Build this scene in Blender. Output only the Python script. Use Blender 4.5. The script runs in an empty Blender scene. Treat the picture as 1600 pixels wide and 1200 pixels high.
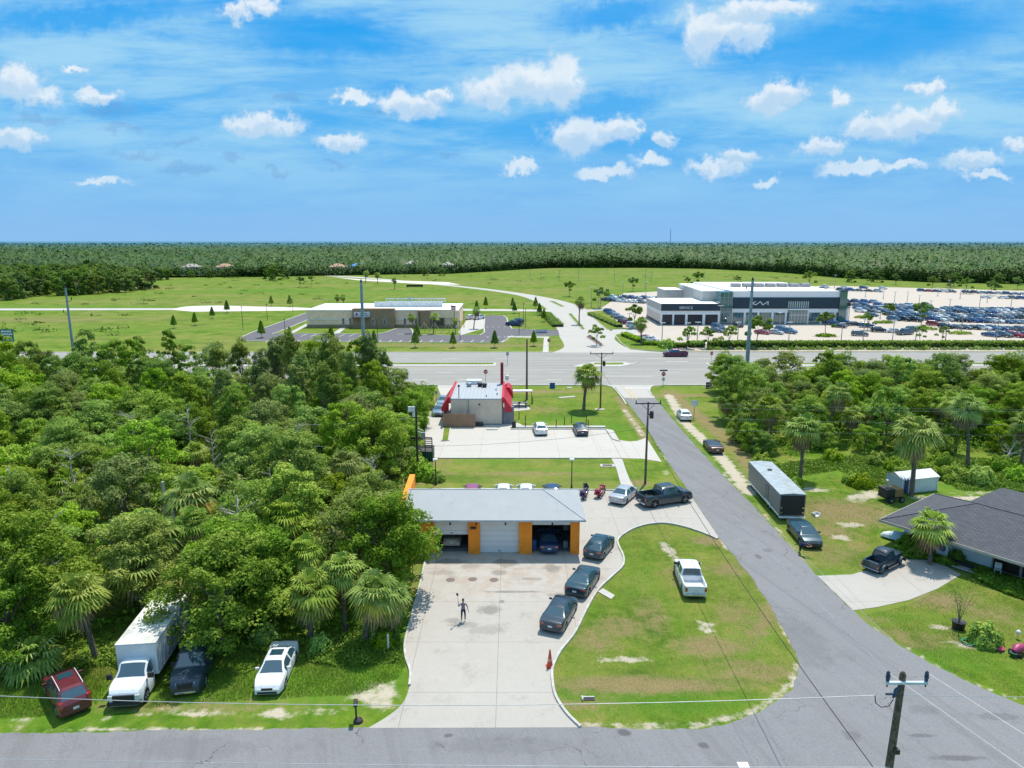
import bpy, bmesh, math, random
import numpy as np
from mathutils import Vector, Matrix
random.seed(7); rng = np.random.default_rng(7)
R = math.radians
sc = bpy.context.scene
col = sc.collection
# ---------------------------------------------------------------- camera model
CAMH = 27.5; FPX = 1100.0; PITCH = math.atan(224/1100.0)
cam = bpy.data.cameras.new('camera'); cam.sensor_width = 36; cam.lens = 36*FPX/1600
cam.clip_end = 40000; cam.clip_start = 0.5
camo = bpy.data.objects.new('camera', cam); col.objects.link(camo)
camo.location = (0, 0, CAMH); camo.rotation_euler = (math.pi/2-PITCH, 0, 0)
sc.camera = camo
CP, SP = math.cos(PITCH), math.sin(PITCH)
def ray(px, py):
    a = (px-800)/FPX; b = (py-600)/FPX
    return Vector((a, CP - b*SP, -SP - b*CP))
def G(px, py, z=0.0):
    "survey point: where the sight line of a photo pixel meets the level z"
    d = ray(px, py); t = (z-CAMH)/d.z
    return Vector((d.x*t, d.y*t, z))
def atY(px, py, Y):
    d = ray(px, py); t = Y/d.y
    return Vector((d.x*t, Y, CAMH+d.z*t))
def height(px, py, base):
    "height of something standing at ground point base whose top shows at pixel row py"
    return atY(px, py, base.y).z
# ---------------------------------------------------------------- tagging
def tag(o, label=None, cat=None, group=None, kind=None):
    if label: o['label'] = label
    if cat: o['category'] = cat
    if group: o['group'] = group
    if kind: o['kind'] = kind
    return o
def empty(name, loc=(0,0,0), rz=0, label=None, cat=None, group=None):
    o = bpy.data.objects.new(name, None); col.objects.link(o)
    o.empty_display_size = .3
    o.location = loc; o.rotation_euler = (0,0,rz)
    return tag(o, label, cat, group)
def copy_tree(o, parent=None):
    c = o.copy(); col.objects.link(c); c.parent = parent
    for ch in o.children: copy_tree(ch, c)
    return c
# ---------------------------------------------------------------- mesh builder
class MB:
    def __init__(s): s.v=[]; s.f=[]; s.m=[]
    def poly(s, pts, mi=0):
        n=len(s.v); s.v += [tuple(p) for p in pts]; s.f.append(tuple(range(n,n+len(pts)))); s.m.append(mi); return s
    def box(s, x0,x1,y0,y1,z0,z1, mi=0, rz=0, c=None):
        n=len(s.v); P=[(x0,y0,z0),(x1,y0,z0),(x1,y1,z0),(x0,y1,z0),(x0,y0,z1),(x1,y0,z1),(x1,y1,z1),(x0,y1,z1)]
        if rz:
            cx,cy = c if c else ((x0+x1)/2,(y0+y1)/2); ca,sa=math.cos(rz),math.sin(rz)
            P=[(cx+(x-cx)*ca-(y-cy)*sa, cy+(x-cx)*sa+(y-cy)*ca, z) for x,y,z in P]
        s.v+=P
        for f in ((0,3,2,1),(4,5,6,7),(0,1,5,4),(1,2,6,5),(2,3,7,6),(3,0,4,7)):
            s.f.append(tuple(n+i for i in f)); s.m.append(mi)
        return s
    def tube(s, a, b, r0, r1=None, seg=8, mi=0, cap=True):
        if r1 is None: r1=r0
        a=Vector(a); b=Vector(b); d=(b-a)
        if d.length<1e-6: return s
        d.normalize(); u=d.orthogonal().normalized(); w=d.cross(u)
        n=len(s.v)
        for p,r in ((a,r0),(b,r1)):
            for i in range(seg):
                t=2*math.pi*i/seg; q=p+u*(r*math.cos(t))+w*(r*math.sin(t)); s.v.append(tuple(q))
        for i in range(seg):
            j=(i+1)%seg; s.f.append((n+i,n+j,n+seg+j,n+seg+i)); s.m.append(mi)
        if cap:
            s.f.append(tuple(n+seg-1-i for i in range(seg))); s.m.append(mi)
            s.f.append(tuple(n+seg+i for i in range(seg))); s.m.append(mi)
        return s
    def path(s, pts, rs, seg=8, mi=0):
        pts=[Vector(p) for p in pts]; n0=len(s.v); N=len(pts)
        if not hasattr(rs,'__len__'): rs=[rs]*N
        ref=None
        for k,p in enumerate(pts):
            d=(pts[min(k+1,N-1)]-pts[max(k-1,0)]); d.normalize()
            if ref is None: ref=d.orthogonal().normalized()
            u=(ref-d*ref.dot(d)); u = u.normalized() if u.length>1e-6 else d.orthogonal().normalized()
            ref=u; w=d.cross(u)
            for i in range(seg):
                t=2*math.pi*i/seg; s.v.append(tuple(p+u*(rs[k]*math.cos(t))+w*(rs[k]*math.sin(t))))
        for k in range(N-1):
            for i in range(seg):
                j=(i+1)%seg; a=n0+k*seg; b=a+seg
                s.f.append((a+i,a+j,b+j,b+i)); s.m.append(mi)
        s.f.append(tuple(n0+seg-1-i for i in range(seg))); s.m.append(mi)
        s.f.append(tuple(n0+(N-1)*seg+i for i in range(seg))); s.m.append(mi)
        return s
    def lathe(s, prof, c=(0,0,0), seg=16, mi=0, sx=1, sy=1):
        n0=len(s.v)
        for r,z in prof:
            for i in range(seg):
                t=2*math.pi*i/seg; s.v.append((c[0]+r*math.cos(t)*sx, c[1]+r*math.sin(t)*sy, c[2]+z))
        for k in range(len(prof)-1):
            for i in range(seg):
                j=(i+1)%seg; a=n0+k*seg; b=a+seg
                s.f.append((a+i,a+j,b+j,b+i)); s.m.append(mi)
        s.f.append(tuple(n0+seg-1-i for i in range(seg))); s.m.append(mi)
        s.f.append(tuple(n0+(len(prof)-1)*seg+i for i in range(seg))); s.m.append(mi)
        return s
    def prism(s, pts, z0, z1, mi=0):
        n=len(s.v); k=len(pts)
        for p in pts: s.v.append((p[0],p[1],z0))
        for p in pts: s.v.append((p[0],p[1],z1))
        s.f.append(tuple(n+k-1-i for i in range(k))); s.m.append(mi)
        s.f.append(tuple(n+k+i for i in range(k))); s.m.append(mi)
        for i in range(k):
            j=(i+1)%k; s.f.append((n+i,n+j,n+k+j,n+k+i)); s.m.append(mi)
        return s
    def build(s, name, mats, parent=None, smooth=None, loc=None, bevel=None):
        me=bpy.data.meshes.new(name); me.from_pydata(s.v,[],s.f)
        if not isinstance(mats,(list,tuple)): mats=[mats]
        for m in mats: me.materials.append(m)
        if len(mats)>1: me.polygons.foreach_set('material_index', s.m)
        me.validate(); me.update()
        if smooth is not None:
            me.polygons.foreach_set('use_smooth',[True]*len(me.polygons))
            me.set_sharp_from_angle(angle=R(smooth))
        o=bpy.data.objects.new(name,me); col.objects.link(o)
        if parent: o.parent=parent
        if loc is not None: o.location=loc
        if bevel:
            b=o.modifiers.new('b','BEVEL'); b.width=bevel; b.segments=2; b.limit_method='ANGLE'
        return o
# ---------------------------------------------------------------- materials
def newmat(name):
    m=bpy.data.materials.new(name); m.use_nodes=True; nt=m.node_tree; nt.nodes.clear()
    return m, nt
class N:
    "tiny node helper"
    def __init__(s, nt): s.nt=nt
    def n(s, t, **k):
        x=s.nt.nodes.new(t)
        for a,b in k.items():
            if a.startswith('i_'): x.inputs[a[2:].replace('_',' ')].default_value=b
            else: setattr(x,a,b)
        return x
    def l(s, a, b): s.nt.links.new(a,b)
    def math(s, op, a, b=None, c=None, clamp=False):
        x=s.nt.nodes.new('ShaderNodeMath'); x.operation=op; x.use_clamp=clamp
        for i,v in enumerate((a,b,c)):
            if v is None: continue
            if hasattr(v,'links'): s.l(v,x.inputs[i])
            else: x.inputs[i].default_value=v
        return x.outputs[0]
    def vmath(s, op, a, b=None, c=None):
        x=s.nt.nodes.new('ShaderNodeVectorMath'); x.operation=op
        for i,v in enumerate((a,b,c)):
            if v is None: continue
            if hasattr(v,'links'): s.l(v,x.inputs[i])
            else: x.inputs[i].default_value=v
        return x.outputs['Value'] if op in ('LENGTH','DOT_PRODUCT','DISTANCE') else x.outputs[0]
    def mix(s, f, a, b, bt='MIX'):
        x=s.nt.nodes.new('ShaderNodeMix'); x.data_type='RGBA'; x.blend_type=bt; x.clamp_factor=True
        for i,v in ((0,f),(6,a),(7,b)):
            if hasattr(v,'links'): s.l(v,x.inputs[i])
            else: x.inputs[i].default_value = v if i==0 else ((*v,1) if len(v)==3 else v)
        return x.outputs[2]
    def ramp(s, f, stops, interp='LINEAR'):
        x=s.nt.nodes.new('ShaderNodeValToRGB'); e=x.color_ramp.elements; x.color_ramp.interpolation=interp
        while len(e)<len(stops): e.new(.5)
        for k,(p,c) in enumerate(stops):
            e[k].position=p; e[k].color=(c,c,c,1) if not hasattr(c,'__len__') else ((*c,1) if len(c)==3 else c)
        s.l(f,x.inputs[0]); return x.outputs[0]
    def sstep(s, x, a, b):
        m=s.nt.nodes.new('ShaderNodeMapRange'); m.interpolation_type='SMOOTHSTEP'
        s.l(x,m.inputs[0]); m.inputs[1].default_value=a; m.inputs[2].default_value=b
        return m.outputs[0]
    def noise(s, vec, scale, detail=4, rough=.55, out=0, dist=0):
        x=s.nt.nodes.new('ShaderNodeTexNoise'); x.inputs['Scale'].default_value=scale
        x.inputs['Detail'].default_value=detail; x.inputs['Roughness'].default_value=rough; x.inputs['Distortion'].default_value=dist
        if vec is not None: s.l(vec,x.inputs['Vector'])
        return x.outputs[out]
    def pos(s): return s.nt.nodes.new('ShaderNodeNewGeometry').outputs['Position']
    def obj(s): return s.nt.nodes.new('ShaderNodeTexCoord').outputs['Object']
    def bsdf(s, colr, rough=.6, metal=0, bump=None, bstr=.3, bdist=.05, spec=.5, **k):
        b=s.nt.nodes.new('ShaderNodeBsdfPrincipled')
        if hasattr(colr,'links'): s.l(colr,b.inputs['Base Color'])
        else: b.inputs['Base Color'].default_value=(*colr,1)
        if hasattr(rough,'links'): s.l(rough,b.inputs['Roughness'])
        else: b.inputs['Roughness'].default_value=rough
        b.inputs['Metallic'].default_value=metal; b.inputs['Specular IOR Level'].default_value=spec
        for a,v in k.items(): b.inputs[a.replace('_',' ')].default_value=v
        if bump is not None:
            bm=s.nt.nodes.new('ShaderNodeBump'); bm.inputs['Strength'].default_value=bstr; bm.inputs['Distance'].default_value=bdist
            s.l(bump,bm.inputs['Height']); s.l(bm.outputs[0],b.inputs['Normal'])
        o=s.nt.nodes.new('ShaderNodeOutputMaterial'); s.l(b.outputs[0],o.inputs[0]); return b
_mc={}
def plain(name, c, rough=.6, metal=0, var=.12, scale=1.5, bump=0, spec=.5, **k):
    "a real-world material: colour with a little dirt and tone variation"
    if name in _mc: return _mc[name]
    m,nt=newmat(name); h=N(nt); p=h.obj()
    f=h.noise(p,scale,5,.6)
    lo=tuple(x*(1-var) for x in c); hi=tuple(min(1,x*(1+var)) for x in c)
    cc=h.mix(h.sstep(f,.35,.65),lo,hi)
    h.bsdf(cc,rough,metal,bump=h.noise(p,scale*8,3) if bump else None,bstr=bump,spec=spec,**k)
    _mc[name]=m; return m
def paint(name, c, metal=0.0, rough=.28):
    if name in _mc: return _mc[name]
    m,nt=newmat(name); h=N(nt); p=h.obj()
    f=h.noise(p,3,5,.6)
    cc=h.mix(h.sstep(f,.4,.75),c,tuple(x*.86+.012 for x in c))
    h.bsdf(cc,h.math('ADD',rough,h.math('MULTIPLY',f,.12)),metal,Coat_Weight=.6,Coat_Roughness=.08)
    _mc[name]=m; return m
def glassmat(name, c=(.01,.014,.018), rough=.06):
    if name in _mc: return _mc[name]
    m,nt=newmat(name); h=N(nt)
    h.bsdf(c,rough,0,spec=1.0,IOR=1.7); _mc[name]=m; return m
M_glass=glassmat('tinted_glass',(.022,.060,.085)); M_glassg=glassmat('green_glass',(.035,.13,.14),.06)
M_tyre=plain('tyre_rubber',(.016,.016,.017),.85); M_rim=plain('alloy',(.78,.79,.80),.4,.1)
M_black=plain('black_plastic',(.018,.018,.02),.6); M_chrome=plain('chrome',(.6,.6,.62),.2,.9)
M_head=glassmat('headlamp_lens',(.55,.57,.58),.1); M_tail=glassmat('tail_lamp_lens',(.35,.01,.015),.15)
M_white=plain('white_paint_wall',(.72,.72,.70),.6); M_plate=plain('number_plate',(.6,.62,.6),.5)
M_wood=plain('weathered_pole_wood',(.13,.095,.07),.85,var=.3,scale=4); M_steel=plain('galvanised_steel',(.27,.33,.37),.5,.3)
M_metal_d=plain('dark_bronze_metal',(.025,.023,.022),.5); M_conc=None
M_wire=plain('wire_aluminium',(.45,.46,.48),.5,.4); M_wireb=plain('black_cable',(.02,.02,.02),.7)
M_redp=plain('red_sign_paint',(.42,.012,.02),.45); M_red=plain('red_awning',(.50,.012,.03),.5)
M_orange=plain('orange_stucco',(.92,.27,.015),.75,var=.06); M_trim=plain('white_trim',(.7,.7,.7),.5)
def paint_obj():
    m,nt=newmat('car_paint_by_object'); h=N(nt)
    oi=nt.nodes.new('ShaderNodeObjectInfo')
    h.bsdf(oi.outputs['Color'],.3,0,Coat_Weight=.5,Coat_Roughness=.1); return m
M_opaint=paint_obj()
# ================================================================= SETTING: ground, roads, lots
def smooth_poly(pts, n=6):
    "Catmull-Rom through open polyline (2D/3D tuples)"
    P=[Vector(p) for p in pts]; out=[]
    for i in range(len(P)-1):
        p0=P[max(i-1,0)];p1=P[i];p2=P[i+1];p3=P[min(i+2,len(P)-1)]
        for k in range(n):
            t=k/n; out.append(.5*((2*p1)+(p2-p0)*t+(2*p0-5*p1+4*p2-p3)*t*t+(3*p1-p0-3*p2+p3)*t**3))
    out.append(P[-1]); return out
def pxs(l, z=0): return [G(a,b,z) for a,b in l]
# ---- grass ground material
def ground_material():
    m,nt=newmat('grass_ground'); h=N(nt); p=h.pos()
    at=nt.nodes.new('ShaderNodeAttribute'); at.attribute_name='msk'
    sep=nt.nodes.new('ShaderNodeSeparateColor'); h.l(at.outputs['Color'],sep.inputs[0])
    dirt,dry,lush=sep.outputs[0],sep.outputs[1],sep.outputs[2]
    n1=h.noise(p,.16,4,.6); n2=h.noise(p,1.1,5,.68); n3=h.noise(p,7,3,.7); n4=h.noise(p,.02,4,.6)
    # streaked mowing tone, long in x
    mp=nt.nodes.new('ShaderNodeMapping'); mp.inputs['Scale'].default_value=(.012,.06,1); h.l(p,mp.inputs[0])
    n5=h.noise(mp.outputs[0],1,5,.6)
    f=h.math('ADD',h.math('MULTIPLY',n1,.45),h.math('ADD',h.math('MULTIPLY',n2,.38),h.math('MULTIPLY',n3,.17)))
    f=h.math('ADD',h.math('MULTIPLY',h.math('SUBTRACT',f,.5),2.1),.5)
    c=h.ramp(f,[(.24,(.035,.095,.006)),(.40,(.075,.165,.010)),(.54,(.130,.215,.018)),(.66,(.21,.225,.045)),(.82,(.30,.25,.12))])
    wv=nt.nodes.new('ShaderNodeTexWave'); wv.inputs['Scale'].default_value=.16; wv.inputs['Distortion'].default_value=7; wv.inputs['Detail'].default_value=3; wv.inputs['Detail Scale'].default_value=.5; h.l(p,wv.inputs['Vector'])
    c=h.mix(h.math('MULTIPLY',wv.outputs['Fac'],.22),c,(.20,.20,.05))
    c=h.mix(h.math('MULTIPLY',h.sstep(n3,.5,.75),.35),c,(.05,.085,.012))
    c=h.mix(h.math('MULTIPLY',h.sstep(n5,.42,.62),.36),c,(.20,.225,.045))
    c=h.mix(h.math('MULTIPLY',h.sstep(n4,.45,.64),.4),c,(.25,.21,.075))
    n6=h.noise(mp.outputs[0],3.3,5,.7); c=h.mix(h.math('MULTIPLY',h.sstep(n6,.52,.68),.5),c,(.06,.12,.02))
    lushc=h.mix(n3,(.050,.15,.010),(.12,.25,.022))
    c=h.mix(h.math('MULTIPLY',lush,.7),c,lushc)
    dryc=h.mix(n3,(.17,.13,.05),(.32,.25,.13))
    c=h.mix(h.sstep(h.math('ADD',dry,h.math('MULTIPLY',h.math('SUBTRACT',n2,.5),1.3)),.25,.95),c,dryc)
    sand=h.mix(n3,(.34,.28,.20),(.60,.54,.44))
    c=h.mix(h.sstep(h.math('ADD',dirt,h.math('MULTIPLY',h.math('SUBTRACT',n2,.5),1.6)),.35,.8),c,sand)
    # air haze put into the colour: distant ground turns paler and bluer with distance along the plain
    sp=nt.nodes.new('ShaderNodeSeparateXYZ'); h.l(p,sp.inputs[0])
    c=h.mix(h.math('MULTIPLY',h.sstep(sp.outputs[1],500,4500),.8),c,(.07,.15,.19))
    h.bsdf(c,.95,0,bump=h.math('ADD',n3,h.math('MULTIPLY',n2,1.5)),bstr=.55,bdist=.12,spec=.1)
    return m
def ground():
    def axis(segs):
        a=[]
        for x0,x1,s in segs: a+=list(np.arange(x0,x1,s))
        a.append(segs[-1][1]); return np.array(a)
    xs=axis([(-14000,-2000,1500),(-2000,-400,200),(-400,-70,10),(-70,75,.45),(75,400,10),(400,2000,200),(2000,14000,1500)])
    ys=axis([(-300,0,60),(0,28,4),(28,135,.45),(135,180,3),(180,620,7),(620,2000,60),(2000,22000,1500)])
    X,Y=np.meshgrid(xs,ys); nx,ny=len(xs),len(ys)
    V=np.stack([X.ravel(),Y.ravel(),np.zeros(X.size)],1)
    i=np.arange(nx-1); j=np.arange(ny-1); I,J=np.meshgrid(i,j); a=(J*nx+I).ravel()
    F=np.stack([a,a+1,a+1+nx,a+nx],1)
    me=bpy.data.meshes.new('ground'); me.vertices.add(len(V)); me.vertices.foreach_set('co',V.ravel())
    me.loops.add(F.size); me.loops.foreach_set('vertex_index',F.ravel()); me.polygons.add(len(F))
    me.polygons.foreach_set('loop_start',np.arange(0,F.size,4)); me.polygons.foreach_set('loop_total',np.full(len(F),4)); me.update()
    msk=np.zeros((len(V),4)); msk[:,3]=1
    x,y=V[:,0],V[:,1]
    def blob(ch,px,py,rx,ry,s=1,rot=0):
        c=G(px,py); ca,sa=math.cos(rot),math.sin(rot)
        u=((x-c.x)*ca+(y-c.y)*sa)/rx; v=(-(x-c.x)*sa+(y-c.y)*ca)/ry
        msk[:,ch]=np.maximum(msk[:,ch], (min(1,s*1.25) if ch==1 else s)*np.clip(1.25-np.sqrt(u*u+v*v),0,1))
    def line(ch,pts,w,s=1):
        P=[G(a,b) for a,b in pts]
        for a,b in zip(P[:-1],P[1:]):
            d=np.array([b.x-a.x,b.y-a.y]); L=(d**2).sum()
            t=np.clip(((x-a.x)*d[0]+(y-a.y)*d[1])/L,0,1)
            q=np.hypot(x-a.x-t*d[0],y-a.y-t*d[1])
            msk[:,ch]=np.maximum(msk[:,ch], s*np.clip(1.25-q/w,0,1))
    # sandy verges
    line(0,[(0,1144),(300,1139),(575,1137)],.3,.62); blob(0,40,1125,1.6,.5,.6); blob(0,300,1113,4.2,.6,.62); blob(0,500,1112,3.0,.5,.6)
    blob(0,180,1120,1.5,.5,.6); blob(0,590,1085,2.2,2.0,.75); blob(0,430,1115,2,.7,.8)
    line(0,[(910,1134),(1080,1136),(1180,1112),(1238,1068),(1247,1040)],.45,.66)
    line(0,[(1245,1020),(1190,925),(1125,843)],.16,.62); line(1,[(1245,1020),(1190,925),(1125,843),(1078,770),(1040,715)],.5,.6); line(0,[(1070,760),(1040,712)],.16,.62); line(0,[(1130,740),(1200,812),(1275,896)],.2,.66)
    line(0,[(1345,965),(1400,1005),(1500,1060),(1600,1100)],.3,.6)
    blob(0,975,1030,2.8,.5,.85); blob(0,1100,975,1.0,.55,.8,-.5); blob(0,1045,860,.75,3.2,.9,.12); blob(0,1105,985,1.4,.5,.8,-.6)
    blob(0,1140,855,.8,.6,.6); blob(0,1080,1062,1.6,.3,.6); blob(1,1120,845,3.5,1.6,.8); blob(1,970,980,3,2.5,.6); blob(1,1150,960,3,4,.5)
    blob(1,1000,1070,8,1.3,.8); blob(1,930,1000,3,3,.55); blob(1,1020,960,2,5,.5); blob(1,1110,1010,4,2,.7); blob(1,1180,1050,5,2,.6); blob(1,1060,900,2,4,.5); blob(1,900,1100,5,1,.5); blob(1,1140,890,3,2,.6); blob(1,880,740,5,1,.5); blob(1,700,740,4,1,.5); blob(1,300,1105,14,1.2,.5); blob(1,1300,830,4,4,.6); blob(1,1370,970,3,1,.4); blob(1,1440,1000,5,2,.5); blob(1,1550,960,4,3,.5); blob(1,1200,960,1.5,8,.6,-.6); blob(2,1010,1088,8,1.6,.9); blob(2,1080,1100,7,1.2,.8); blob(2,1000,900,2,4,.5); blob(2,1180,990,1.5,5,.7,-.5)
    line(0,[(1045,618),(1070,660),(1125,712),(1170,770)],1.2,.95); line(0,[(1010,660),(1040,720)],.4,.5)
    line(1,[(1045,612),(1140,690),(1200,760)],2.4,.8); line(0,[(975,640),(1005,680)],.9,.6); line(1,[(965,620),(1010,690)],1.2,.8)
    line(0,[(1185,790),(1270,900)],.35,.6); blob(0,1330,820,1.9,.9,.95); blob(0,1315,840,1.4,.9,.9); blob(0,1350,775,4,1.6,.9,.5); blob(0,1265,765,4,1.2,.75)
    blob(1,1320,800,8,6,.7); blob(0,1500,778,9,1.1,.8); blob(0,1550,770,6,.8,.6); blob(1,1290,860,3,4,.5); line(1,[(1290,880),(1350,850)],1.2,.6)
    blob(1,1480,940,4,2.2,.7); blob(0,1470,980,1.6,.5,.8); blob(0,1520,1010,3,.5,.85,-.35); blob(1,1400,990,3,1,.5); blob(2,1400,965,4,1,.8); blob(2,1470,1030,6,2,.7)
    blob(2,1400,740,12,2.5,.9); blob(2,1530,760,10,2.5,.95); blob(2,1300,900,3,1.5,.8); blob(2,1350,730,8,2,.9)
    blob(2,30,1100,8,2.5,.9); blob(2,200,1095,5,1.5,.9); blob(2,450,1070,9,3,.95); blob(2,560,1040,4,4,.95); blob(2,330,1090,5,1.5,.8)
    blob(1,830,612,16,1.6,.85); blob(1,1060,618,9,2,.85); blob(1,850,640,6,4,.5); blob(2,960,670,3,8,.9,.1); blob(2,860,655,9,2.5,.7); blob(0,870,607,5,.5,.6)
    blob(1,820,740,12,1.5,.55); blob(2,900,735,8,1.2,.7); blob(2,760,722,8,1.2,.6); blob(1,1000,755,2,2.5,.6); blob(0,1040,740,1,2,.5)
    blob(1,720,540,60,4,.6); blob(2,640,650,6,6,.8); blob(1,650,615,8,2,.9); blob(2,690,685,2,2,.7)
    # the woods floor: leaf litter
    wx=(x<-7.5)&(y>49)&(y<128)&(x>-95); 
    msk[:,1]=np.where(wx,np.maximum(msk[:,1],.55),msk[:,1])
    # far field
    far=y>180
    blob(1,60,500,90,14,.5); blob(1,250,470,50,30,.35); blob(2,430,455,60,20,.7); blob(2,560,455,70,14,.8); blob(2,200,515,60,6,.6)
    blob(1,700,440,160,30,.35); blob(1,980,425,200,60,.35); blob(2,1080,455,60,12,.6); blob(2,60,480,60,12,.5); blob(0,300,452,50,10,.35)
    ca=me.color_attributes.new('msk','FLOAT_COLOR','POINT'); ca.data.foreach_set('color',msk.ravel().astype(np.float32))
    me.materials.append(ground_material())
    o=bpy.data.objects.new('ground',me); col.objects.link(o); tag(o,kind='structure')
ground()
# ---- paving materials
def paving(name, c0, c1, joint=0, ang=0, org=(0,0), stain=.3, fine=.1, crack=0, tyre=None, spots=()):
    m,nt=newmat(name); h=N(nt); p=h.pos()
    a=h.noise(p,.12,5,.6); b=h.noise(p,1.3,5,.7); f=h.noise(p,14,3,.75)
    c=h.mix(h.math('ADD',h.math('MULTIPLY',a,.6),h.math('MULTIPLY',b,.4)),c0,c1)
    c=h.mix(h.math('MULTIPLY',h.sstep(h.noise(p,.45,6,.75),.53,.72),stain),c,tuple(x*.55 for x in c0))
    c=h.mix(h.math('MULTIPLY',h.sstep(f,.42,.72),fine),c,tuple(x*.45 for x in c0))
    if tyre:   # worn wheel tracks running along a direction
        mp=nt.nodes.new('ShaderNodeMapping'); mp.vector_type='TEXTURE'; mp.inputs['Rotation'].default_value=(0,0,tyre[0]); mp.inputs['Scale'].default_value=(60,tyre[1],1); h.l(p,mp.inputs[0])
        t=h.noise(mp.outputs[0],1,4,.65); c=h.mix(h.math('MULTIPLY',h.sstep(t,.45,.7),tyre[2]),c,tuple(x*.5 for x in c0))
    if crack:
        d=h.vmath('ADD',p,h.vmath('MULTIPLY',h.noise(p,.6,4,.6,out=1),(2.2,2.2,0)))
        v=nt.nodes.new('ShaderNodeTexVoronoi'); v.feature='DISTANCE_TO_EDGE'; v.inputs['Scale'].default_value=.14; h.l(d,v.inputs['Vector'])
        k=h.math('MULTIPLY',h.sstep(v.outputs[0],.004*1.0,.0),crack)
        k=h.math('MULTIPLY',k,h.sstep(h.noise(p,.25,2),.45,.6))
        c=h.mix(k,c,tuple(x*.2 for x in c0))
    for (sx,sy,rx,ry,s) in spots:
        q=h.vmath('LENGTH',h.vmath('MULTIPLY',h.vmath('SUBTRACT',p,(sx,sy,0)),(1/rx,1/ry,0)))
        q=h.math('ADD',q,h.math('MULTIPLY',h.math('SUBTRACT',b,.5),1.6))
        c=h.mix(h.math('MULTIPLY',h.sstep(q,1.1,.55),s),c,tuple(x*.35 for x in c0))
    if name=='driveway_concrete':
        q=h.vmath('LENGTH',h.vmath('MULTIPLY',h.vmath('SUBTRACT',p,(0,54.5,0)),(1/9.,1/5.,0))); c=h.mix(h.math('MULTIPLY',h.math('MULTIPLY',h.sstep(q,1.2,.4),h.sstep(h.noise(p,.7,5,.7),.42,.62)),.5),c,(.36,.26,.19))
    if joint:
        sp=nt.nodes.new('ShaderNodeSeparateXYZ')
        mp=nt.nodes.new('ShaderNodeMapping'); mp.inputs['Rotation'].default_value=(0,0,ang); mp.inputs['Location'].default_value=(-org[0],-org[1],0); h.l(p,mp.inputs[0]); h.l(mp.outputs[0],sp.inputs[0])
        for k in (0,1):
            u=h.math('ABSOLUTE',h.math('SUBTRACT',h.math('FRACT',h.math('DIVIDE',sp.outputs[k],joint)),.5))
            c=h.mix(h.math('MULTIPLY',h.sstep(u,.5-.03/joint,.5-.012/joint),.5),c,tuple(x*.35 for x in c0))
    h.bsdf(c,.9,0,bump=f,bstr=.25,bdist=.02,spec=.2); return m
gsp=[]
for a,b,rx,ry,s in [(705,878,1.6,.7,.5),(790,880,1.2,.9,.6),(735,885,1.2,.5,.4),(862,888,.9,.9,.6),(830,905,1.1,.3,.5),(765,954,1.1,.7,.55),(800,925,2.6,.22,.6),(725,977,1.3,.5,.35),(760,985,1.6,.7,.28),
                    (780,895,.8,.6,.5),(690,895,1.2,.6,.35),(880,930,1.5,.4,.4),(708,970,.8,.4,.35)]:
    q=G(a,b); gsp.append((q.x,q.y,rx,ry,s))
M_drive=paving('driveway_concrete',(.36,.33,.298),(.50,.465,.425),joint=5.6,org=(-6.55,44.6),stain=.42,fine=.2,spots=gsp)
M_lotc=paving('parking_concrete',(.43,.40,.36),(.56,.525,.485),joint=5.2,org=(1,90.6),stain=.22,fine=.1)
M_dealc=paving('dealership_concrete',(.44,.375,.315),(.54,.47,.405),joint=9,stain=.12,fine=.04)
M_walk=paving('sidewalk_concrete',(.42,.40,.375),(.54,.515,.485),stain=.25,fine=.12)
rsp=[]
for a,b,rx,ry,s in [(1500,1185,1.8,.25,.5),(1440,1150,.9,.2,.45),(1100,1165,.35,.3,.6),(975,1145,.45,.35,.7),(1440,1110,1.2,.5,.25),(1330,1150,.6,.5,.3),(1130,700,.5,1.2,.4),(1200,860,.5,.5,.4),(1560,1120,1.5,.4,.3),(1185,870,.3,.6,.5),(700,1150,.3,.2,.6),(300,1170,4,1,.16),(800,1165,5,.8,.16),(1250,1000,2,4,.18)]:
    q=G(a,b); rsp.append((q.x,q.y,rx,ry,s))
M_asph=paving('weathered_asphalt',(.19,.187,.195),(.265,.262,.27),stain=.28,fine=.42,crack=.8,tyre=(math.radians(108),1.1,.22),spots=rsp)
M_hwy=paving('highway_asphalt',(.27,.255,.235),(.36,.342,.318),stain=.1,fine=.1,tyre=(0,1.6,.30))
M_boul=paving('boulevard_concrete',(.39,.365,.335),(.50,.47,.435),stain=.2,fine=.05)
M_newa=paving('fresh_asphalt',(.115,.108,.12),(.165,.157,.17),stain=.1,fine=.1)
M_sand=paving('sand_track',(.55,.51,.44),(.68,.64,.57),stain=.1,fine=.1)
M_mark=plain('road_marking_white',(.62,.62,.60),.7,var=.2,scale=3); M_marky=plain('road_marking_yellow',(.55,.40,.10),.7,var=.2,scale=3)
M_mulch=plain('mulch',(.10,.06,.045),.95,var=.4,scale=2); M_mulchl=plain('pale_stone_mulch',(.42,.34,.28),.95,var=.3,scale=2)
def sheet(name, pts, z, mat):
    o=MB().poly([(p[0],p[1],z) for p in pts]).build(name,mat); return tag(o,kind='structure')
def grow(pts): return pts
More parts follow.
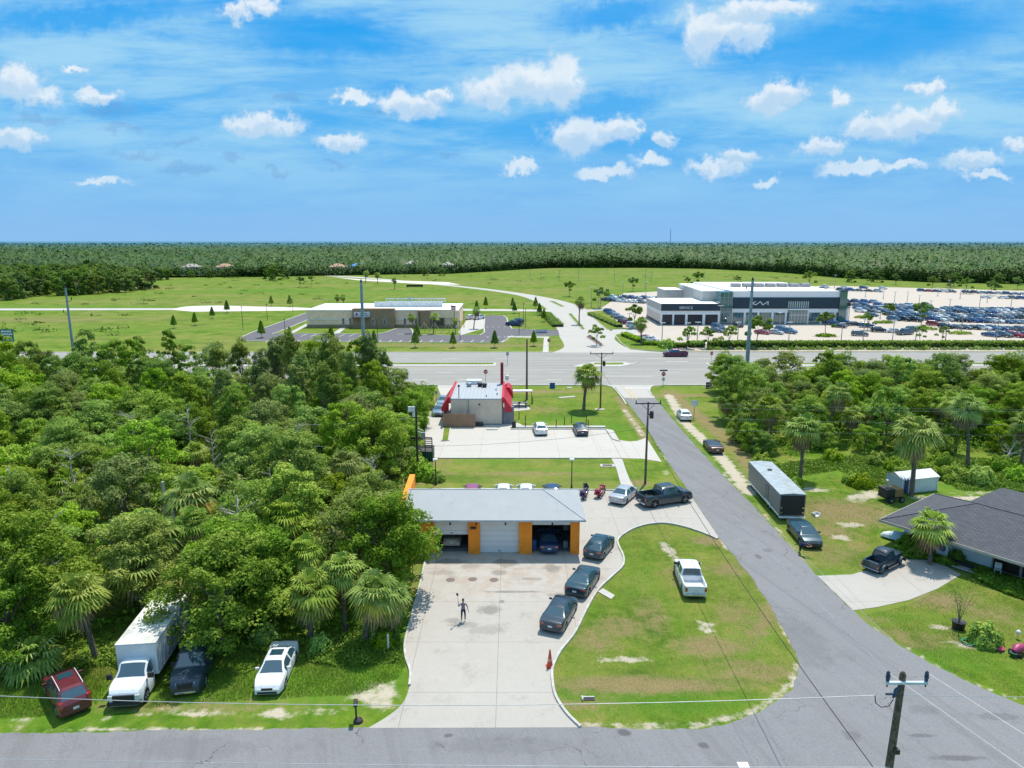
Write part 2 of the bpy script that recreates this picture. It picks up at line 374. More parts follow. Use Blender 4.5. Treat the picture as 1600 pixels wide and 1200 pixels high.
def strip(name, pts, w, z0, z1, mat, closed=False):
    "kerb / band of width w following a world polyline"
    P=[Vector((p[0],p[1])) for p in pts]; n=len(P); L=[];Rr=[]
    for i in range(n):
        if closed: d=P[(i+1)%n]-P[i-1]
        else: d=P[min(i+1,n-1)]-P[max(i-1,0)]
        d.normalize(); q=Vector((-d.y,d.x))*w/2; L.append(P[i]+q); Rr.append(P[i]-q)
    mb=MB(); k0=0
    for i in range(n):
        mb.v += [(L[i].x,L[i].y,z1),(Rr[i].x,Rr[i].y,z1),(L[i].x,L[i].y,z0),(Rr[i].x,Rr[i].y,z0)]
    m=n if closed else n-1
    for i in range(m):
        a=4*i; b=4*((i+1)%n)
        for f in ((a,a+1,b+1,b),(a+2,a,b,b+2),(a+1,a+3,b+3,b+1)): mb.f.append(f); mb.m.append(0)
    if not closed: mb.f+= [(0,2,3,1),(4*n-4,4*n-3,4*n-1,4*n-2)]; mb.m+=[0,0]
    return tag(mb.build(name,mat),kind='structure')
# ---- front road + side street
far_edge=pxs([(0,1147),(300,1141),(575,1138),(907,1137),(1000,1139),(1080,1139),(1140,1131),(1180,1115),(1215,1095),(1240,1070),(1249,1045),(1243,1020),(1225,985),(1190,925),(1160,885),(1122,838),(1078,772),(1040,715),(1000,655),(975,622)])
right_edge=pxs([(1024,622),(1045,648),(1110,722),(1200,815),(1277,900),(1333,955),(1400,1005),(1500,1060),(1600,1103)])
le=smooth_poly(far_edge[3:],5); re=smooth_poly(right_edge,5)
def ragged(pts,amp=.09,step=.5):
    out=[]; rg=random.Random(5)
    for a,b in zip(pts[:-1],pts[1:]):
        n=max(1,int((b-a).length/step))
        for i in range(n): out.append(a.lerp(b,i/n)+Vector((rg.uniform(-amp,amp),rg.uniform(-amp,amp),0)))
    out.append(pts[-1]); return out
le,re=ragged(le),ragged(re); far_edge[:3]=ragged(far_edge[:3])[:-1]
e0=far_edge[0]; e1=right_edge[-1]
pts=[Vector((-120,e0.y-2,0))]+far_edge[:-17]+le+re+[Vector((90,e1.y-13,0)),Vector((90,20,0)),Vector((-120,20,0))]
sheet('side_street',pts,.020,M_asph)
# faded markings on the front road
mk=MB()
def dash(mb,a,b,w,z,mi=0):
    a=Vector((a[0],a[1],0)); b=Vector((b[0],b[1],0)); d=(b-a).normalized(); q=Vector((-d.y,d.x,0))*w/2
    mb.poly([(p.x,p.y,z) for p in (a-q,b-q,b+q,a+q)],mi)
dash(mk,G(1153,1196),G(1170,1196),.45,.03)
mk.build('stop_bar_marking',M_mark)['kind']='structure'
# ---- garage driveway and lot
drv=pxs([(575,1138),(608,1118),(630,1098),(640,1072),(641,1050),(634,1028),(633,1005),(642,968),(655,920),(664,880),(668,868)])
isl=pxs([(907,1137),(885,1115),(868,1088),(863,1062),(864,1043),(876,1018),(898,990),(918,950),(935,922),(958,900),(973,885),(974,870),(966,852),(967,842),(985,829),(1008,821),(1035,818),(1062,822),(1095,832),(1121,843)])
dl=smooth_poly(drv,4); il=smooth_poly(isl,4)
back=pxs([(1122,838),(1098,803),(1078,772),(1062,768),(1035,765),(1000,766),(950,766),(900,765)])
lot=dl+[Vector((-9.4,58.4,0)),Vector((-9.4,66.9,0))]+list(reversed(back))+[]
lot=dl+[Vector((-9.4,58.4,0)),Vector((-9.4,G(900,765).y,0))]+list(reversed(back))+list(reversed(il))
sheet('garage_driveway',lot,.024,M_drive)
M_kerb=plain('kerb_concrete',(.46,.445,.41),.85,var=.15,scale=2)
strip('driveway_kerb_island',[p for p in il],.16,-.02,.15,M_kerb)
strip('driveway_kerb_wood_side',[p for p in smooth_poly(drv[3:],4)],.16,-.02,.15,M_kerb)
bk=pxs([(690,765),(800,765),(900,766),(972,767)])
strip('lot_kerb_back',bk,.16,-.02,.15,M_kerb)
# drain slab on the island
sheet('drain_slab',pxs([(934,925),(942,920),(961,931),(955,937)]),.05,M_walk)
# ---- drive-through parking lot
ly=G(800,715).y
plot=pxs([(667,716),(735,716),(820,716),(920,716),(972,716),(1005,717),(1034,722),(1010,684),(996,689),(984,690),(968,688),(958,672),(946,670),(860,671),(798,671),(798,622),(700,603),(684,603),(684,606),(690,620),(683,628),(672,640),(668,655),(662,685)])
sheet('restaurant_lot',plot,.022,M_lotc)
sheet('drive_lane_to_highway',pxs([(684,607),(716,607),(716,596),(684,596)]),.026,M_boul)
strip('restaurant_kerb',[*pxs([(798,671),(860,671),(946,671),(958,687),(968,690)])],.2,-.02,.15,M_kerb)
strip('front_lot_kerb',pxs([(667,716.5),(820,716.5),(972,716.5)]),.16,-.02,.13,M_kerb)
sheet('patio',pxs([(798,669),(798,628),(812,628),(826,635),(829,640),(822,641),(801,643),(801,659),(812,662),(822,668),(830,669)]),.03,M_walk)
strip('parking_walkway',pxs([(800,667.5),(946,667.5)]),.9,-.02,.14,M_walk)
# connecting path
wk=pxs([(955,716),(972,716),(978,735),(984,750),(994,767),(973,767),(968,750),(963,732)])
sheet('footpath',wk,.034,M_walk)
# verge grass strip islands on the lot
M_grassp=bpy.data.materials['grass_ground']
def bed(name, pts, mat, z=.12, kerb=True):
    o=tag(MB().prism([(p.x,p.y) for p in pts],-.02,z).build(name,mat),kind='structure')
    if kerb: strip(name+'_kerb',pts,.2,-.02,z+.03,M_kerb,closed=True)
    return o
bed('grass_strip',pxs([(693,669),(704,669),(701,689),(690,690)]),M_grassp)
# ---- the house driveway
sheet('house_driveway',pxs([(1277,900),(1333,954),(1370,949),(1420,938),(1465,920),(1502,898),(1480,886),(1452,874),(1415,872),(1395,880),(1330,898)]),.024,M_drive)
# ---- highway
hy0,hy1=G(800,602).y,G(800,551).y
HX=420
sheet('highway',[(-HX,hy0),(HX,hy0),(HX,hy1),(-HX,hy1)],.030,M_hwy)
# flared mouths
sheet('side_street_mouth',pxs([(975,622),(962,606),(940,601.5),(1045,601.5),(1018,604),(1014,612),(1024,622)]),.034,M_boul)
strip('highway_kerb_near_west',[(-HX,hy0),(G(684,602).x,hy0)],.5,-.02,.13,M_kerb)
strip('highway_kerb_near_mid',[(G(716,602).x,hy0),(G(940,602).x,hy0)],.5,-.02,.13,M_kerb)
strip('highway_kerb_near_east',[(G(1040,602).x,hy0),(HX,hy0)],.5,-.02,.13,M_kerb)
strip('highway_kerb_far_west',[(-HX,hy1),(G(862,551).x,hy1)],.8,-.02,.13,M_kerb)
strip('highway_kerb_far_east',[(G(1045,551).x,hy1),(HX,hy1)],.8,-.02,.13,M_kerb)
strip('side_street_kerb_west',smooth_poly(pxs([(940,601.5),(958,606),(972,622),(978,632)]),4),.25,-.02,.12,M_kerb)
strip('side_street_kerb_east',smooth_poly(pxs([(1045,601.5),(1022,603),(1015,609),(1018,618)]),4),.25,-.02,.12,M_kerb)
def median(name,x0p,x1p,ya,yb,mat):
    a=[G(x0p,ya),G(x1p,ya),G(x1p,yb),G(x0p,yb)]
    tag(MB().prism([(p.x,p.y) for p in a],-.02,.14).build(name,mat),kind='structure')
yA,yB=572.0,567.4
wy0,wy1=G(800,572.2).y,G(800,567.2).y
def medx(name,x0,x1):
    tag(MB().prism([(x0,wy0),(x1,wy0),(x1+0,wy1),(x0,wy1)],-.02,.10).build(name+'_kerb',M_kerb),kind='structure')
    tag(MB().prism([(x0+.6,wy0+2.0),(x1-.6,wy0+2.0),(x1-.6,wy1-.5),(x0+.6,wy1-.5)],.0,.16).build(name,M_grassp),kind='structure')
medx('median_west',-HX,G(775,570).x); medx('median_east',G(1106,570).x,HX)
bed('median_island',pxs([(893,573.5),(902,571),(918,568),(930,566),(976,566),(985,568.5),(1000,566.5),(972,573)]),M_kerb,.1,False)
sheet('median_island_grass',pxs([(926,570),(930,567.2),(974,567.2),(974,569.8),(960,570.4)]),.118,M_grassp)
mk=MB()
for x in range(-200,260,9):
    dash(mk,(x,G(800,593.5).y),(x+3,G(800,593.5).y),.25,.040) if x<25 else None
for yy in (582,560.5):
    for x in range(-220,300,12): dash(mk,(x,G(800,yy).y),(x+3.5,G(800,yy).y),.18,.040)
for yy in (599.2,577.5,553.2): dash(mk,(-HX,G(800,yy).y),(HX,G(800,yy).y),.12,.040)
dash(mk,G(976,606.4),G(1016,606.4),.5,.044)
dash(mk,G(1040,565),G(1075,565),.35,.040); dash(mk,G(945,588),G(1020,588),.25,.040)
o=mk.build('highway_markings',M_mark); tag(o,kind='structure')
mk=MB()
dash(mk,(-HX,G(800,574.2).y),(G(775,570).x,G(800,574.2).y),.2,.042); dash(mk,(G(1106,570).x,G(800,574.2).y),(HX,G(800,574.2).y),.2,.042)
dash(mk,G(977,607),G(989,624),.16,.044); dash(mk,G(982,607),G(995,624),.16,.044)
tag(mk.build('yellow_markings',M_marky),kind='structure')
# ---- boulevard north of the highway
bl=smooth_poly(pxs([(862,551),(878,545),(881,538),(872,522),(868,508),(858,488),(845,476),(815,463),(770,455),(720,449),(670,444),(610,438),(520,432)]),4)
br=smooth_poly(pxs([(500,430.5),(560,432.5),(640,439.5),(700,445),(760,451),(820,459),(870,468),(905,478),(922,488),(940,505),(956,520),(960,530),(985,545),(1045,551)]),4)
sheet('boulevard',bl+br,.026,M_boul)
def bedm(name,pts,mat,z=.12): return bed(name,pxs(pts),mat,z)
bedm('boulevard_median_bed',[(916,527),(922,523),(942,538),(938,541)],M_mulch); bedm('boulevard_median_grass',[(888,491),(893,490),(914,514),(909,515)],M_grassp)
bedm('boulevard_median_far',[(858,470.5),(866,471),(882,479),(876,479)],M_grassp)
sheet('cross_road_west',pxs([(0,482),(400,481.5),(700,482.2),(868,484),(868,487),(700,485.2),(400,484.2),(0,485)]),.022,M_walk)
sheet('cross_road_east',pxs([(916,484),(960,481),(960,487),(922,488.5)]),.022,M_boul)
sheet('sand_track',smooth_poly(pxs([(268,484),(290,479),(340,477.5),(400,479),(480,481),(480,484.6),(360,486.5),(300,487)]),3),.024,M_sand)
sheet('north_path',pxs([(520,433),(560,436),(700,441),(720,445),(660,444),(560,438)]),.03,M_sand)
# ---- clinic lot (fresh asphalt)
cl=pxs([(375,528),(398,518),(478,489.5),(484,489.5),(481,500),(440,517),(425,522),(470,521.5),(590,522.5),(604,519),(620,513.5),(642,513.5),(645,518),(645,523),(700,524.5),(750,524),(757,519.5),(756,510),(757,503),(757,493.5),(786,493.5),(792,497),(793,503),(800,514),(850,516.5),(873,516),(875,524),(840,525),(800,525),(785,535.5),(640,535),(470,533.5),(380,533)])
sheet('clinic_lot',cl,.030,M_newa)
strip('clinic_lot_kerb',cl,.4,-.02,.14,M_kerb,closed=True)
sheet('clinic_forecourt',pxs([(732,496),(757,495),(757,513),(720,524),(716,519)]),.045,M_walk)
sheet('clinic_path',pxs([(520,521),(530,521),(552,503),(546,503)]),.045,M_walk); sheet('clinic_path_west',pxs([(452,520),(460,520),(482,508),(478,506)]),.045,M_walk)
mk=MB()
for x in range(470,570,15): dash(mk,G(x,526),G(x+10,521.8),.2,.05)
for x in range(415,790,16): dash(mk,G(x,535),G(x+5,531.5),.2,.05)
for x in range(760,800,9): dash(mk,G(x,527),G(x+4,526.8),.5,.05); dash(mk,G(x,511),G(x+3,511),.5,.05)
dash(mk,G(545,529.5),G(560,529.5),.2,.05); dash(mk,G(620,522.3),G(640,522.3),.3,.05)
tag(mk.build('clinic_lot_markings',M_mark),kind='structure')
sheet('north_footpath',pxs([(848,550.5),(850,526),(858,526),(857,550.5)]),.04,M_walk)
sheet('north_footpath_branch',pxs([(793,527.2),(850,528),(850,526),(793,525.4)]),.045,M_walk)
# ---- dealership lot
dlr=pxs([(940,481),(975,458),(1000,457),(1035,455),(1060,452),(1200,449),(1300,446.5),(1620,455),(1760,459),(1760,538.5),(1620,538.5),(1400,538.5),(1075,538.5),(1010,538),(988,522),(1000,516),(975,512),(963,507),(945,488)])
sheet('dealership_lot',dlr,.024,M_dealc)
sheet('dealership_entry',pxs([(958,515),(1000,514),(1000,520),(962,524),(960,530),(952,520)]),.028,M_boul)
bedm('verge_by_lot_north',[(917,488),(945,485),(951,489),(975,513),(948,515),(940,508)],M_grassp)
bedm('verge_by_lot_south',[(961,524),(972,521),(985,526),(1000,534),(1040,541),(1043,548),(1030,549),(985,546),(970,536)],M_grassp)
sheet('hedge_bed',[(G(1050,541).x,G(800,549.2).y),(HX,G(800,549.2).y),(HX,G(800,540).y),(G(1050,541).x,G(800,540).y)],.05,M_mulchl)
# ================================================================= SKY AND SUN
SUN_EL, SUN_AZ = R(67), R(24)        # azimuth from +Y towards +X
sun=bpy.data.lights.new('sun','SUN'); sun.energy=5.0; sun.angle=R(.53); sun.color=(1,.945,.83)
so=bpy.data.objects.new('sun',sun); col.objects.link(so)
sd=Vector((math.sin(SUN_AZ)*math.cos(SUN_EL),math.cos(SUN_AZ)*math.cos(SUN_EL),math.sin(SUN_EL)))
so.rotation_euler=sd.to_track_quat('Z','Y').to_euler(); so.location=(0,0,200)
w=bpy.data.worlds.new('World'); sc.world=w; w.use_nodes=True; nt=w.node_tree; nt.nodes.clear(); h=N(nt)
sky=nt.nodes.new('ShaderNodeTexSky'); sky.sky_type='NISHITA'; sky.sun_disc=False
sky.sun_elevation=SUN_EL; sky.sun_rotation=SUN_AZ; sky.altitude=0; sky.air_density=1.0; sky.dust_density=.4; sky.ozone_density=2.5
tc=nt.nodes.new('ShaderNodeTexCoord').outputs['Generated']
sp=nt.nodes.new('ShaderNodeSeparateXYZ'); h.l(tc,sp.inputs[0])
el=sp.outputs[2]
K=10.0                     # the sky model's radiance scale: Background strength is 0.1
def k(c): return tuple(x*K for x in c)
tone=h.ramp(el,[(0.0,(.25,.52,.88)),(.06,(.185,.49,.89)),(.14,(.08,.44,.90)),(.24,(.025,.38,.90)),(.34,(.0,.33,.90)),(.5,(.10,.38,.95)),(.75,(.42,.62,.95)),(1,(.55,.70,.95))])  # upper stops, out of view, lightened to lift the shadows
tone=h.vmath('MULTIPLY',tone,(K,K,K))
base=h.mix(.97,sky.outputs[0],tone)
# ---- clouds, laid out by direction in the sky
safe=h.math('MAXIMUM',h.math('ABSOLUTE',sp.outputs[1]),.12)
u=h.math('DIVIDE',sp.outputs[0],safe); v=h.math('DIVIDE',el,safe)
cb=nt.nodes.new('ShaderNodeCombineXYZ'); h.l(u,cb.inputs[0]); h.l(v,cb.inputs[1]); uv=cb.outputs[0]
wn=h.noise(uv,9,5,.62,out=1); wn2=h.noise(uv,34,4,.6,out=1)
duv=h.vmath('ADD',uv,h.vmath('MULTIPLY',h.vmath('SUBTRACT',wn,(.5,.5,.5)),(.055,.035,0)))
duv=h.vmath('ADD',duv,h.vmath('MULTIPLY',h.vmath('SUBTRACT',wn2,(.5,.5,.5)),(.045,.036,0)))
wn3=h.noise(uv,95,3,.6,out=1); duv=h.vmath('ADD',duv,h.vmath('MULTIPLY',h.vmath('SUBTRACT',wn3,(.5,.5,.5)),(.014,.012,0)))
def toward(px,py):
    d=ray(px,py); return d.x/d.y, d.z/d.y
CL=[(1105,50,48,40),(1150,45,52,36),(1170,15,60,20),(1225,10,48,16),(770,140,45,26),(825,128,46,32),(880,125,34,42),(560,155,26,10),(635,165,48,20),(684,152,24,12),
    (405,196,62,15),(418,186,22,18),(900,212,44,30),(955,205,38,22),(990,200,20,14),(1038,215,16,12),(1195,162,36,20),(1225,145,36,24),(1312,156,22,14),(1360,200,58,20),(1430,188,60,26),(1480,172,36,22),
    (1455,135,32,13),(32,128,36,28),(62,150,40,14),(28,216,36,14),(530,224,42,12),(155,150,34,12),(1120,262,46,12),(1160,245,32,12),(940,272,36,10),(1010,252,30,9),(1290,230,44,16),(1340,268,50,10),(1415,258,44,9),
    (1530,248,46,14),(1545,270,40,8),(1590,225,24,12),(160,283,44,7),(1195,285,22,7),(370,18,24,16),(400,6,34,12),(815,262,30,8),(118,105,14,8)]
d=None; db=None
for (a,b,rx,ry) in CL:
    cu,cv=toward(a,b); u2,v2=toward(a+rx,b-ry); su,sv=1/(abs(u2-cu)*1.3),1/(abs(v2-cv)*1.3)
    q=h.vmath('LENGTH',h.vmath('MULTIPLY_ADD',duv,(su,sv,0),(-cu*su,-cv*sv,0)))
    d=q if d is None else h.math('MINIMUM',d,q)
    if ry>=12:
        q=h.vmath('LENGTH',h.vmath('MULTIPLY_ADD',duv,(su*.95,sv*1.5,0),(-cu*su*.95,-(cv-.55*abs(v2-cv))*sv*1.5,0))); db=q if db is None else h.math('MINIMUM',db,q)
fine=h.noise(uv,26,6,.6)
dens=h.sstep(h.math('ADD',d,h.math('MULTIPLY',h.math('SUBTRACT',fine,.5),1.7)),1.10,.45)
# thin grey far cumulus
DK=[(290,222,26,7),(190,200,42,9),(215,238,46,8),(450,158,30,8),(175,172,34,12),(300,262,46,9),(365,242,18,7),(520,255,20,5),(65,185,50,8),(590,180,18,8),(430,265,18,5),(700,245,24,5)]
d2=None
for (a,b,rx,ry) in DK:
    cu,cv=toward(a,b); u2,v2=toward(a+rx,b-ry); su,sv=1/(abs(u2-cu)*1.3),1/(abs(v2-cv)*1.3)
    q=h.vmath('LENGTH',h.vmath('MULTIPLY_ADD',duv,(su,sv,0),(-cu*su,-cv*sv,0)))
    d2=q if d2 is None else h.math('MINIMUM',d2,q)
dens2=h.sstep(h.math('ADD',d2,h.math('MULTIPLY',h.math('SUBTRACT',fine,.5),.9)),1.05,.3)
# cirrus veil: long soft streaks rising to the right
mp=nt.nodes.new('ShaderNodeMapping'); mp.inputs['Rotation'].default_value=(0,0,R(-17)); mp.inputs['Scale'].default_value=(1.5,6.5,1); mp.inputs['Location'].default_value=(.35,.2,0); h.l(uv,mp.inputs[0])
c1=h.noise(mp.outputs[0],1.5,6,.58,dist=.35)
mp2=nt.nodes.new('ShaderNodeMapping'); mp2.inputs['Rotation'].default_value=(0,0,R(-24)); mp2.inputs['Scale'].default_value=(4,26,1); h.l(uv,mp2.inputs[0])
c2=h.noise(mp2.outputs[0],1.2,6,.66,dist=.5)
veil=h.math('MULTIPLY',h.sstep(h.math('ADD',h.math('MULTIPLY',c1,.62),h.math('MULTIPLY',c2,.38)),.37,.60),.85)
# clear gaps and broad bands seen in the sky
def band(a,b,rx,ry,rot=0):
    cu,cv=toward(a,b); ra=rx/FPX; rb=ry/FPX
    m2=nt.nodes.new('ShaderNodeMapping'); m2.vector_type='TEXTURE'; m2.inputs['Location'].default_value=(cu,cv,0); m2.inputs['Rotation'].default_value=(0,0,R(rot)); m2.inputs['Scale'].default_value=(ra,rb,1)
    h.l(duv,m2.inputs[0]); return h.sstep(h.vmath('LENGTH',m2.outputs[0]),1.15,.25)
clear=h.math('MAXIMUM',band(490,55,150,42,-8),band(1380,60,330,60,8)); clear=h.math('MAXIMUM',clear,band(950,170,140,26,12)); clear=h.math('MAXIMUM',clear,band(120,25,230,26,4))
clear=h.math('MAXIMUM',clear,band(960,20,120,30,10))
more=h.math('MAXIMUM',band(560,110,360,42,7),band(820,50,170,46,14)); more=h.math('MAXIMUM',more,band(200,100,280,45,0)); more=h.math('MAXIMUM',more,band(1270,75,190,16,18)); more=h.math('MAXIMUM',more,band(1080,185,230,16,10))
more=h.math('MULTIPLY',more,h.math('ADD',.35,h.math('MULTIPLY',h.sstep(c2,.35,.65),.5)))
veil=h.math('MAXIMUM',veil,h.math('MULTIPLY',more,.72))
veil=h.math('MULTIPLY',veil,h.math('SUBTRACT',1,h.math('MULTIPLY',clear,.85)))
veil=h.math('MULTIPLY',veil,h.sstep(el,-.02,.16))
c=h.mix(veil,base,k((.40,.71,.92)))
hz=h.sstep(el,.02,.2)
c=h.mix(h.math('MULTIPLY',dens2,.36),c,k((.17,.36,.68)))
lit=h.math('ADD',h.math('MULTIPLY',fine,.7),h.math('MULTIPLY',dens,.5))
white=h.mix(h.sstep(lit,.42,.95),k((.46,.68,.90)),k((.84,.91,.97)))
white=h.mix(hz,h.mix(.42,white,k((.34,.62,.90))),white)
under=h.sstep(h.math('ADD',db,h.math('MULTIPLY',h.math('SUBTRACT',fine,.5),.9)),1.0,.25)
white=h.mix(h.math('MULTIPLY',under,.62),white,k((.36,.60,.86)))
c=h.mix(h.math('MULTIPLY',dens,.93),c,white)
# ground-side of the dome
c=h.mix(h.sstep(el,.002,-.02),c,k((.10,.16,.16)))
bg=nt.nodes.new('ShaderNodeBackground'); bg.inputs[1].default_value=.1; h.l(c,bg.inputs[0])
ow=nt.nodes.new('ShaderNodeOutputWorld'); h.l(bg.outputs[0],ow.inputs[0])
w.cycles.sampling_method='MANUAL'; w.cycles.sample_map_resolution=512
sc.view_settings.view_transform='Standard'; sc.view_settings.look='None'; sc.view_settings.exposure=0
sc.cycles.max_bounces=5; sc.cycles.diffuse_bounces=2; sc.cycles.glossy_bounces=2; sc.cycles.transmission_bounces=3; sc.cycles.transparent_max_bounces=6
sc.cycles.caustics_reflective=False; sc.cycles.caustics_refractive=False
sc.cycles.use_denoising=True
# ================================================================= BUILDINGS
def wallmat(name,c,bump=.2): return plain(name,c,.85,var=.07,scale=.6,bump=bump,spec=.2)
def stripes(name,c0,c1,period,axis=0,width=.06,rough=.6,metal=0,obj=True,var=.1):
    if name in _mc: return _mc[name]
    m,nt=newmat(name); h=N(nt); p=h.obj(); sp=nt.nodes.new('ShaderNodeSeparateXYZ'); h.l(p,sp.inputs[0])
    u=h.math('ABSOLUTE',h.math('SUBTRACT',h.math('FRACT',h.math('DIVIDE',sp.outputs[axis],period)),.5))
    n=h.noise(p,1.2,5,.65)
    a=h.mix(n,tuple(x*(1-var) for x in c0),tuple(min(1,x*(1+var)) for x in c0))
    c=h.mix(h.sstep(u,.5-width,.5-width*.4),a,c1)
    h.bsdf(c,rough,metal,bump=u,bstr=.3,bdist=.03); _mc[name]=m; return m
def letters(txt,size,mat,parent,loc,rot,name='lettering',ext=.02,bold=0):
    cu=bpy.data.curves.new(name,'FONT'); cu.body=txt; cu.size=size; cu.extrude=ext; cu.align_x='CENTER'; cu.align_y='CENTER'; cu.offset=bold
    o=bpy.data.objects.new(name,cu); col.objects.link(o); cu.materials.append(mat); o.parent=parent; o.location=loc; o.rotation_euler=rot; return o
M_roofm=stripes('metal_roof_panels',(.55,.58,.60),(.42,.45,.47),1.05,0,.03,.55,.1)
def roofstain():
    m,nt=newmat('grey_membrane_roof'); h=N(nt); p=h.obj()
    n=h.noise(p,.5,6,.65); n2=h.noise(p,6,4,.7)
    sp=nt.nodes.new('ShaderNodeSeparateXYZ'); h.l(p,sp.inputs[0])
    u=h.math('ABSOLUTE',h.math('SUBTRACT',h.math('FRACT',h.math('DIVIDE',sp.outputs[0],1.1)),.5))
    c=h.mix(h.math('ADD',h.math('MULTIPLY',n,.7),h.math('MULTIPLY',n2,.3)),(.27,.285,.30),(.385,.40,.415))
    c=h.mix(h.math('MULTIPLY',h.sstep(u,.485,.497),.22),c,(.25,.27,.28))
    n3=h.noise(p,.9,6,.75); c=h.mix(h.math('MULTIPLY',h.sstep(n3,.55,.75),.4),c,(.22,.225,.21))
    h.bsdf(c,.7,bump=n2,bstr=.15,bdist=.02); return m
M_roofg=roofstain()
# ---------------------------------------------------------------- auto garage
fy=G(800,866).y; gx1=(G(905,866).x); gxl=-9.3; gy2=fy+6.9
EV=3.3
def gx(px): return G(px,866).x
g=empty('auto_garage',(0,fy,0),0,'orange and white auto garage with grey hip roof and three vehicle bays','garage')
M_gwall=wallmat('garage_white_wall',(.74,.72,.68)); M_int=plain('garage_interior',(.16,.17,.18),.85)
def gb(mb,x0,x1,y0,y1,z0,z1,mi=0): mb.box(x0,x1,y0-fy,y1-fy,z0,z1,mi)
cols=[(gxl,gx(680)),(gx(732),gx(750)),(gx(811),gx(831)),(gx(891),gx1)]
mb=MB(); 
gb(mb,gxl,gx1-.02,gy2-.2,gy2,0,EV); gb(mb,gxl,gxl+.2,fy+.3,gy2-.2,0,EV)
gb(mb,gx(740)-.1,gx(740)+.1,fy+.5,gy2-.2,0,EV); gb(mb,gx(821)-.1,gx(821)+.1,fy+.5,gy2-.2,0,EV)
gb(mb,gxl+.2,gx1-.2,fy+.12,fy+.34,EV-.55,EV)
mb.build('wall',M_gwall,g)
mb=MB(); gb(mb,gx1-.22,gx1-.02,fy+.5,gy2-.2,0,EV); mb.build('side_wall',M_gwall,g)
for a,b in cols:
    mb=MB(); gb(mb,a,b,fy,fy+.5,0,EV-.02); mb.build('pillar',M_orange,g)
mb=MB(); gb(mb,gxl+.2,gx1-.24,fy+.52,gy2-.2,.03,.05); mb.build('floor_slab',M_int,g)
M_door=stripes('sectional_door',(.74,.72,.69),(.38,.38,.38),.53,2,.035,.5)
def gdoor(x0,x1,z0,lab=None):
    mb=MB(); n=6; gb(mb,x0,x1,fy+.36,fy+.42,z0,EV-.1)
    d=mb.build('garage_door',M_door,g); d2=MB(); gb(d2,(x0+x1)/2-.12,(x0+x1)/2+.12,fy+.33,fy+.355,z0+.12,z0+.18); d2.build('handle',M_black,d)
    if lab: d['label']=lab
zl=height(700,835,Vector((0,fy+.36,0)))
gdoor(cols[0][1],cols[1][0],zl,'white sectional door pulled halfway down over the left bay')
gdoor(cols[1][1],cols[2][0],.03,'white sectional door fully closed over the middle bay')
# roof: hip at the right end, straight gable at the left
ox0=gxl-.35; ox1=gx1+.45; oy0=fy-.55; oy1=gy2+.5; RZ=4.75; ym=(oy0+oy1)/2+.3; hx=ox1-3.6
def rv(x,y,z): return (x,y-fy,z)
mb=MB()
mb.poly([rv(ox0,oy0,EV+.14),rv(ox1,oy0,EV+.14),rv(hx,ym,RZ),rv(ox0,ym,RZ)])
mb.poly([rv(ox1,oy0,EV+.14),rv(ox1,oy1,EV+.14),rv(hx,ym,RZ)])
mb.poly([rv(ox1,oy1,EV+.14),rv(ox0,oy1,EV+.14),rv(ox0,ym,RZ),rv(hx,ym,RZ)])
mb.poly([rv(ox0,oy0,EV+.005),rv(ox0,oy1,EV+.005),rv(ox1,oy1,EV+.005),rv(ox1,oy0,EV+.005)])
rf=mb.build('roof',M_roofg,g)
mb=MB(); gb(mb,ox0,ox1,oy0-.03,oy0-.003,EV,EV+.17); gb(mb,ox1+.003,ox1+.03,oy0-.03,oy1,EV,EV+.17); gb(mb,ox0,ox1,oy1+.003,oy1+.03,EV,EV+.17)
mb.build('fascia',plain('grey_gutter',(.42,.45,.47),.5),rf)
mb=MB(); mb.tube(rv(ox1,oy0,EV+.16),rv(hx,ym,RZ+.02),.05,seg=5); mb.tube(rv(ox1,oy1,EV+.16),rv(hx,ym,RZ+.02),.05,seg=5); mb.tube(rv(hx,ym,RZ+.02),rv(ox0,ym,RZ+.02),.05,seg=5)
mb.build('ridge_cap',plain('ridge_cap_grey',(.48,.51,.53),.5),rf)
# raked orange end wall
mb=MB(); a=(gxl-.9); 
mb.v+= [rv(a,oy0-.5,0),rv(a+.55,oy0-.5,0),rv(a+.55,oy0-.5,3.9),rv(a,oy0-.5,3.9),rv(a,oy1+.8,0),rv(a+.55,oy1+.8,0),rv(a+.55,oy1+.8,4.7),rv(a,oy1+.8,4.7)]
mb.f+=[(0,1,2,3),(1,5,6,2),(5,4,7,6),(4,0,3,7),(3,2,6,7)]; mb.m+=[0]*5
mb.build('end_fin_wall',M_orange,g)
for px in (677,705,745,790,862): 
    x=gx(px); m2=MB(); m2.box(x-.07,x+.07,-.52,-.36,EV-.32,EV-.12); m2.build('flood_lamp',M_black,g)
m2=MB(); m2.box(gx(740)-.25,gx(740)+.25,-.16,-.003,EV-.85,EV-.7); m2.build('wall_lamp',M_black,g)
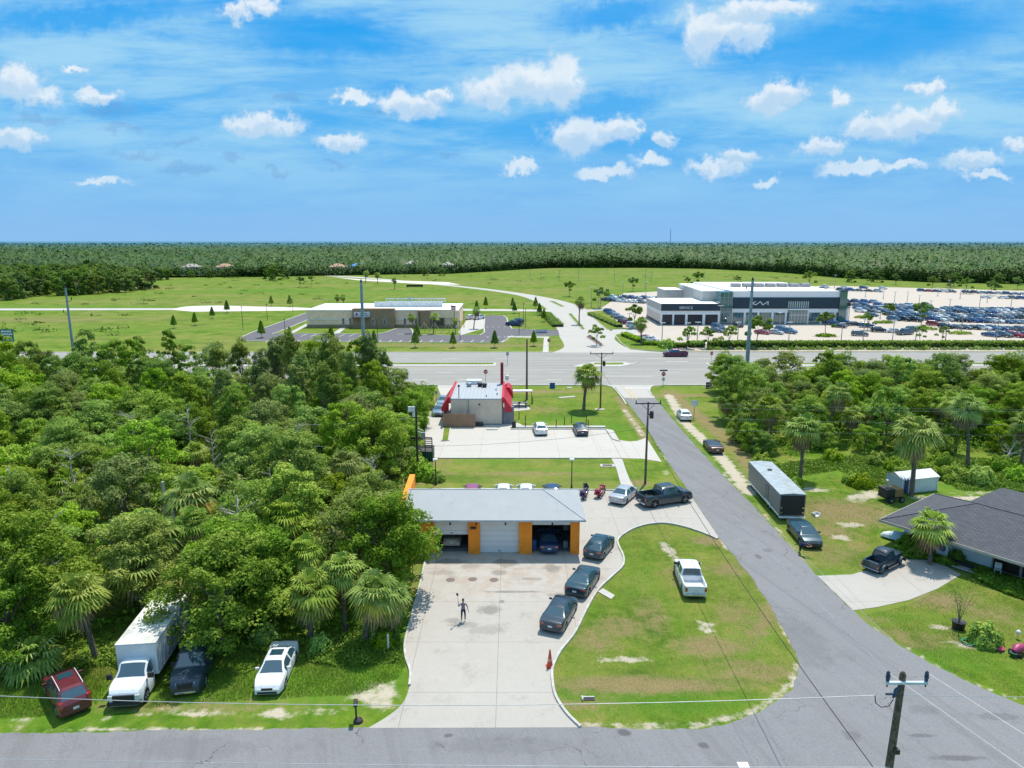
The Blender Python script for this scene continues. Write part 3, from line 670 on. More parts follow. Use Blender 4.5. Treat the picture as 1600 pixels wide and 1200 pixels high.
# hose booms and shelf inside the right bay
m2=MB(); m2.box(gx(881),gx(889),.9,1.5,1.9,2.9); m2.build('wall_cabinet',plain('dark_teal_box',(.02,.04,.06),.6),g)
M_barrel=plain('blue_plastic',(.03,.12,.33),.5)
t=empty('barrel',(gx(833)+.1,fy+1.0,.052),0,'blue plastic barrel just inside the right-hand bay of the orange garage','barrel')
MB().lathe([(.27,0),(.29,.2),(.29,.7),(.26,.88),(.1,.9)],seg=14).build('drum',M_barrel,t,smooth=40); MB().lathe([(.05,.9),(.05,.94)],seg=8).build('cap',M_black,t)
t=empty('hand_trolley',(gx(885),fy+1.3,.052),0,'dark hand trolley with a grey box against the right wall inside the garage bay','trolley')
MB().box(-.25,.25,-.2,.2,.02,.05).tube((-.2,.18,.05),(-.2,.3,1.2),.02).tube((.2,.18,.05),(.2,.3,1.2),.02).tube((-.2,.3,1.2),(.2,.3,1.2),.02).build('frame',M_black,t); MB().box(-.2,.2,-.15,.15,.055,.6).build('box',plain('grey_box',(.3,.3,.32),.7),t)
# ---------------------------------------------------------------- drive-through restaurant
rb=G(740,664); ry=rb.y; x0=G(705,664).x; x1=G(784,664).x
rz=height(740,625,Vector((0,ry,0)))
ry2=atY(740,601,ry).y
# depth of the building from its roof line (roof back edge seen at row 600)
d=ray(740,600); t=(rz-CAMH)/d.z; ry2=d.y*t
r=empty('drive_through_restaurant',(0,ry,0),0,'small flat-roofed drive-through restaurant with beige back wall and red awnings','restaurant')
M_beige=wallmat('beige_block',(.66,.54,.43)); D=ry2-ry
MB().box(x0,x1,0,D,0,rz).build('wall',M_beige,r)
M_rr=stripes('white_standing_seam_roof',(.40,.415,.43),(.27,.28,.30),.6,0,.06,.5)
ro=MB().box(x0-.02,x1+.02,-.02,D,rz,rz+.22).build('roof',M_rr,r)
MB().box(x0-.35,x0-.02,-.1,D+.1,rz-.5,rz+.45).build('parapet',M_red,ro); MB().box(x1+.02,x1+.35,-.1,D+.1,rz-.5,rz+.45).build('parapet',M_red,ro)
for px,py in ((733,606),(750,606),(757,607)):
    q=G(px,py,rz); MB().lathe([(.35,0),(.35,.4),(.45,.42),(.45,.6),(.1,.7)],(q.x,q.y-ry,rz+.22),10).build('roof_vent',M_black if px!=733 else M_steel,ro)
q=G(717,625,rz); MB().tube((q.x,.15,rz+.22),(q.x,.15,rz+2.0),.06).lathe([(.16,0),(.16,.3)],(q.x,.15,rz+2.0),8).build('flue',M_black,ro)
q=G(738,607,rz); MB().box(q.x-1.1,q.x+1.4,D-1.6,D-.2,rz+.22,rz+.9).build('air_conditioner',M_trim,ro)
for px,py in ((760,622),(775,612),(777,619)):
    q=G(px,py,rz); MB().lathe([(.1,0),(.1,.3)],(q.x,q.y-ry,rz+.22),8).build('vent_pipe',M_steel,ro)
# sloping side awnings
for sgn,xa in ((-1,x0-.36),(1,x1+.36)):
    xb=xa+sgn*1.15
    ya,yb=(.6,D-2.2) if sgn<0 else (.2,D-2.5)
    mb=MB(); mb.poly([(xa,ya,rz+.35),(xb,ya,rz-1.3),(xb,yb,rz-1.3),(xa,yb,rz+.35)]); mb.poly([(xb,ya,rz-1.3),(xb,ya,rz-1.9),(xb,yb,rz-1.9),(xb,yb,rz-1.3)])
    mb.poly([(xa,ya,rz+.35),(xa,ya,rz-1.9),(xb,ya,rz-1.9),(xb,ya,rz-1.3)]); mb.poly([(xa,yb,rz+.35),(xb,yb,rz-1.3),(xb,yb,rz-1.9),(xa,yb,rz-1.9)])
    mb.build('awning',M_red,r)
xa=x1+.36
MB().box(xa+.003,xa+1.5,.5,1.2,0,rz-1.2).build('corner_post',plain('grey_post',(.2,.2,.22),.6),r)
# round red drum canopy at the front right
mb=MB(); c=(x1+.9,D-2.0,rz-1.0); seg=24
pr=[]; 
for i in range(seg+1):
    a=math.pi*i/seg; pr.append((c[0]+.85*math.cos(a),c[2]-.6+1.8*math.sin(a)))
for i in range(seg): 
    (xa_,za),(xb_,zb)=pr[i],pr[i+1]
    mb.poly([(xa_,D-3.6,za),(xb_,D-3.6,zb),(xb_,D+.2,zb),(xa_,D+.2,za)])
mb.poly([(p[0],D-3.6,p[1]) for p in pr]); mb.poly([(p[0],D+.2,p[1]) for p in reversed(pr)])
mb.build('arched_canopy',M_red,r,smooth=40)
MB().lathe([(.3,0),(.28,.7),(.05,.9)],(x1+.75,D-1.2,rz+.95),10).build('canopy_lamp',M_trim,r)
# red fin sign tower
q=G(783,600,0); qx=atY(784,566,ry2).x; top=atY(784,566,ry2-.6).z
MB().box(qx-.06,qx+.28,D-1.5,D-.5,0,top).build('sign_fin',plain('dark_red_fin',(.16,.01,.02),.5),r)
MB().box(qx-.2,qx-.065,D-1.5,D-.5,rz,top+.0).build('sign_fin_face',M_red,r)
MB().box(x0+.003,x1-.003,-.12,-.003,.0,.22).build('plinth',plain('grey_plinth',(.3,.28,.26),.8),r)
for px,pz in ((749,632),(738,648)):
    q=atY(px,pz,ry-.05); MB().box(q.x-.12,q.x+.12,-.14,-.003,q.z-.1,q.z+.1).build('wall_lamp',M_metal_d,r)
MB().box(G(742,664).x,G(755,664).x,-.9,-.125,0,.5).build('drain_box',M_metal_d,r)
MB().box(x0+2.6,x0+2.72,-.1,-.003,1.2,rz).build('conduit',M_steel,r)
# wooden service-yard fence
fxa=G(692,668).x; fxb=G(743,668).x; fyy=G(700,668).y
M_fw=stripes('fence_boards',(.33,.20,.13),(.07,.04,.03),.22,0,.09,.85,var=.3)
t=empty('timber_screen_fence',(0,fyy,0),0,'brown vertical-board fence screening the yard behind the beige restaurant wall','fence')
MB().box(fxa,fxb,-.04,.02,.05,2.1).build('boards',M_fw,t); MB().box(fxa,fxa+.06,.02,1.6,.05,2.1).build('end_boards',stripes('fence_boards_side',(.33,.20,.13),(.07,.04,.03),.22,1,.09,.85),t)
for x in np.linspace(fxa+.1,fxb-.1,5): MB().box(x-.06,x+.06,.022,.14,0,2.15).build('post',M_wood,t)
t=empty('parking_block',tuple(G(769,672)),0,'long concrete wheel stop at the foot of the beige restaurant wall','wheel stop')
MB().box(-.9,.9,-.1,.1,.02,.16).build('block',M_kerb,t,bevel=.03)
# ---------------------------------------------------------------- clinic
cy=G(600,512).y
def cxp(px,Y=None): return atY(px,512,cy).x
def cz(py,px=600): return atY(px,py,cy).z
c=empty('clinic_building',(0,cy,0),0,'long cream and brown single-storey building with white roof beyond the highway','clinic')
M_cream=wallmat('clinic_cream',(.88,.62,.44)); M_brown=wallmat('clinic_brown',(.34,.22,.14)); M_wroof=plain('white_roof_membrane',(.82,.82,.80),.6,var=.04)
x0,x1=cxp(481),cxp(716); H0=cz(485.5); 
def depth_at(py,z):  # where a level z is seen at row py
    d=ray(600,py); return d.y*(z-CAMH)/d.z
CD=depth_at(475.5,H0)-cy
MB().box(x0,x1,0,CD,0,H0).build('wall',M_cream,c)
MB().box(x0-.2,x1+.2,-.2,-.003,0,1.0).build('wainscot',M_brown,c)
MB().box(x0-.15,x1+.15,-.15,CD+.15,H0,H0+.3).build('roof',M_wroof,c)
MB().box(x0+.003,x1,-.12,-.003,H0*.46,H0*.5).build('band',M_trim,c)
b0,b1=cxp(553),cxp(618); HB=cz(483.5)
MB().box(b0,b1,-1.5,1.0,0,HB+.35).build('brown_block',M_brown,c)
MB().box(b0,b0+(b1-b0)*.41,-3.2,-1.503,HB*.55,HB*.63).build('entrance_canopy',plain('canopy_brown',(.12,.08,.06),.7),c)
e0,e1=cxp(654),cxp(673); MB().box(e0,e1,-1.5,1.0,0,HB-.2).build('brown_block',M_brown,c)
MB().box(e1,x1-1.2,-.6,-.21,HB*.55,HB).build('fascia_panel',M_cream,c)
MB().box(e1+.003,x1-4.5,-.5,-.205,1.0,HB*.54).build('porch_shade_panel',plain('porch_shadow',(.10,.075,.06),.8),c)  # dark panel stands in for the shade inside a porch
MB().box(x1-1.0,x1+.6,-1.0,-.21,0,HB-.3).build('corner_pier',M_cream,c)
for px in (537,548,569,585,603,633,650,674,680): 
    x=cxp(px); yb=-1.505 if 553<px<618 else -.01
    if px in (674,680): yb=-.505
    f=MB().box(x-.42,x+.42,yb-.1,yb,1.1,3.1).build('window',M_trim,c); MB().box(x-.33,x+.33,yb-.13,yb-.103,1.2,3.0).build('pane',M_glass,f)
s0,s1=cxp(555.5),cxp(580); 
sb=MB().box(s0,s1,-1.62,-1.505,cz(494),cz(486.5)).build('sign_board',M_trim,c)
zc=(cz(494)+cz(486.5))/2; xs0=s0+.9
m2=MB(); m2.box(xs0-.42,xs0+.42,-1.66,-1.625,zc-.14,zc+.14); m2.box(xs0-.14,xs0+.14,-1.663,-1.628,zc-.42,zc+.42); m2.build('red_emblem',M_redp,sb)
M_txt=plain('dark_lettering',(.05,.05,.08),.6)
m2=MB(); random.seed(3)
for row,(zz,n,hh) in enumerate(((zc+.28,9,.30),(zc-.3,12,.2))):
    x=xs0+1.0
    for i in range(n):
        wdt=random.uniform(.12,.26); m2.box(x,x+wdt,-1.65,-1.62,zz-hh/2,zz+hh/2*random.choice((1,1,.6))); x+=wdt+.09
        if x>s1-.4: break
m2.build('lettering',M_txt,sb)
# rooftop screens
def zdepth(py,z): d=ray(600,py); return d.y*(z-CAMH)/d.z-cy
u0,u1=cxp(577),cxp(697)
MB().box(u0,u1-2,CD*.42,CD*.45,H0+.3,H0+2.0).build('roof_screen',plain('pale_screen',(.62,.63,.62),.6),c)
m2=MB(); y0s,y1s=CD*.62,CD*.95
for i in range(17):
    x=cxp(586)+i*(cxp(687)-cxp(586))/16; m2.box(x-.06,x+.06,y1s-.1,y1s,H0+.3,H0+2.4); 
m2.box(cxp(586),cxp(687),y1s-.15,y1s-.103,H0+1.9,H0+2.3).box(cxp(586),cxp(687),y1s-.15,y1s-.103,H0+1.0,H0+1.3); m2.build('roof_frame',plain('pale_frame',(.60,.63,.62),.5),c)
for i,px in enumerate((590,600,612,622,650,665)):
    x=cxp(px); MB().box(x-1,x+1,CD*.7,CD*.82,H0+.3,H0+1.3).build('rooftop_unit',M_steel,c)
MB().box(cxp(630)-.3,cxp(630)+.3,CD*.7,CD*.72,H0+.3,H0+3.2).build('flue',M_steel,c)
# ---------------------------------------------------------------- dealership
dy=G(1200,506).y
def dx(px,Y=0): return atY(px,506,dy+Y).x
def dz(py,px=1200,Y=0): return atY(px,py,dy+Y).z
dl_=empty('car_dealership',(0,dy,0),0,'large white-roofed car dealership with black facade band and glass showroom','dealership')
M_dblk=plain('black_facade_panel',(.010,.034,.055),.45,var=.1,scale=.3); M_dwh=plain('white_facade_panel',(.80,.80,.80),.5,var=.04)
M_dgrey=wallmat('grey_block_wall',(.50,.48,.46))
x0,x1=dx(1141),dx(1307); ZT=dz(457); ZB1=dz(464.5); ZB0=dz(482); ZG=dz(488)
# showroom
DD=52.0
MB().box(x0,x1,0,DD,0,ZT).build('wall',M_dgrey,dl_)
MB().box(x0+.003,x1-.003,-.5,-.003,ZB1,ZT+.1).build('white_band',M_dwh,dl_)
MB().box(x0+.003,x1-.003,-.7,-.003,ZB0,ZB1-.003).build('black_band',M_dblk,dl_)
MB().box(x0+.003,x1-.003,-.6,-.003,ZG,ZB0-.003).build('white_band',M_dwh,dl_)
cp=[1141,1162,1183,1205,1226,1260,1281,1302]
for px in cp: MB().box(dx(px)-.35,dx(px)+.35,-.6,-.003,0,ZG).build('facade_column',M_dwh,dl_)
for a,b in zip(cp[:-1],cp[1:]):
    if a==1226: continue
    f=MB().box(dx(a)+.353,dx(b)-.353,-.16,-.004,.12,ZG-.01).build('showroom_window',M_glassg,dl_)
    n=4; m2=MB()
    for k in range(1,n):
        x=dx(a)+(dx(b)-dx(a))*k/n; m2.box(x-.05,x+.05,-.22,-.163,.12,ZG-.02)
    m2.box(dx(a)+.36,dx(b)-.36,-.215,-.165,ZG*.55,ZG*.58); m2.build('mullions',M_steel,f)
# entrance portal
e0,e1=dx(1228.5),dx(1259); 
MB().box(e0,e1,-1.4,-.005,dz(484),dz(482)).build('portal_lintel',M_dwh,dl_); f=MB().box(e0+.2,e1-.2,-1.1,-.605,.1,dz(484.5)).build('entrance_glazing',M_glassg,dl_)
m2=MB()
for k in range(1,6): x=e0+(e1-e0)*k/6; m2.box(x-.05,x+.05,-1.17,-1.103,.1,dz(485))
m2.box(e0+.2,e1-.2,-1.165,-1.105,3.0,3.15); m2.build('mullions',M_dwh,f)
f=MB().box(e0,e1,-.78,-.703,dz(481),dz(470.5)).build('upper_window',plain('green_grey_glass',(.10,.16,.16),.15),dl_); m2=MB()
for k in range(0,10): x=e0+(e1-e0)*k/9; m2.box(x-.06,x+.06,-.84,-.783,dz(481),dz(470.5))
m2.build('mullions',M_dwh,f)
MB().box(x0-.0,x1+.1,-.5,DD+.1,ZT+.1,ZT+.5).build('roof',M_wroof,dl_)
f=MB().box(x1+.005,x1+2.4,-1.0,3.0,0,ZT+.4).build('glass_tower',M_glassg,dl_); MB().box(x1+.002,x1+2.5,-1.1,3.1,ZT+.403,ZT+.8).build('tower_cap',M_dblk,f)
g0,g1=dx(1122),dx(1141); f=MB().box(g0,x0-.005,-.9,4,0,ZT+.2).build('glass_tower',M_glassg,dl_); m2=MB()
for k in range(0,4): x=g0+(x0-g0)*k/3-.05; m2.box(x-.08,x+.08,-1.0,-.903,0,ZT+.2)
for z in (ZG,ZB0,ZB1): m2.box(g0,x0-.01,-.96,-.905,z-.1,z+.1)
m2.build('mullions',M_steel,f)
# service wing, lower, in front-left
sy0,sy1=-3.0,20
sx0=atY(1032,505,dy-3).x; sx1=g0-.3; SZ1=atY(1032,474.5,dy-3).z; SZ0=atY(1032,485.5,dy-3).z; DZ=atY(1032,491.5,dy-3).z
MB().box(sx0,sx1,sy0,22,0,SZ1-.3).build('wall',M_dwh,dl_)
MB().box(sx0-.06,sx1,sy0-.3,sy0-.003,SZ0,SZ1).build('black_band',M_dblk,dl_); MB().box(sx0-.3,sx0-.063,sy0-.3,22,SZ0,SZ1).build('black_band',M_dgrey,dl_)
MB().box(sx0+.003,sx1-.003,sy0-.002,22,SZ1-.3,SZ1-.12).build('roof',M_wroof,dl_)
for a,b in ((1034.5,1050),(1053,1070),(1074,1097),(1101.5,1121)):
    xa=atY(a,505,dy-3).x; xb=min(atY(b,505,dy-3).x,sx1-.2)
    MB().box(xa,xb,sy0-.06,sy0-.004,.05,DZ).build('service_bay_door',plain('dark_bay',(.012,.018,.03),.3),dl_)
ncol=8
for k in range(ncol):
    ya=sy0+1.5+k*2.9; MB().box(sx0-.063,sx0-.003,ya,ya+1.9,.9,DZ).build('bay_window',M_glass,dl_)
MB().box(sx0-.08,sx0-.003,sy0,22,0,.85).build('plinth',M_dblk,dl_)
xg0=sx0+4; xg1=dx(1121)
# tall grey shop block behind the wing
BZ=atY(1060,446,dy+52).z; 
by0=14; m2=MB(); bx0=atY(1060,470,dy+50).x; bx1=x0-.01
m2.prism([(dx(1095,8),8),(bx1,8),(bx1,50),(bx0,50)],0,ZT-.35); m2.build('workshop_block',M_dgrey,dl_)
MB().prism([(dx(1095,8)-.1,7.9),(bx1,7.9),(bx1,50.1),(bx0-.1,50.1)],ZT-.347,ZT+.02).build('roof',M_wroof,dl_)
m2=MB(); xa=atY(1036,470,dy+44).x; m2.box(xa,bx0+3,42,56,0,ZT-2.2).build('annex',M_dgrey,dl_); MB().box(xa-.1,bx0-.2,41.9,56,ZT-2.197,ZT-1.9).build('roof',M_wroof,dl_)
# right low wing
MB().box(x1+2.6,dx(1333),4,20,0,dz(478)-.2).build('wall',M_dwh,dl_); MB().box(x1+2.6,dx(1333),3.6,3.997,dz(483),dz(474)).build('black_band',M_dblk,dl_); MB().box(dx(1333)+.003,dx(1333)+.3,3.6,20,dz(483),dz(474)).build('black_band',M_dblk,dl_)
MB().box(x1+2.6,dx(1333),4,20,dz(478)-.197,dz(478)).build('roof',M_wroof,dl_); MB().box(x1+3.2,dx(1322),3.94,3.99,.3,dz(490)).build('showroom_window',M_glassg,dl_)
for k in range(7):
    x=dx(1170)+k*4.2; MB().box(x,x+3.0,20,23,ZT+.5,ZT+1.8).build('rooftop_unit',plain('unit_grey',(.36,.34,.34),.7),dl_)
MB().box(dx(1222),dx(1222)+2,22,24,ZT+.5,ZT+1.0).build('rooftop_unit',M_dwh,dl_)
# logo strokes: slanted K, inverted V, slanted N shape joined in one line
logo=[(0,0),(0,1),None,(0.02,.28),(.62,1),None,(.22,.5),(.62,0),(1.22,1),(1.55,.0),(2.25,1),(2.25,0)]
lx0=dx(1170); lx1=dx(1196.5); lz0=dz(476.2); lz1=dz(470.8); sc_=(lx1-lx0)/2.25; m2=MB(); prev=None
for p in logo:
    if p is None: prev=None; continue
    P=Vector((lx0+p[0]*sc_,-.78,lz0+p[1]*(lz1-lz0)))
    if prev is not None: m2.tube(prev,P,.16,seg=6)
    prev=P
m2.build('logo',M_trim,dl_)
letters('SERVICE',1.25,plain('pale_letters',(.45,.5,.52),.5),dl_,(atY(1072,481,dy-3.4).x,sy0-.36,(SZ0+SZ1)/2-.2),(math.pi/2,0,0),bold=.02)
# ---------------------------------------------------------------- white house on the right
M_shing=None
def shingle():
    m,nt=newmat('charcoal_shingles'); h=N(nt); p=h.obj()
    v=nt.nodes.new('ShaderNodeTexVoronoi'); v.inputs['Scale'].default_value=5; mp=nt.nodes.new('ShaderNodeMapping'); mp.inputs['Scale'].default_value=(.7,1.6,1); h.l(p,mp.inputs[0]); h.l(mp.outputs[0],v.inputs['Vector'])
    b=nt.nodes.new('ShaderNodeTexBrick'); b.inputs['Scale'].default_value=1.0; b.inputs['Brick Width'].default_value=.5; b.inputs['Row Height'].default_value=.2; b.inputs['Mortar Size'].default_value=.018
    b.inputs['Color1'].default_value=(.075,.078,.09,1); b.inputs['Color2'].default_value=(.115,.118,.132,1); b.inputs['Mortar'].default_value=(.03,.03,.036,1); h.l(p,b.inputs['Vector'])
    c=h.mix(h.math('MULTIPLY',h.noise(p,9,4,.7),.6),b.outputs[0],(.115,.118,.135)); h.bsdf(c,.9,bump=v.outputs[0],bstr=.2,bdist=.02,spec=.2); return m
M_shing=shingle()
hA=G(1440,852); hB=G(1600,899)
dv=(G(1600,882,2.5)-G(1374,812,2.5)).normalized(); ang=math.atan2(dv.y,dv.x)
EVH=2.5
eL=G(1374,812,EVH); 
hs=empty('house',tuple(hA),ang,'white bungalow with charcoal hip roof beside the curved driveway','house')
inv=Matrix.Rotation(-ang,3,'Z')
def HL(v): return inv@(Vector(v)-hA)
e_front0=HL(G(1374,812,EVH)); e_ridge=None; e_back=HL(G(1443,767,EVH))
L0=e_front0.x; LW=26.0; Dp=max(8.5,e_back.y-e_front0.y)
yF=HL(G(1520,857,EVH)).y; yB=yF+Dp; RH=EVH+Dp/2*.36
M_hw=wallmat('house_white_wall',(.84,.84,.82))
WY=HL(G(1545,882)).y-.55
MB().box(L0+.8,LW,WY,yB-.6,0,EVH-.02).build('wall',M_hw,hs)
mb=MB(); 
def P(x,y,z): return (x,y,z)
r0=L0+Dp/2*1.0
mb.poly([P(L0,yF,EVH),P(LW+1,yF,EVH),P(LW+1,yF+Dp/2,RH),P(r0,yF+Dp/2,RH)]); mb.poly([P(L0,yB,EVH),P(L0,yF,EVH),P(r0,yF+Dp/2,RH)])
mb.poly([P(LW+1,yB,EVH),P(L0,yB,EVH),P(r0,yF+Dp/2,RH),P(LW+1,yF+Dp/2,RH)]); mb.poly([P(L0,yF,EVH-.02),P(L0,yB,EVH-.02),P(LW+1,yB,EVH-.02),P(LW+1,yF,EVH-.02)])
hr=mb.build('roof',M_shing,hs)
MB().box(L0-.06,LW+1,yF-.06,yF-.003,EVH-.2,EVH+.03).box(L0-.06,L0-.003,yF,yB,EVH-.2,EVH+.03).build('fascia',plain('fascia_taupe',(.40,.36,.31),.6),hr)
m2=MB(); m2.tube(P(L0,yF,EVH+.03),P(r0,yF+Dp/2,RH+.02),.045,seg=5); m2.tube(P(L0,yB,EVH+.03),P(r0,yF+Dp/2,RH+.02),.045,seg=5); m2.tube(P(r0,yF+Dp/2,RH+.02),P(LW,yF+Dp/2,RH+.02),.045,seg=5); m2.build('ridge_cap',plain('ridge_shingle',(.11,.115,.13),.9),hr)
# rear extension roof
m2=MB(); xa=HL(G(1530,775,3)).x; xb=xa+16
m2.poly([P(xa,yB-2.0,EVH+.5),P(xb,yB-2.0,EVH+.5),P(xb,yB+2.6,EVH+1.5),P(xa+1.5,yB+2.6,EVH+1.5)]); m2.poly([P(xa,yB-2.0,EVH+.5),P(xa+1.5,yB+2.6,EVH+1.5),P(xa,yB+6,EVH+.2)]); m2.poly([P(xa+1.5,yB+2.6,EVH+1.5),P(xb,yB+2.6,EVH+1.5),P(xb,yB+6,EVH+.2),P(xa,yB+6,EVH+.2)])
m2.build('extension_roof',M_shing,hs); MB().box(xa+.5,xb,yB-.59,yB+5.3,0,EVH+.15).build('extension_wall',M_hw,hs)
wy=WY
M_bdoor=plain('dark_brown_door',(.035,.018,.013),.5); M_wblue=plain('window_frame_white',(.6,.62,.64),.5)
def hx_(px,py): return HL(G(px,py+8,0.0)).x
for (pa,pb,z0,z1,kind) in ((1500,1518,1.35,2.2,'w'),(1536,1556,.05,2.25,'d'),(1580,1600,.05,2.25,'d'),(1630,1650,1.0,2.2,'w')):
    xa=hx_(pa,880 if pa<1530 else 890 if pa<1570 else 905); xb=xa+ (2.0 if kind=='d' else 1.5)
    if kind=='w':
        f=MB().box(xa-.08,xb+.08,wy-.06,wy-.003,z0-.08,z1+.08).build('window',M_wblue,hs); MB().box(xa,xb,wy-.09,wy-.063,z0,z1).build('pane',M_glass,f)
    else:
        f=MB().box(xa,xb,wy-.07,wy-.003,z0,z1).build('door',M_bdoor,hs); MB().box(xa-.12,xa-.003,wy-.08,wy-.003,z0,z1+.1).box(xb+.003,xb+.12,wy-.08,wy-.003,z0,z1+.1).build('frame',plain('door_frame_taupe',(.4,.38,.34),.6),f)
        MB().lathe([(.04,0),(.04,.08)],(xb-.15,wy-.12,1.0),8).build('handle',M_chrome,f)
MB().box(hx_(1437,870),hx_(1437,870)+.1,wy-.6,wy-.5,0,EVH-.2).build('downpipe',M_trim,hs)
# garden objects against the house
def hpos(px,py): return G(px,py)
t=empty('porch_mat',tuple(G(1505,886)),ang,'dark grey ribbed porch mat by the bungalow front steps','mat'); MB().box(-2.0,2.0,-.9,.9,.03,.09).build('deck',plain('dark_deck',(.06,.06,.065),.8),t)
t=empty('doorstep',tuple(G(1515,893)),ang,'pale concrete step beside the dark porch mat','step'); MB().box(-1.3,1.3,-.35,.35,0,.14).build('slab',M_walk,t,bevel=.02)
t=empty('plastic_chair',tuple(G(1558,897)),ang+.3,'white plastic chair against the bungalow wall between the brown doors','chair')
MB().box(-.25,.25,-.25,.25,.42,.46).build('seat',M_trim,t); MB().box(-.25,.25,.22,.27,.47,.95).build('backrest',M_trim,t)
for a in (-.22,.22):
    for b in (-.22,.22): MB().box(a-.02,a+.02,b-.02,b+.02,.0,.417).build('leg',M_trim,t)
t=empty('garden_plaque',tuple(G(1471,870)),ang,'white wall plaque with a blue round emblem left of the bungalow windows','plaque')
MB().box(-.45,.45,-.05,.05,.2,1.3).build('panel',M_hw,t); em_=MB().lathe([(.3,0),(.3,.02)],(0,0,0),16).build('emblem',plain('blue_emblem',(.06,.12,.3),.5),t); em_.rotation_euler=(math.pi/2,0,0); em_.location=(.0,-.06,.85)
# white shed behind
sA=G(1409,772); sB=G(1463,766)
M_shed=stripes('corrugated_white_steel',(.62,.66,.68),(.42,.46,.5),.28,0,.12,.5); M_shr=stripes('shed_roof_steel',(.70,.73,.74),(.5,.52,.54),.4,0,.1,.45)
sv=(sB-sA); sa=math.atan2(sv.y,sv.x); sl=sv.length
s=empty('garden_shed',tuple(sA),sa,'white corrugated metal shed behind the charcoal-roofed bungalow','shed')
MB().box(0,sl,0,2.4,0,1.65).build('wall',M_shed,s); mb=MB(); mb.poly([P(-.15,-.15,1.65),P(sl+.15,-.15,1.65),P(sl+.15,1.2,2.2),P(-.15,1.2,2.2)]); mb.poly([P(-.15,2.55,1.65),P(-.15,1.2,2.2),P(sl+.15,1.2,2.2),P(sl+.15,2.55,1.65)]); mb.poly([P(0,0,1.65),P(0,1.2,2.15),P(0,2.4,1.65)]); mb.poly([P(sl,0,1.65),P(sl,2.4,1.65),P(sl,1.2,2.15)])
mb.build('roof',M_shr,s); MB().box(.2,.75,-.05,-.003,.05,1.75).build('door',plain('blue_door',(.03,.06,.18),.5),s)
m2=MB()
for a in (0,sl): m2.box(a-.05,a+.05,-.06,.04,0,1.655)
m2.build('corner_trim',M_trim,s)
# distant houses at the edge of the far wood
M_hroofs=[plain('roof_grey_far',(.28,.26,.27),.8),plain('roof_terracotta_far',(.42,.25,.17),.8),plain('roof_blue_tarp',(.05,.22,.55),.7),plain('roof_tan_far',(.36,.33,.29),.8)]
far=[(28,424,15,0,'grey-roofed'),(153,420,18,3,'tan-roofed'),(208,424,30,0,'broad grey-roofed'),(300,417,16,3,'pale tan-roofed'),(352,417,17,1,'terracotta-roofed'),(528,417,16,1,'terracotta-roofed'),(563,416,20,2,'blue-tarped'),(648,412,20,3,'tan-roofed'),(700,414,14,3,'small tan-roofed'),(424,415,12,1,'terracotta-roofed')]
words=['at the far left edge of the distant wood','left of the broad grey house in the distant wood','behind the dark tree clump left of the field','left of the terracotta-roofed house in the distant wood','above the white sand track at the distant wood edge','left of the blue-tarped house by the distant wood','at the distant wood edge past the clinic','past the boulevard bend by the distant wood','right of the other tan-roofed houses in the wood','left of the boulevard bend in the distant wood']
for (px,py,wd,ri,ds),wo in zip(far,words):
    q=G(px,py,3.5); o=empty('distant_house',(q.x,q.y,0),random.uniform(-.2,.2),f'{ds} house {wo}','house','houses along the far wood')
    wd=wd*1.0; MB().box(-wd/2+.6,wd/2-.6,-5.4,5.4,0,3.6).build('wall',M_cream if ri else M_hw,o)
    m2=MB(); a,b=wd/2,6; m2.poly([(-a,-b,3.6),(a,-b,3.6),(a-b,0,6.6),(-a+b,0,6.6)]); m2.poly([(a,-b,3.6),(a,b,3.6),(a-b,0,6.6)]); m2.poly([(a,b,3.6),(-a,b,3.6),(-a+b,0,6.6),(a-b,0,6.6)]); m2.poly([(-a,b,3.6),(-a,-b,3.6),(-a+b,0,6.6)])
    m2.build('roof',M_hroofs[ri],o)
    for x in (-wd/4,wd/5): MB().box(x-.8,x+.8,-5.46,-5.41,1,2.6).build('window',M_glass,o)
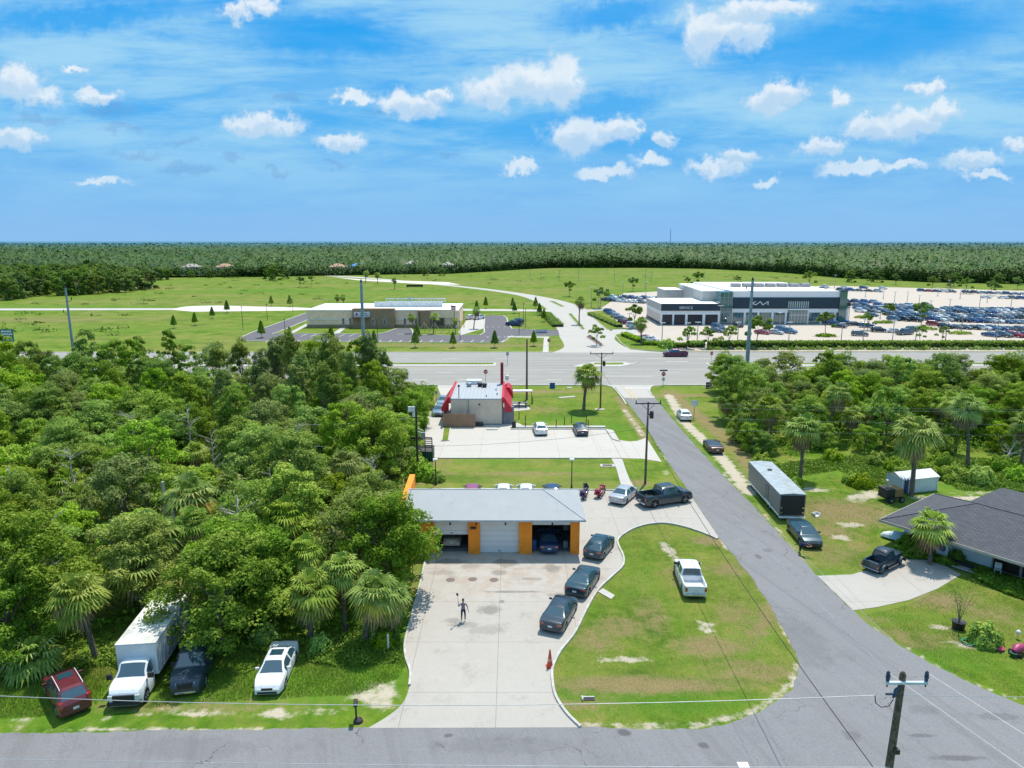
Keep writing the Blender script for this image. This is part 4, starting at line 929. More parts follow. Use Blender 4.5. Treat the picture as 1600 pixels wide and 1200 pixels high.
# ================================================================= VEHICLES
def interp(tbl,x):
    if x<=tbl[0][0]: return tbl[0][1]
    for (a,b),(c,d) in zip(tbl[:-1],tbl[1:]):
        if x<=c: t=(x-a)/(c-a) if c>a else 0; return b+(d-b)*t
    return tbl[-1][1]
KINDS={
 # L,W length/width; belt: top of body side by x; top: centreline height by x (x from rear 0 to front L); wheels x; radius
 'sedan':dict(L=4.8,W=1.84,belt=[(0,.88),(.25,.98),(1.1,.98),(3.3,.93),(4.3,.80),(4.65,.70),(4.8,.55)],
   top=[(0,.90),(.12,1.0),(.78,1.04),(1.55,1.40),(1.75,1.43),(2.6,1.45),(2.95,1.41),(3.72,.98),(4.2,.90),(4.6,.76),(4.8,.56)],
   glassF=(2.97,3.70),glassR=(.82,1.55),side=(1.15,3.4),pill=[(2.15,2.27)],wx=(.98,3.82),wr=.33,tumble=.24),
 'coupe':dict(L=4.75,W=1.86,belt=[(0,.90),(.25,1.0),(1.2,1.0),(3.2,.92),(4.3,.80),(4.6,.70),(4.75,.55)],
   top=[(0,.90),(.12,1.0),(.72,1.04),(1.6,1.33),(1.9,1.37),(2.45,1.37),(2.75,1.33),(3.5,.98),(4.2,.90),(4.55,.76),(4.75,.56)],
   glassF=(2.77,3.46),glassR=(.80,1.6),side=(1.5,3.1),pill=[],wx=(.98,3.80),wr=.34,tumble=.26),
 'hatch':dict(L=4.3,W=1.78,belt=[(0,.86),(.2,.98),(1.1,1.0),(3.0,.95),(3.9,.82),(4.2,.70),(4.3,.55)],
   top=[(0,.88),(.1,1.0),(.22,1.06),(.75,1.40),(1.1,1.47),(2.2,1.49),(2.55,1.45),(3.3,1.02),(3.8,.92),(4.15,.76),(4.3,.56)],
   glassF=(2.57,3.28),glassR=(.26,.74),side=(.8,3.0),pill=[(1.25,1.35),(1.95,2.05)],wx=(.78,3.42),wr=.32,tumble=.22),
 'suv':dict(L=4.7,W=1.88,belt=[(0,.95),(.15,1.08),(1.1,1.10),(3.3,1.08),(4.3,.96),(4.6,.80),(4.7,.60)],
   top=[(0,.97),(.08,1.10),(.16,1.2),(.52,1.68),(.8,1.73),(2.4,1.75),(2.75,1.70),(3.45,1.16),(4.1,1.06),(4.5,.92),(4.7,.62)],
   glassF=(2.77,3.42),glassR=(.18,.50),side=(.45,3.15),pill=[(1.15,1.25),(2.1,2.2)],wx=(.88,3.72),wr=.37,tumble=.18),
 'pickup':dict(L=5.8,W=2.0,belt=[(0,1.22),(2.05,1.22),(2.1,1.22),(4.4,1.20),(5.4,1.08),(5.7,.9),(5.8,.7)],
   top=[(0,1.22),(1.98,1.22),(2.0,1.24),(2.12,1.84),(2.4,1.9),(3.5,1.92),(3.8,1.87),(4.45,1.26),(5.2,1.18),(5.6,1.02),(5.8,.72)],
   glassF=(3.82,4.42),glassR=(1.995,2.11),side=(2.2,4.25),pill=[(3.08,3.18)],wx=(1.15,4.75),wr=.40,tumble=.16,bed=(.10,1.93,.72)),
 'vintage':dict(L=4.2,W=1.45,belt=[(0,1.05),(1.5,1.05),(2.75,1.10),(4.0,1.05),(4.2,.95)],
   top=[(0,1.05),(1.42,1.05),(1.44,1.1),(1.5,1.6),(1.7,1.72),(2.3,1.74),(2.55,1.66),(2.72,1.16),(3.6,1.14),(4.0,1.1),(4.2,.98)],
   glassF=(2.56,2.71),glassR=(1.445,1.49),side=(1.6,2.5),pill=[],wx=(.75,3.65),wr=.38,tumble=.10,bed=(.08,1.4,.62)),
 'cab':dict(L=2.9,W=2.05,belt=[(0,1.35),(1.2,1.35),(1.9,1.30),(2.6,1.2),(2.8,1.05),(2.9,.8)],
   top=[(0,2.15),(.5,2.2),(.75,2.16),(1.45,1.45),(2.1,1.38),(2.6,1.25),(2.8,1.1),(2.9,.82)],
   glassF=(.78,1.43),glassR=(-1,-.5),side=(.12,1.15),pill=[],wx=(1.95,),wr=.42,tumble=.14),
}
def loft_car(K):
    L,W=K['L'],K['W']; hw=W/2; wr=K['wr']
    S=set(np.round(np.arange(0,L+.001,.12),3)); 
    for a in list(K['belt'])+list(K['top']): S.add(round(a[0],3))
    for a in K['glassF']+K['glassR']+K['side']: 
        if a>0: S.add(round(a,3))
    for a,b in K['pill']: S.add(a); S.add(b)
    for x in K['wx']:
        for t in np.linspace(-1,1,13): S.add(round(x+(wr+.06)*math.sin(t*math.pi/2),3))
    bed=K.get('bed')
    S=sorted(s for s in S if 0<=s<=L)
    st=[(x,False) for x in S]
    if bed:
        st=[]
        for x in S:
            if bed[0]<x<bed[1]: st.append((x,True))
            else: st.append((x,False))
        st+=[(bed[0],False),(bed[0]+.001,True),(bed[1]-.001,True),(bed[1],False)]
        st=sorted(set(st),key=lambda t:t[0])
    rows=[]
    for x,inb in st:
        # plan taper at nose and tail
        def tap(d,r,k): return 1-k*max(0,1-d/r)**2
        f=tap(x,.55,.13)*tap(L-x,.9,.20)
        w=hw*f; zb=interp(K['belt'],x); zt=max(interp(K['top'],x),zb+.0)
        h=zt-zb
        z0=.24+.10*max(0,1-x/.5)+.04*max(0,1-(L-x)/.5)
        arch=0
        for wx in K['wx']:
            q=(wr+.06)**2-(x-wx)**2
            if q>0: arch=max(arch,wr+math.sqrt(q)-.01)
        zl=max(z0,arch); zm=max(.52,zl+.04); zm=min(zm,zb-.08)
        zl=min(zl,zm-.03)
        roundn=.0
        p=[(w*.90,zl),(w*.985,zl+.012),(w*1.0,max(zm,zl+.02)),(w*.985,zb-.05),(w*.95,zb)]
        if inb:
            iw=w*.86; fl=bed[2]
            p+=[(iw,zb-.002),(iw-.01,fl),(iw*.5,fl),(0,fl)]
        else:
            tw=w*.95-K['tumble']*min(1,h/.42)*(1 if h>.12 else 0)*1.0
            hh=min(1,h/.2)
            p+=[(w*.93-(w*.93-tw)*hh, zb+.86*h+.002),(w*.93-(w*.93-tw)*hh-.09*(1-.3*hh)-.05, zb+.975*h+.006),(w*.42,zb+h+.018),(0,zb+h+.028)]
        rows.append((x,p))
    return rows
def car_parts(kind):
    K=KINDS[kind]; rows=loft_car(K); L=K['L']
    paintF=MB(); glass={'windscreen':MB(),'rear_window':MB(),'side_window':MB(),'side_window2':MB()}
    n=9; 
    def pt(r,i,s): return (r[0]-L/2,s*r[1][i][0],r[1][i][1])
    gF,gR,sd=K['glassF'],K['glassR'],K['side']
    # vertices grid shared for smooth shading
    V=[];idx={}
    for k,r in enumerate(rows):
        for i in range(n): 
            for s in ((1,-1) if i<n-1 else (1,)):
                idx[(k,i,s)]=len(V); V.append(pt(r,i,s))
        idx[(k,n-1,-1)]=idx[(k,n-1,1)]
    faces=[]  # (verts, class)
    for k in range(len(rows)-1):
        xa,xb=rows[k][0],rows[k+1][0]; xm=(xa+xb)/2
        ha=interp(K['top'],xm)-interp(K['belt'],xm)
        for i in range(n-1):
            for s in (1,-1):
                q=[idx[(k,i,s)],idx[(k+1,i,s)],idx[(k+1,i+1,s)],idx[(k,i+1,s)]]
                if s==1: q=q[::-1]
                q=list(dict.fromkeys(q))
                if len(q)<3: continue
                cl='p'
                if i==4 and sd[0]<xm<sd[1] and ha>.13 and not any(a<xm<b for a,b in K['pill']): cl='L' if s==1 else 'R'
                if i>=6 and gF[0]<xm<gF[1]: cl='F'
                if i>=6 and gR[0]<xm<gR[1]: cl='B'
                faces.append((q,cl))
    # end caps
    for k,fl in ((0,0),(len(rows)-1,1)):
        loop=[idx[(k,i,1)] for i in range(n)]+[idx[(k,i,-1)] for i in range(n-2,-1,-1)]
        if fl: loop=loop[::-1]
        faces.append((loop,'p'))
    # underside
    for k in range(len(rows)-1):
        faces.append(([idx[(k,0,1)],idx[(k,0,-1)],idx[(k+1,0,-1)],idx[(k+1,0,1)]],'u'))
    return K,V,faces
_cache={}
def sub_mesh(name,V,faces,mats,smooth=38):
    used=sorted({i for f in faces for i in f}); mp={v:k for k,v in enumerate(used)}
    me=bpy.data.meshes.new(name); me.from_pydata([V[i] for i in used],[],[tuple(mp[i] for i in f) for f in faces])
    for m in mats: me.materials.append(m)
    me.validate(); me.polygons.foreach_set('use_smooth',[True]*len(me.polygons)); me.set_sharp_from_angle(angle=R(smooth)); me.update(); return me
def ob(name,me,parent): o=bpy.data.objects.new(name,me); col.objects.link(o); o.parent=parent; return o
def wheel_mesh(r,wd=.21):
    key=('wh',r)
    if key not in _cache:
        t=MB(); t.lathe([(r*.62,-wd/2),(r*.93,-wd/2),(r,-wd/2+.03),(r,wd/2-.03),(r*.93,wd/2),(r*.62,wd/2)],seg=22)
        a=t.build('tyre',M_tyre,smooth=40)
        m=MB(); m.lathe([(r*.615,-wd/2+.04),(r*.615,wd/2-.025),(r*.56,wd/2-.01),(r*.5,wd/2-.05),(r*.2,wd/2-.04),(r*.12,wd/2-.005)],seg=18)
        for k in range(5):
            q=2*math.pi*k/5; m.tube((0,0,wd/2-.03),(r*.55*math.cos(q),r*.55*math.sin(q),wd/2-.02),.035,.03,seg=5)
        b=m.build('rim',M_rim,smooth=35)
        _cache[key]=(a.data,b.data); bpy.data.objects.remove(a); bpy.data.objects.remove(b)
    return _cache[key]
def make_car(kind,name,paintm,px,py,heading,label,cat,group=None,scale=1,z=0,sunroof=False,lift=0,rack=False,plate=True,wheelc=None,pos=None,wid=1.0,tilt=0):
    "heading: world angle the nose points to"
    K=KINDS[kind]; L,W,wr=K['L'],K['W'],K['wr']
    p=Vector(pos) if pos else G(px,py)
    e=empty(name,(p.x,p.y,z),heading,label,cat,group); e.scale=(scale,scale*wid,scale)
    if tilt: e.rotation_euler=(tilt,0,heading)
    if kind not in _cache: _cache[kind]=car_parts(kind)
    K,V,faces=_cache[kind]
    V=[(x,y,zz+lift) for x,y,zz in V] if lift else V
    bm_=sub_mesh('body',V,[f for f,c in faces if c in 'pu'],[paintm]); b=ob('body',bm_,e)
    for cl,nm in (('F','windscreen'),('B','rear_window'),('L','side_window'),('R','side_window')):
        ff=[f for f,c in faces if c==cl]
        if ff: ob(nm,sub_mesh(nm,V,ff,[M_glass],20),e)
    ty,ri=wheel_mesh(wr+lift*.4)
    for wx in K['wx']:
        for s in (1,-1):
            wo=empty('wheel'); wo.parent=e; wo.location=(wx-L/2,s*(W/2-.125),wr+lift*.4); wo.rotation_euler=(-s*math.pi/2,0,0)
            ob('tyre',ty,wo); ob('rim',ri,wo)
    if kind=='cab': return e
    h=lift; trk=kind in('pickup',); su=kind=='suv'
    zb=interp(K['belt'],L-.3)
    # front: grille, headlamps, bumper
    gz=(.62 if not trk else .78)+h; 
    hx=L/2
    if kind!='vintage':
        m=MB(); m.box(hx-.30,hx+.012,-.34 if not trk else -.42,.34 if not trk else .42,gz-.09+(.0 if not trk else -.04),gz+.03+(.14 if trk else 0)); m.build('grille',M_black,e)
        m=MB(); m.box(hx-.35,hx+.02,-.60,.60,.30+h,.44+h); m.build('bumper',M_chrome if trk else M_black,e,bevel=.02)
        for s in (1,-1):
            m=MB(); yy=W/2*.60 if not trk else W/2*.68
            m.v+=[(hx-.02,s*(yy-.16),gz-.06),(hx-.36,s*(W/2*.90),gz-.02),(hx-.42,s*(W/2*.90),gz+.13+(.1 if trk else 0)),(hx-.10,s*(yy-.16),gz+.09+(.1 if trk else 0)),
                  (hx-.5,s*(yy-.16),gz-.06),(hx-.5,s*(W/2*.7),gz-.02),(hx-.5,s*(W/2*.7),gz+.10),(hx-.5,s*(yy-.16),gz+.08)]
            m.f+=[(0,1,2,3),(3,2,6,7),(0,3,7,4),(1,5,6,2),(0,4,5,1)] if s==1 else [(3,2,1,0),(7,6,2,3),(4,7,3,0),(2,6,5,1),(1,5,4,0)]; m.m+=[0]*5
            m.build('headlight',M_head,e)
        # rear
        tz=.84 if kind in('sedan','coupe') else (.86 if kind=='hatch' else (1.05 if su else .92)); tz+=h
        for s in (1,-1):
            m=MB(); tw=.30 if not (trk or su) else .16; th=.13 if not (trk or su) else .36
            a0,a1=sorted((s*(W/2*.865),s*(W/2*.865-tw))); m.box(-hx-.012,-hx+.16,a0,a1,tz-th/2,tz+th/2)
            a0,a1=sorted((s*(W/2*.70),s*(W/2*.905))); m.box(-hx+.02,-hx+.3,a0,a1,tz-th/2+.01,tz+th/2-.01); m.build('taillight',M_tail,e)
        m=MB(); m.box(-hx-.03 if not trk else -hx-.12,-hx+.35,-W/2*.84,W/2*.84,.40+h,.56+h); m.build('bumper',M_chrome if trk else paintm,e,bevel=.03)
        if plate: MB().box(-hx-.145 if trk else -hx-.045,-hx+.0,-.16,.16,(.60 if not trk else .58)+h,.74+h).build('number_plate',M_plate,e)
        MB().box(-hx+.05,-hx+.3,-W/2*.7,W/2*.7,.26+h,.398+h).build('lower_valance',M_black,e)
        mx=K['side'][1]-L/2-.18; mz=interp(K['belt'],K['side'][1])+.06+h
        for s in (1,-1):
            m=MB(); a0,a1=sorted((s*(W/2*.93),s*(W/2+.17))); m.box(mx-.05,mx+.08,a0,a1,mz,mz+(.14 if not trk else .22)); m.build('mirror',paintm if not trk else M_black,e,bevel=.02)
        # door seams and handles
        if kind in ('sedan','suv','hatch','pickup','coupe'):
            xs=[K['side'][0]+.15,*(a+.05 for a,b in K['pill']),K['side'][1]-.05] if kind!='coupe' else [1.75,3.2]
            for s in (1,-1):
                m=MB()
                for x in xs:
                    if any(abs(x-wx)<wr+.1 for wx in K['wx']): continue
                    a0,a1=sorted((s*(W/2*.99),s*(W/2*1.004))); m.box(x-L/2-.008,x-L/2+.008,a0,a1,.42+h,interp(K['belt'],x)-.06+h)
                if m.v: m.build('door_seam',M_black,b)
                m=MB()
                for x in xs[1:]:
                    a0,a1=sorted((s*(W/2*.985),s*(W/2*1.02))); m.box(x-L/2-.75,x-L/2-.58,a0,a1,interp(K['belt'],x)-.16+h,interp(K['belt'],x)-.12+h)
                m.build('door_handle',paintm,e)
    if sunroof:
        zt=interp(K['top'],2.3)+.04+h; MB().box(1.85-L/2,2.5-L/2,-.40,.40,zt-.02,zt+.006).build('sunroof',M_glass,e)
    if rack:
        for s in (1,-1):
            m=MB(); zt=interp(K['top'],1.5)+.05+h; y=s*W/2*.66; m.path([(.65-L/2,y,zt-.05),(.8-L/2,y,zt+.03),(2.5-L/2,y,zt+.05),(2.7-L/2,y,zt-.04)],.022,6); m.build('roof_rail',M_black if rack==1 else M_rim,e)
        if rack==1:
            m=MB(); zt=interp(K['top'],1.5)+.09; m.box(1.0-L/2,1.06-L/2,-W/2*.64,W/2*.64,zt,zt+.02).box(1.9-L/2,1.96-L/2,-W/2*.64,W/2*.64,zt,zt+.02); m.build('roof_rail',M_black,e)
    return e
P_black=paint('paint_black',(.010,.028,.048)); P_white=paint('paint_white',(.72,.73,.74)); P_silver=paint('paint_silver',(.42,.45,.49),.35)
P_navy=paint('paint_navy',(.014,.04,.12),.2); P_char=paint('paint_charcoal_green',(.03,.05,.055),.25); P_maroon=paint('paint_maroon',(.14,.02,.03),.2)
P_dkm=paint('paint_dark_maroon',(.05,.018,.02),.2); P_blue=paint('paint_steel_blue',(.16,.24,.32),.35); P_teal=paint('paint_dark_teal',(.012,.045,.068),.3); P_plum=paint('paint_plum',(.13,.02,.055),.3)
P_pink=paint('paint_faded_magenta',(.30,.05,.14),.1); P_cream=paint('paint_cream',(.45,.40,.30))
def hd(pa,pb):
    "heading of the ground line running from pixel pa to pixel pb"
    a=G(*pa); b=G(*pb); d=b-a; return math.atan2(d.y,d.x)
def mid(pa,pb): return tuple((G(*pa)+G(*pb))/2)
# bottom left group
make_car('suv','parked_suv',P_maroon,0,0,hd((118,1118),(92,1072)),'maroon SUV with tan lower trim and a large sunroof, parked nose-in to the trees','suv',pos=mid((119,1117),(93,1070)),scale=.97,rack=2,sunroof=True)
make_car('pickup','parked_pickup',P_black,0,0,hd((313,1035),(292,1086)),'black pickup facing the road, half under the tree beside the box truck','pickup',pos=mid((318,1015),(297,1084)),scale=1.0)
make_car('sedan','parked_sedan',P_white,0,0,hd((445,1025),(418,1087)),'white saloon car with dark sunroof parked facing the road on the grass','car',pos=mid((448,1026),(418,1085)),scale=1.0,sunroof=True,plate=False)
# driveway cars
c1=make_car('hatch','parked_hatchback',P_teal,0,0,hd((924,870),(944,846)),'dark teal hatchback parked beside the garage corner pillar','car',pos=mid((929,873),(944,851)),sunroof=True,scale=1.02)
make_car('coupe','parked_coupe',P_teal,0,0,hd((898,932),(921,898)),'near-black car with a rear spoiler, middle of the row along the curved kerb','car',pos=mid((900,932),(922,900)))
make_car('sedan','parked_sedan',P_black,0,0,hd((862,986),(886,945)),'black saloon car with chrome side trim, last of the row towards the traffic cone','car',pos=mid((861,985),(887,949)),scale=.99)
make_car('sedan','parked_sedan',P_navy,0,0,R(90),'dark blue saloon car inside the open right-hand garage bay','car',pos=(G(857,857).x,fy+1.9,0),scale=.95,z=.052)
make_car('sedan','old_sedan',P_cream,0,0,R(90),'old cream saloon car under the half-lowered door of the left garage bay','car',pos=(G(706,857).x,fy+3.2,0),scale=.92,z=.052)
make_car('sedan','parked_sedan',P_silver,0,0,hd((960,789),(985,768)),'silver saloon car parked beside the dark grey pickup near the footpath','car',pos=mid((962,789),(987,770)),scale=1.0,sunroof=False)
make_car('pickup','parked_pickup',P_char,0,0,hd((1005,794),(1070,784)),'dark grey green pickup truck parked broadside by the side street','pickup',pos=mid((1003,791),(1072,781)),scale=1.03,lift=.1)
make_car('pickup','parked_pickup',P_white,0,0,hd((1086,938),(1066,888)),'white pickup truck with tinted windows parked on the island lawn','pickup',pos=mid((1087,936),(1067,890)),scale=.93,sunroof=False)
# cars behind the garage roof
for k,(px,P_,lb) in enumerate(((738,P_pink,'faded magenta car with only its roof showing behind the garage roof'),(787,P_white,'white car roof showing behind the garage, between the magenta and the other white car'),(822,P_white,'white car roof showing behind the garage ridge, beside the dark blue one'),(863,P_navy,'dark blue car behind the garage roof near the black lamp post'))):
    make_car('sedan' if k!=0 else 'hatch','parked_car',P_,0,0,R(90),lb,'car','cars lined up behind the garage',pos=(atY(px,758,73).x,72.9,0))
# restaurant cars
make_car('sedan','waiting_car',P_blue,0,0,hd((689,641),(681,655)),'steel blue car waiting at the drive-through window beside the red awning, front of the two','car',pos=mid((689,640),(684,653)))
make_car('sedan','waiting_car',paint('paint_pale_blue',(.2,.3,.38),.3),0,0,hd((694,627),(689,639)),'pale blue car queueing second behind the drive-through window','car',pos=mid((695,626),(690,637)))
make_car('hatch','parked_suv',P_white,0,0,R(94),'white compact SUV parked nose-in at the restaurant kerb','car',pos=mid((845,684),(843,668)),scale=1.02)
make_car('sedan','parked_sedan',P_black,0,0,R(92),'black saloon car parked nose-in at the restaurant kerb, right of the white one','car',pos=mid((908,684),(906,668)))
make_car('hatch','parked_hatchback',P_white,0,0,hd((1074,662),(1062,646)),'white hatchback parked on the sandy shoulder of the side street','car',pos=mid((1074,661),(1063,647)),rack=0)
make_car('coupe','parked_coupe',P_dkm,0,0,hd((1122,711),(1107,694)),'dark maroon coupe parked on the sandy shoulder behind the white hatchback','car',pos=mid((1121,711),(1107,695)))
make_car('sedan','parked_sedan',P_teal,0,0,hd((1243,828),(1268,857)),'dark saloon car on the grass in front of the long grey cargo trailer','car',pos=mid((1245,828),(1268,857)),scale=1.03)
make_car('pickup','moving_pickup',P_plum,0,0,R(180),'plum coloured pickup driving along the highway past the hedge','pickup',pos=tuple(G(1055,557)),scale=1.0)
# clinic cars
for (px,py,P_,a,lb,kd) in ((735,499,P_white,R(60),'white van-like SUV at the clinic, left of the pair by the pale forecourt','suv'),(748,499,P_white,R(60),'white pickup at the clinic beside the asphalt turn, right of the white pair','pickup'),(803,509,P_navy,R(150),'dark blue pickup parked at the far side of the clinic lot','pickup'),(808,505,P_teal,R(150),'dark teal SUV behind the blue pickup at the clinic lot','suv')):
    make_car(kd,'parked_'+('pickup' if kd=='pickup' else 'suv'),P_,px,py,a,lb,kd,'vehicles at the clinic lot')
# ---------------------------------------------------------------- vintage pickup
vh=hd((1360,895),(1400,875)); v=make_car('vintage','vintage_pickup',P_black,0,0,vh,'black vintage pickup hot rod with chrome bumpers on the curved driveway','pickup',pos=mid((1357,893),(1400,879)),scale=1.0)
hx=2.1
for s in (1,-1):
    for wx,nm in ((.75,'fender'),(3.65,'fender')):
        pts=[(wx-2.1+.50*math.cos(a)*1.05,s*.80,.38+.50*math.sin(a)) for a in np.linspace(math.pi*1.02,-.1,9)]
        m=MB()
        for a,b in zip(pts[:-1],pts[1:]):
            q=[(a[0],s*.62,a[2]),(b[0],s*.62,b[2]),(b[0],s*.92,b[2]-.02),(a[0],s*.92,a[2]-.02)]; m.poly(q if s>0 else q[::-1])
        m.build(nm,P_black,v,smooth=50)
    MB().box(-.8,.95,min(s*.62,s*.88),max(s*.62,s*.88),.36,.40).build('running_board',M_chrome,v)
    o=MB().lathe([(.04,0),(.13,.08),(.13,.14)],(0,0,0),12).build('headlight',M_chrome,v); o.location=(1.75,s*.5,.98); o.rotation_euler=(0,math.pi/2,0)
MB().box(2.06,2.12,-.32,.32,.45,1.0).build('grille',M_chrome,v)
MB().tube((-2.2,-.75,.5),(-2.2,.75,.5),.035).build('bumper',M_chrome,v); MB().tube((2.25,-.75,.5),(2.25,.75,.5),.035).build('bumper',M_chrome,v)
for s in (1,-1): o=MB().lathe([(.07,0),(.07,.05)],(0,0,0),10).build('taillight',M_tail,v); o.location=(-2.12,s*.66,.72); o.rotation_euler=(0,-math.pi/2,0)
# ---------------------------------------------------------------- box truck
ta=G(205,1092); tb=G(276,985); th=math.atan2(ta.y-tb.y,ta.x-tb.x)
nose=G(194,1101,.4)
L_=9.0; ctr=nose-Vector((math.cos(th),math.sin(th),0))*0
t=empty('box_truck',(nose.x,nose.y,0),th,'white box truck with a long cargo box and white cab, parked under the trees','truck')
cabe=make_car('cab','cab',P_white,0,0,0,None,None,pos=(0,0,0)); 
for ch in list(cabe.children):
    ch.parent=t; ch.location=Vector((ch.location.x*.82,ch.location.y,ch.location.z))+Vector((-1.19,0,.05 if ch.type!='EMPTY' else .0))
    if ch.type=='MESH': ch.scale=(.82,1,.93)
bpy.data.objects.remove(cabe)
for ch in t.children:
    if ch.name.startswith('body'): ch.name='cab'
M_boxw=plain('aluminium_cargo_box',(.62,.65,.68),.45,.1,var=.08)
bx=MB().box(-8.6,-2.25,-1.2,1.2,.85,2.98).build('cargo_box',M_boxw,t,bevel=.04)
m=MB(); m.box(-8.63,-2.22,-1.215,1.215,2.982,3.03); m.build('roof_panel',plain('dirty_box_roof',(.55,.54,.49),.7,var=.25,scale=.8),bx)
for s in (1,-1):
    m=MB()
    for x in np.linspace(-8.2,-2.6,10): m.box(x-.015,x+.015,min(s*1.203,s*1.222),max(s*1.203,s*1.222),.9,2.95)
    m.box(-8.6,-2.25,min(s*1.203,s*1.225),max(s*1.203,s*1.225),.9,1.0); m.build('side_rib',M_rim,bx)
    m=MB(); m.box(-1.2,-1.05,min(s*1.03,s*1.35),max(s*1.03,s*1.35),1.4,1.72); m.build('mirror',M_black,t)
MB().box(-8.4,-1.8,-.45,.45,.5,.83).build('chassis',M_black,t)
ty,ri=wheel_mesh(.42)
for s in (1,-1):
    wo=empty('wheel'); wo.parent=t; wo.location=(-6.6,s*.98,.42); wo.rotation_euler=(-s*math.pi/2,0,0); ob('tyre',ty,wo); ob('rim',ri,wo)
MB().box(-.14,.035,-.62,.62,.62,1.0).build('grille',M_black,t); MB().box(-.2,.10,-.95,.95,.38,.60).build('bumper',M_black,t,bevel=.03)
for s in (1,-1): MB().box(-.3,.02,min(s*.64,s*.90),max(s*.64,s*.90),.72,.98).build('headlight',M_head,t)
# ---------------------------------------------------------------- cargo trailer
ra=G(1216,813); rbk=G(1168,757)      # left wall foot, front to far end
d=(ra-rbk); rl=d.length; ra_=math.atan2(d.y,d.x)
wd=2.55
q=Vector((-math.sin(ra_),math.cos(ra_),0))*wd/2
cc=(ra+rbk)/2+q
tr=empty('cargo_trailer',(cc.x,cc.y,0),ra_,'long grey enclosed cargo trailer with black rear doors beside the side street','trailer')
M_tside=stripes('ribbed_grey_panel',(.19,.195,.19),(.11,.112,.115),.6,0,.02,.45,.2); M_troof=plain('pale_trailer_roof',(.38,.42,.44),.4,.1)
hl=rl/2
bd=MB().box(-hl,hl,-wd/2,wd/2,.45,2.75).build('body',M_tside,tr,bevel=.03)
m=MB(); m.poly([(-hl-.02,-wd/2-.02,2.77),(hl+.02,-wd/2-.02,2.77),(hl+.02,0,2.86),(-hl-.02,0,2.86)]).poly([(-hl-.02,wd/2+.02,2.77),(-hl-.02,0,2.86),(hl+.02,0,2.86),(hl+.02,wd/2+.02,2.77)]); m.box(-hl-.02,hl+.02,-wd/2-.02,wd/2+.02,2.70,2.765); m.build('roof',M_troof,tr)
MB().box(-2.2,-1.8,-.2,.2,2.84,2.95).build('roof_vent',M_black,tr)
MB().box(hl+.032,hl+.06,-wd/2+.12,wd/2-.12,.6,2.62).build('rear_door',M_black,tr)
MB().box(hl+.0,hl+.25,-wd/2+.0,wd/2-.0,.34,.44).build('rear_sill',M_rim,tr)
for s in (1,-1):
    for zz in (.8,1.3): MB().box(hl+.062,hl+.09,min(s*(wd/2-.08),s*(wd/2-.3)),max(s*(wd/2-.08),s*(wd/2-.3)),zz,zz+.12).build('door_latch',M_chrome,tr)
    MB().box(-hl,hl,min(s*(wd/2+.003),s*(wd/2+.03)),max(s*(wd/2+.003),s*(wd/2+.03)),.45,.62).build('skirt_rail',M_rim,tr)
MB().box(.8,1.9,-wd/2-.035,-wd/2-.003,.65,2.3).build('side_door',plain('side_door_grey',(.13,.135,.135),.5),tr)
MB().box(-3.6,-.0,-wd/2+.02,-wd/2+.45,.32,.44).build('axle_guard',M_black,tr)
ty,ri=wheel_mesh(.34)
for x in (1.6,2.45):
    for s in (1,-1):
        wo=empty('wheel'); wo.parent=tr; wo.location=(x,s*(wd/2-.12),.34); wo.rotation_euler=(-s*math.pi/2,0,0); ob('tyre',ty,wo); ob('rim',ri,wo)
    MB().box(x-.42,x+.42,-wd/2-.10,-wd/2-.035,.62,.80).build('wheel_arch',M_rim,tr)
MB().tube((-hl,0,.5),(-hl-1.4,0,.45),.06).tube((-hl-1.2,0,.05),(-hl-1.2,0,.6),.04).build('hitch',M_black,tr)
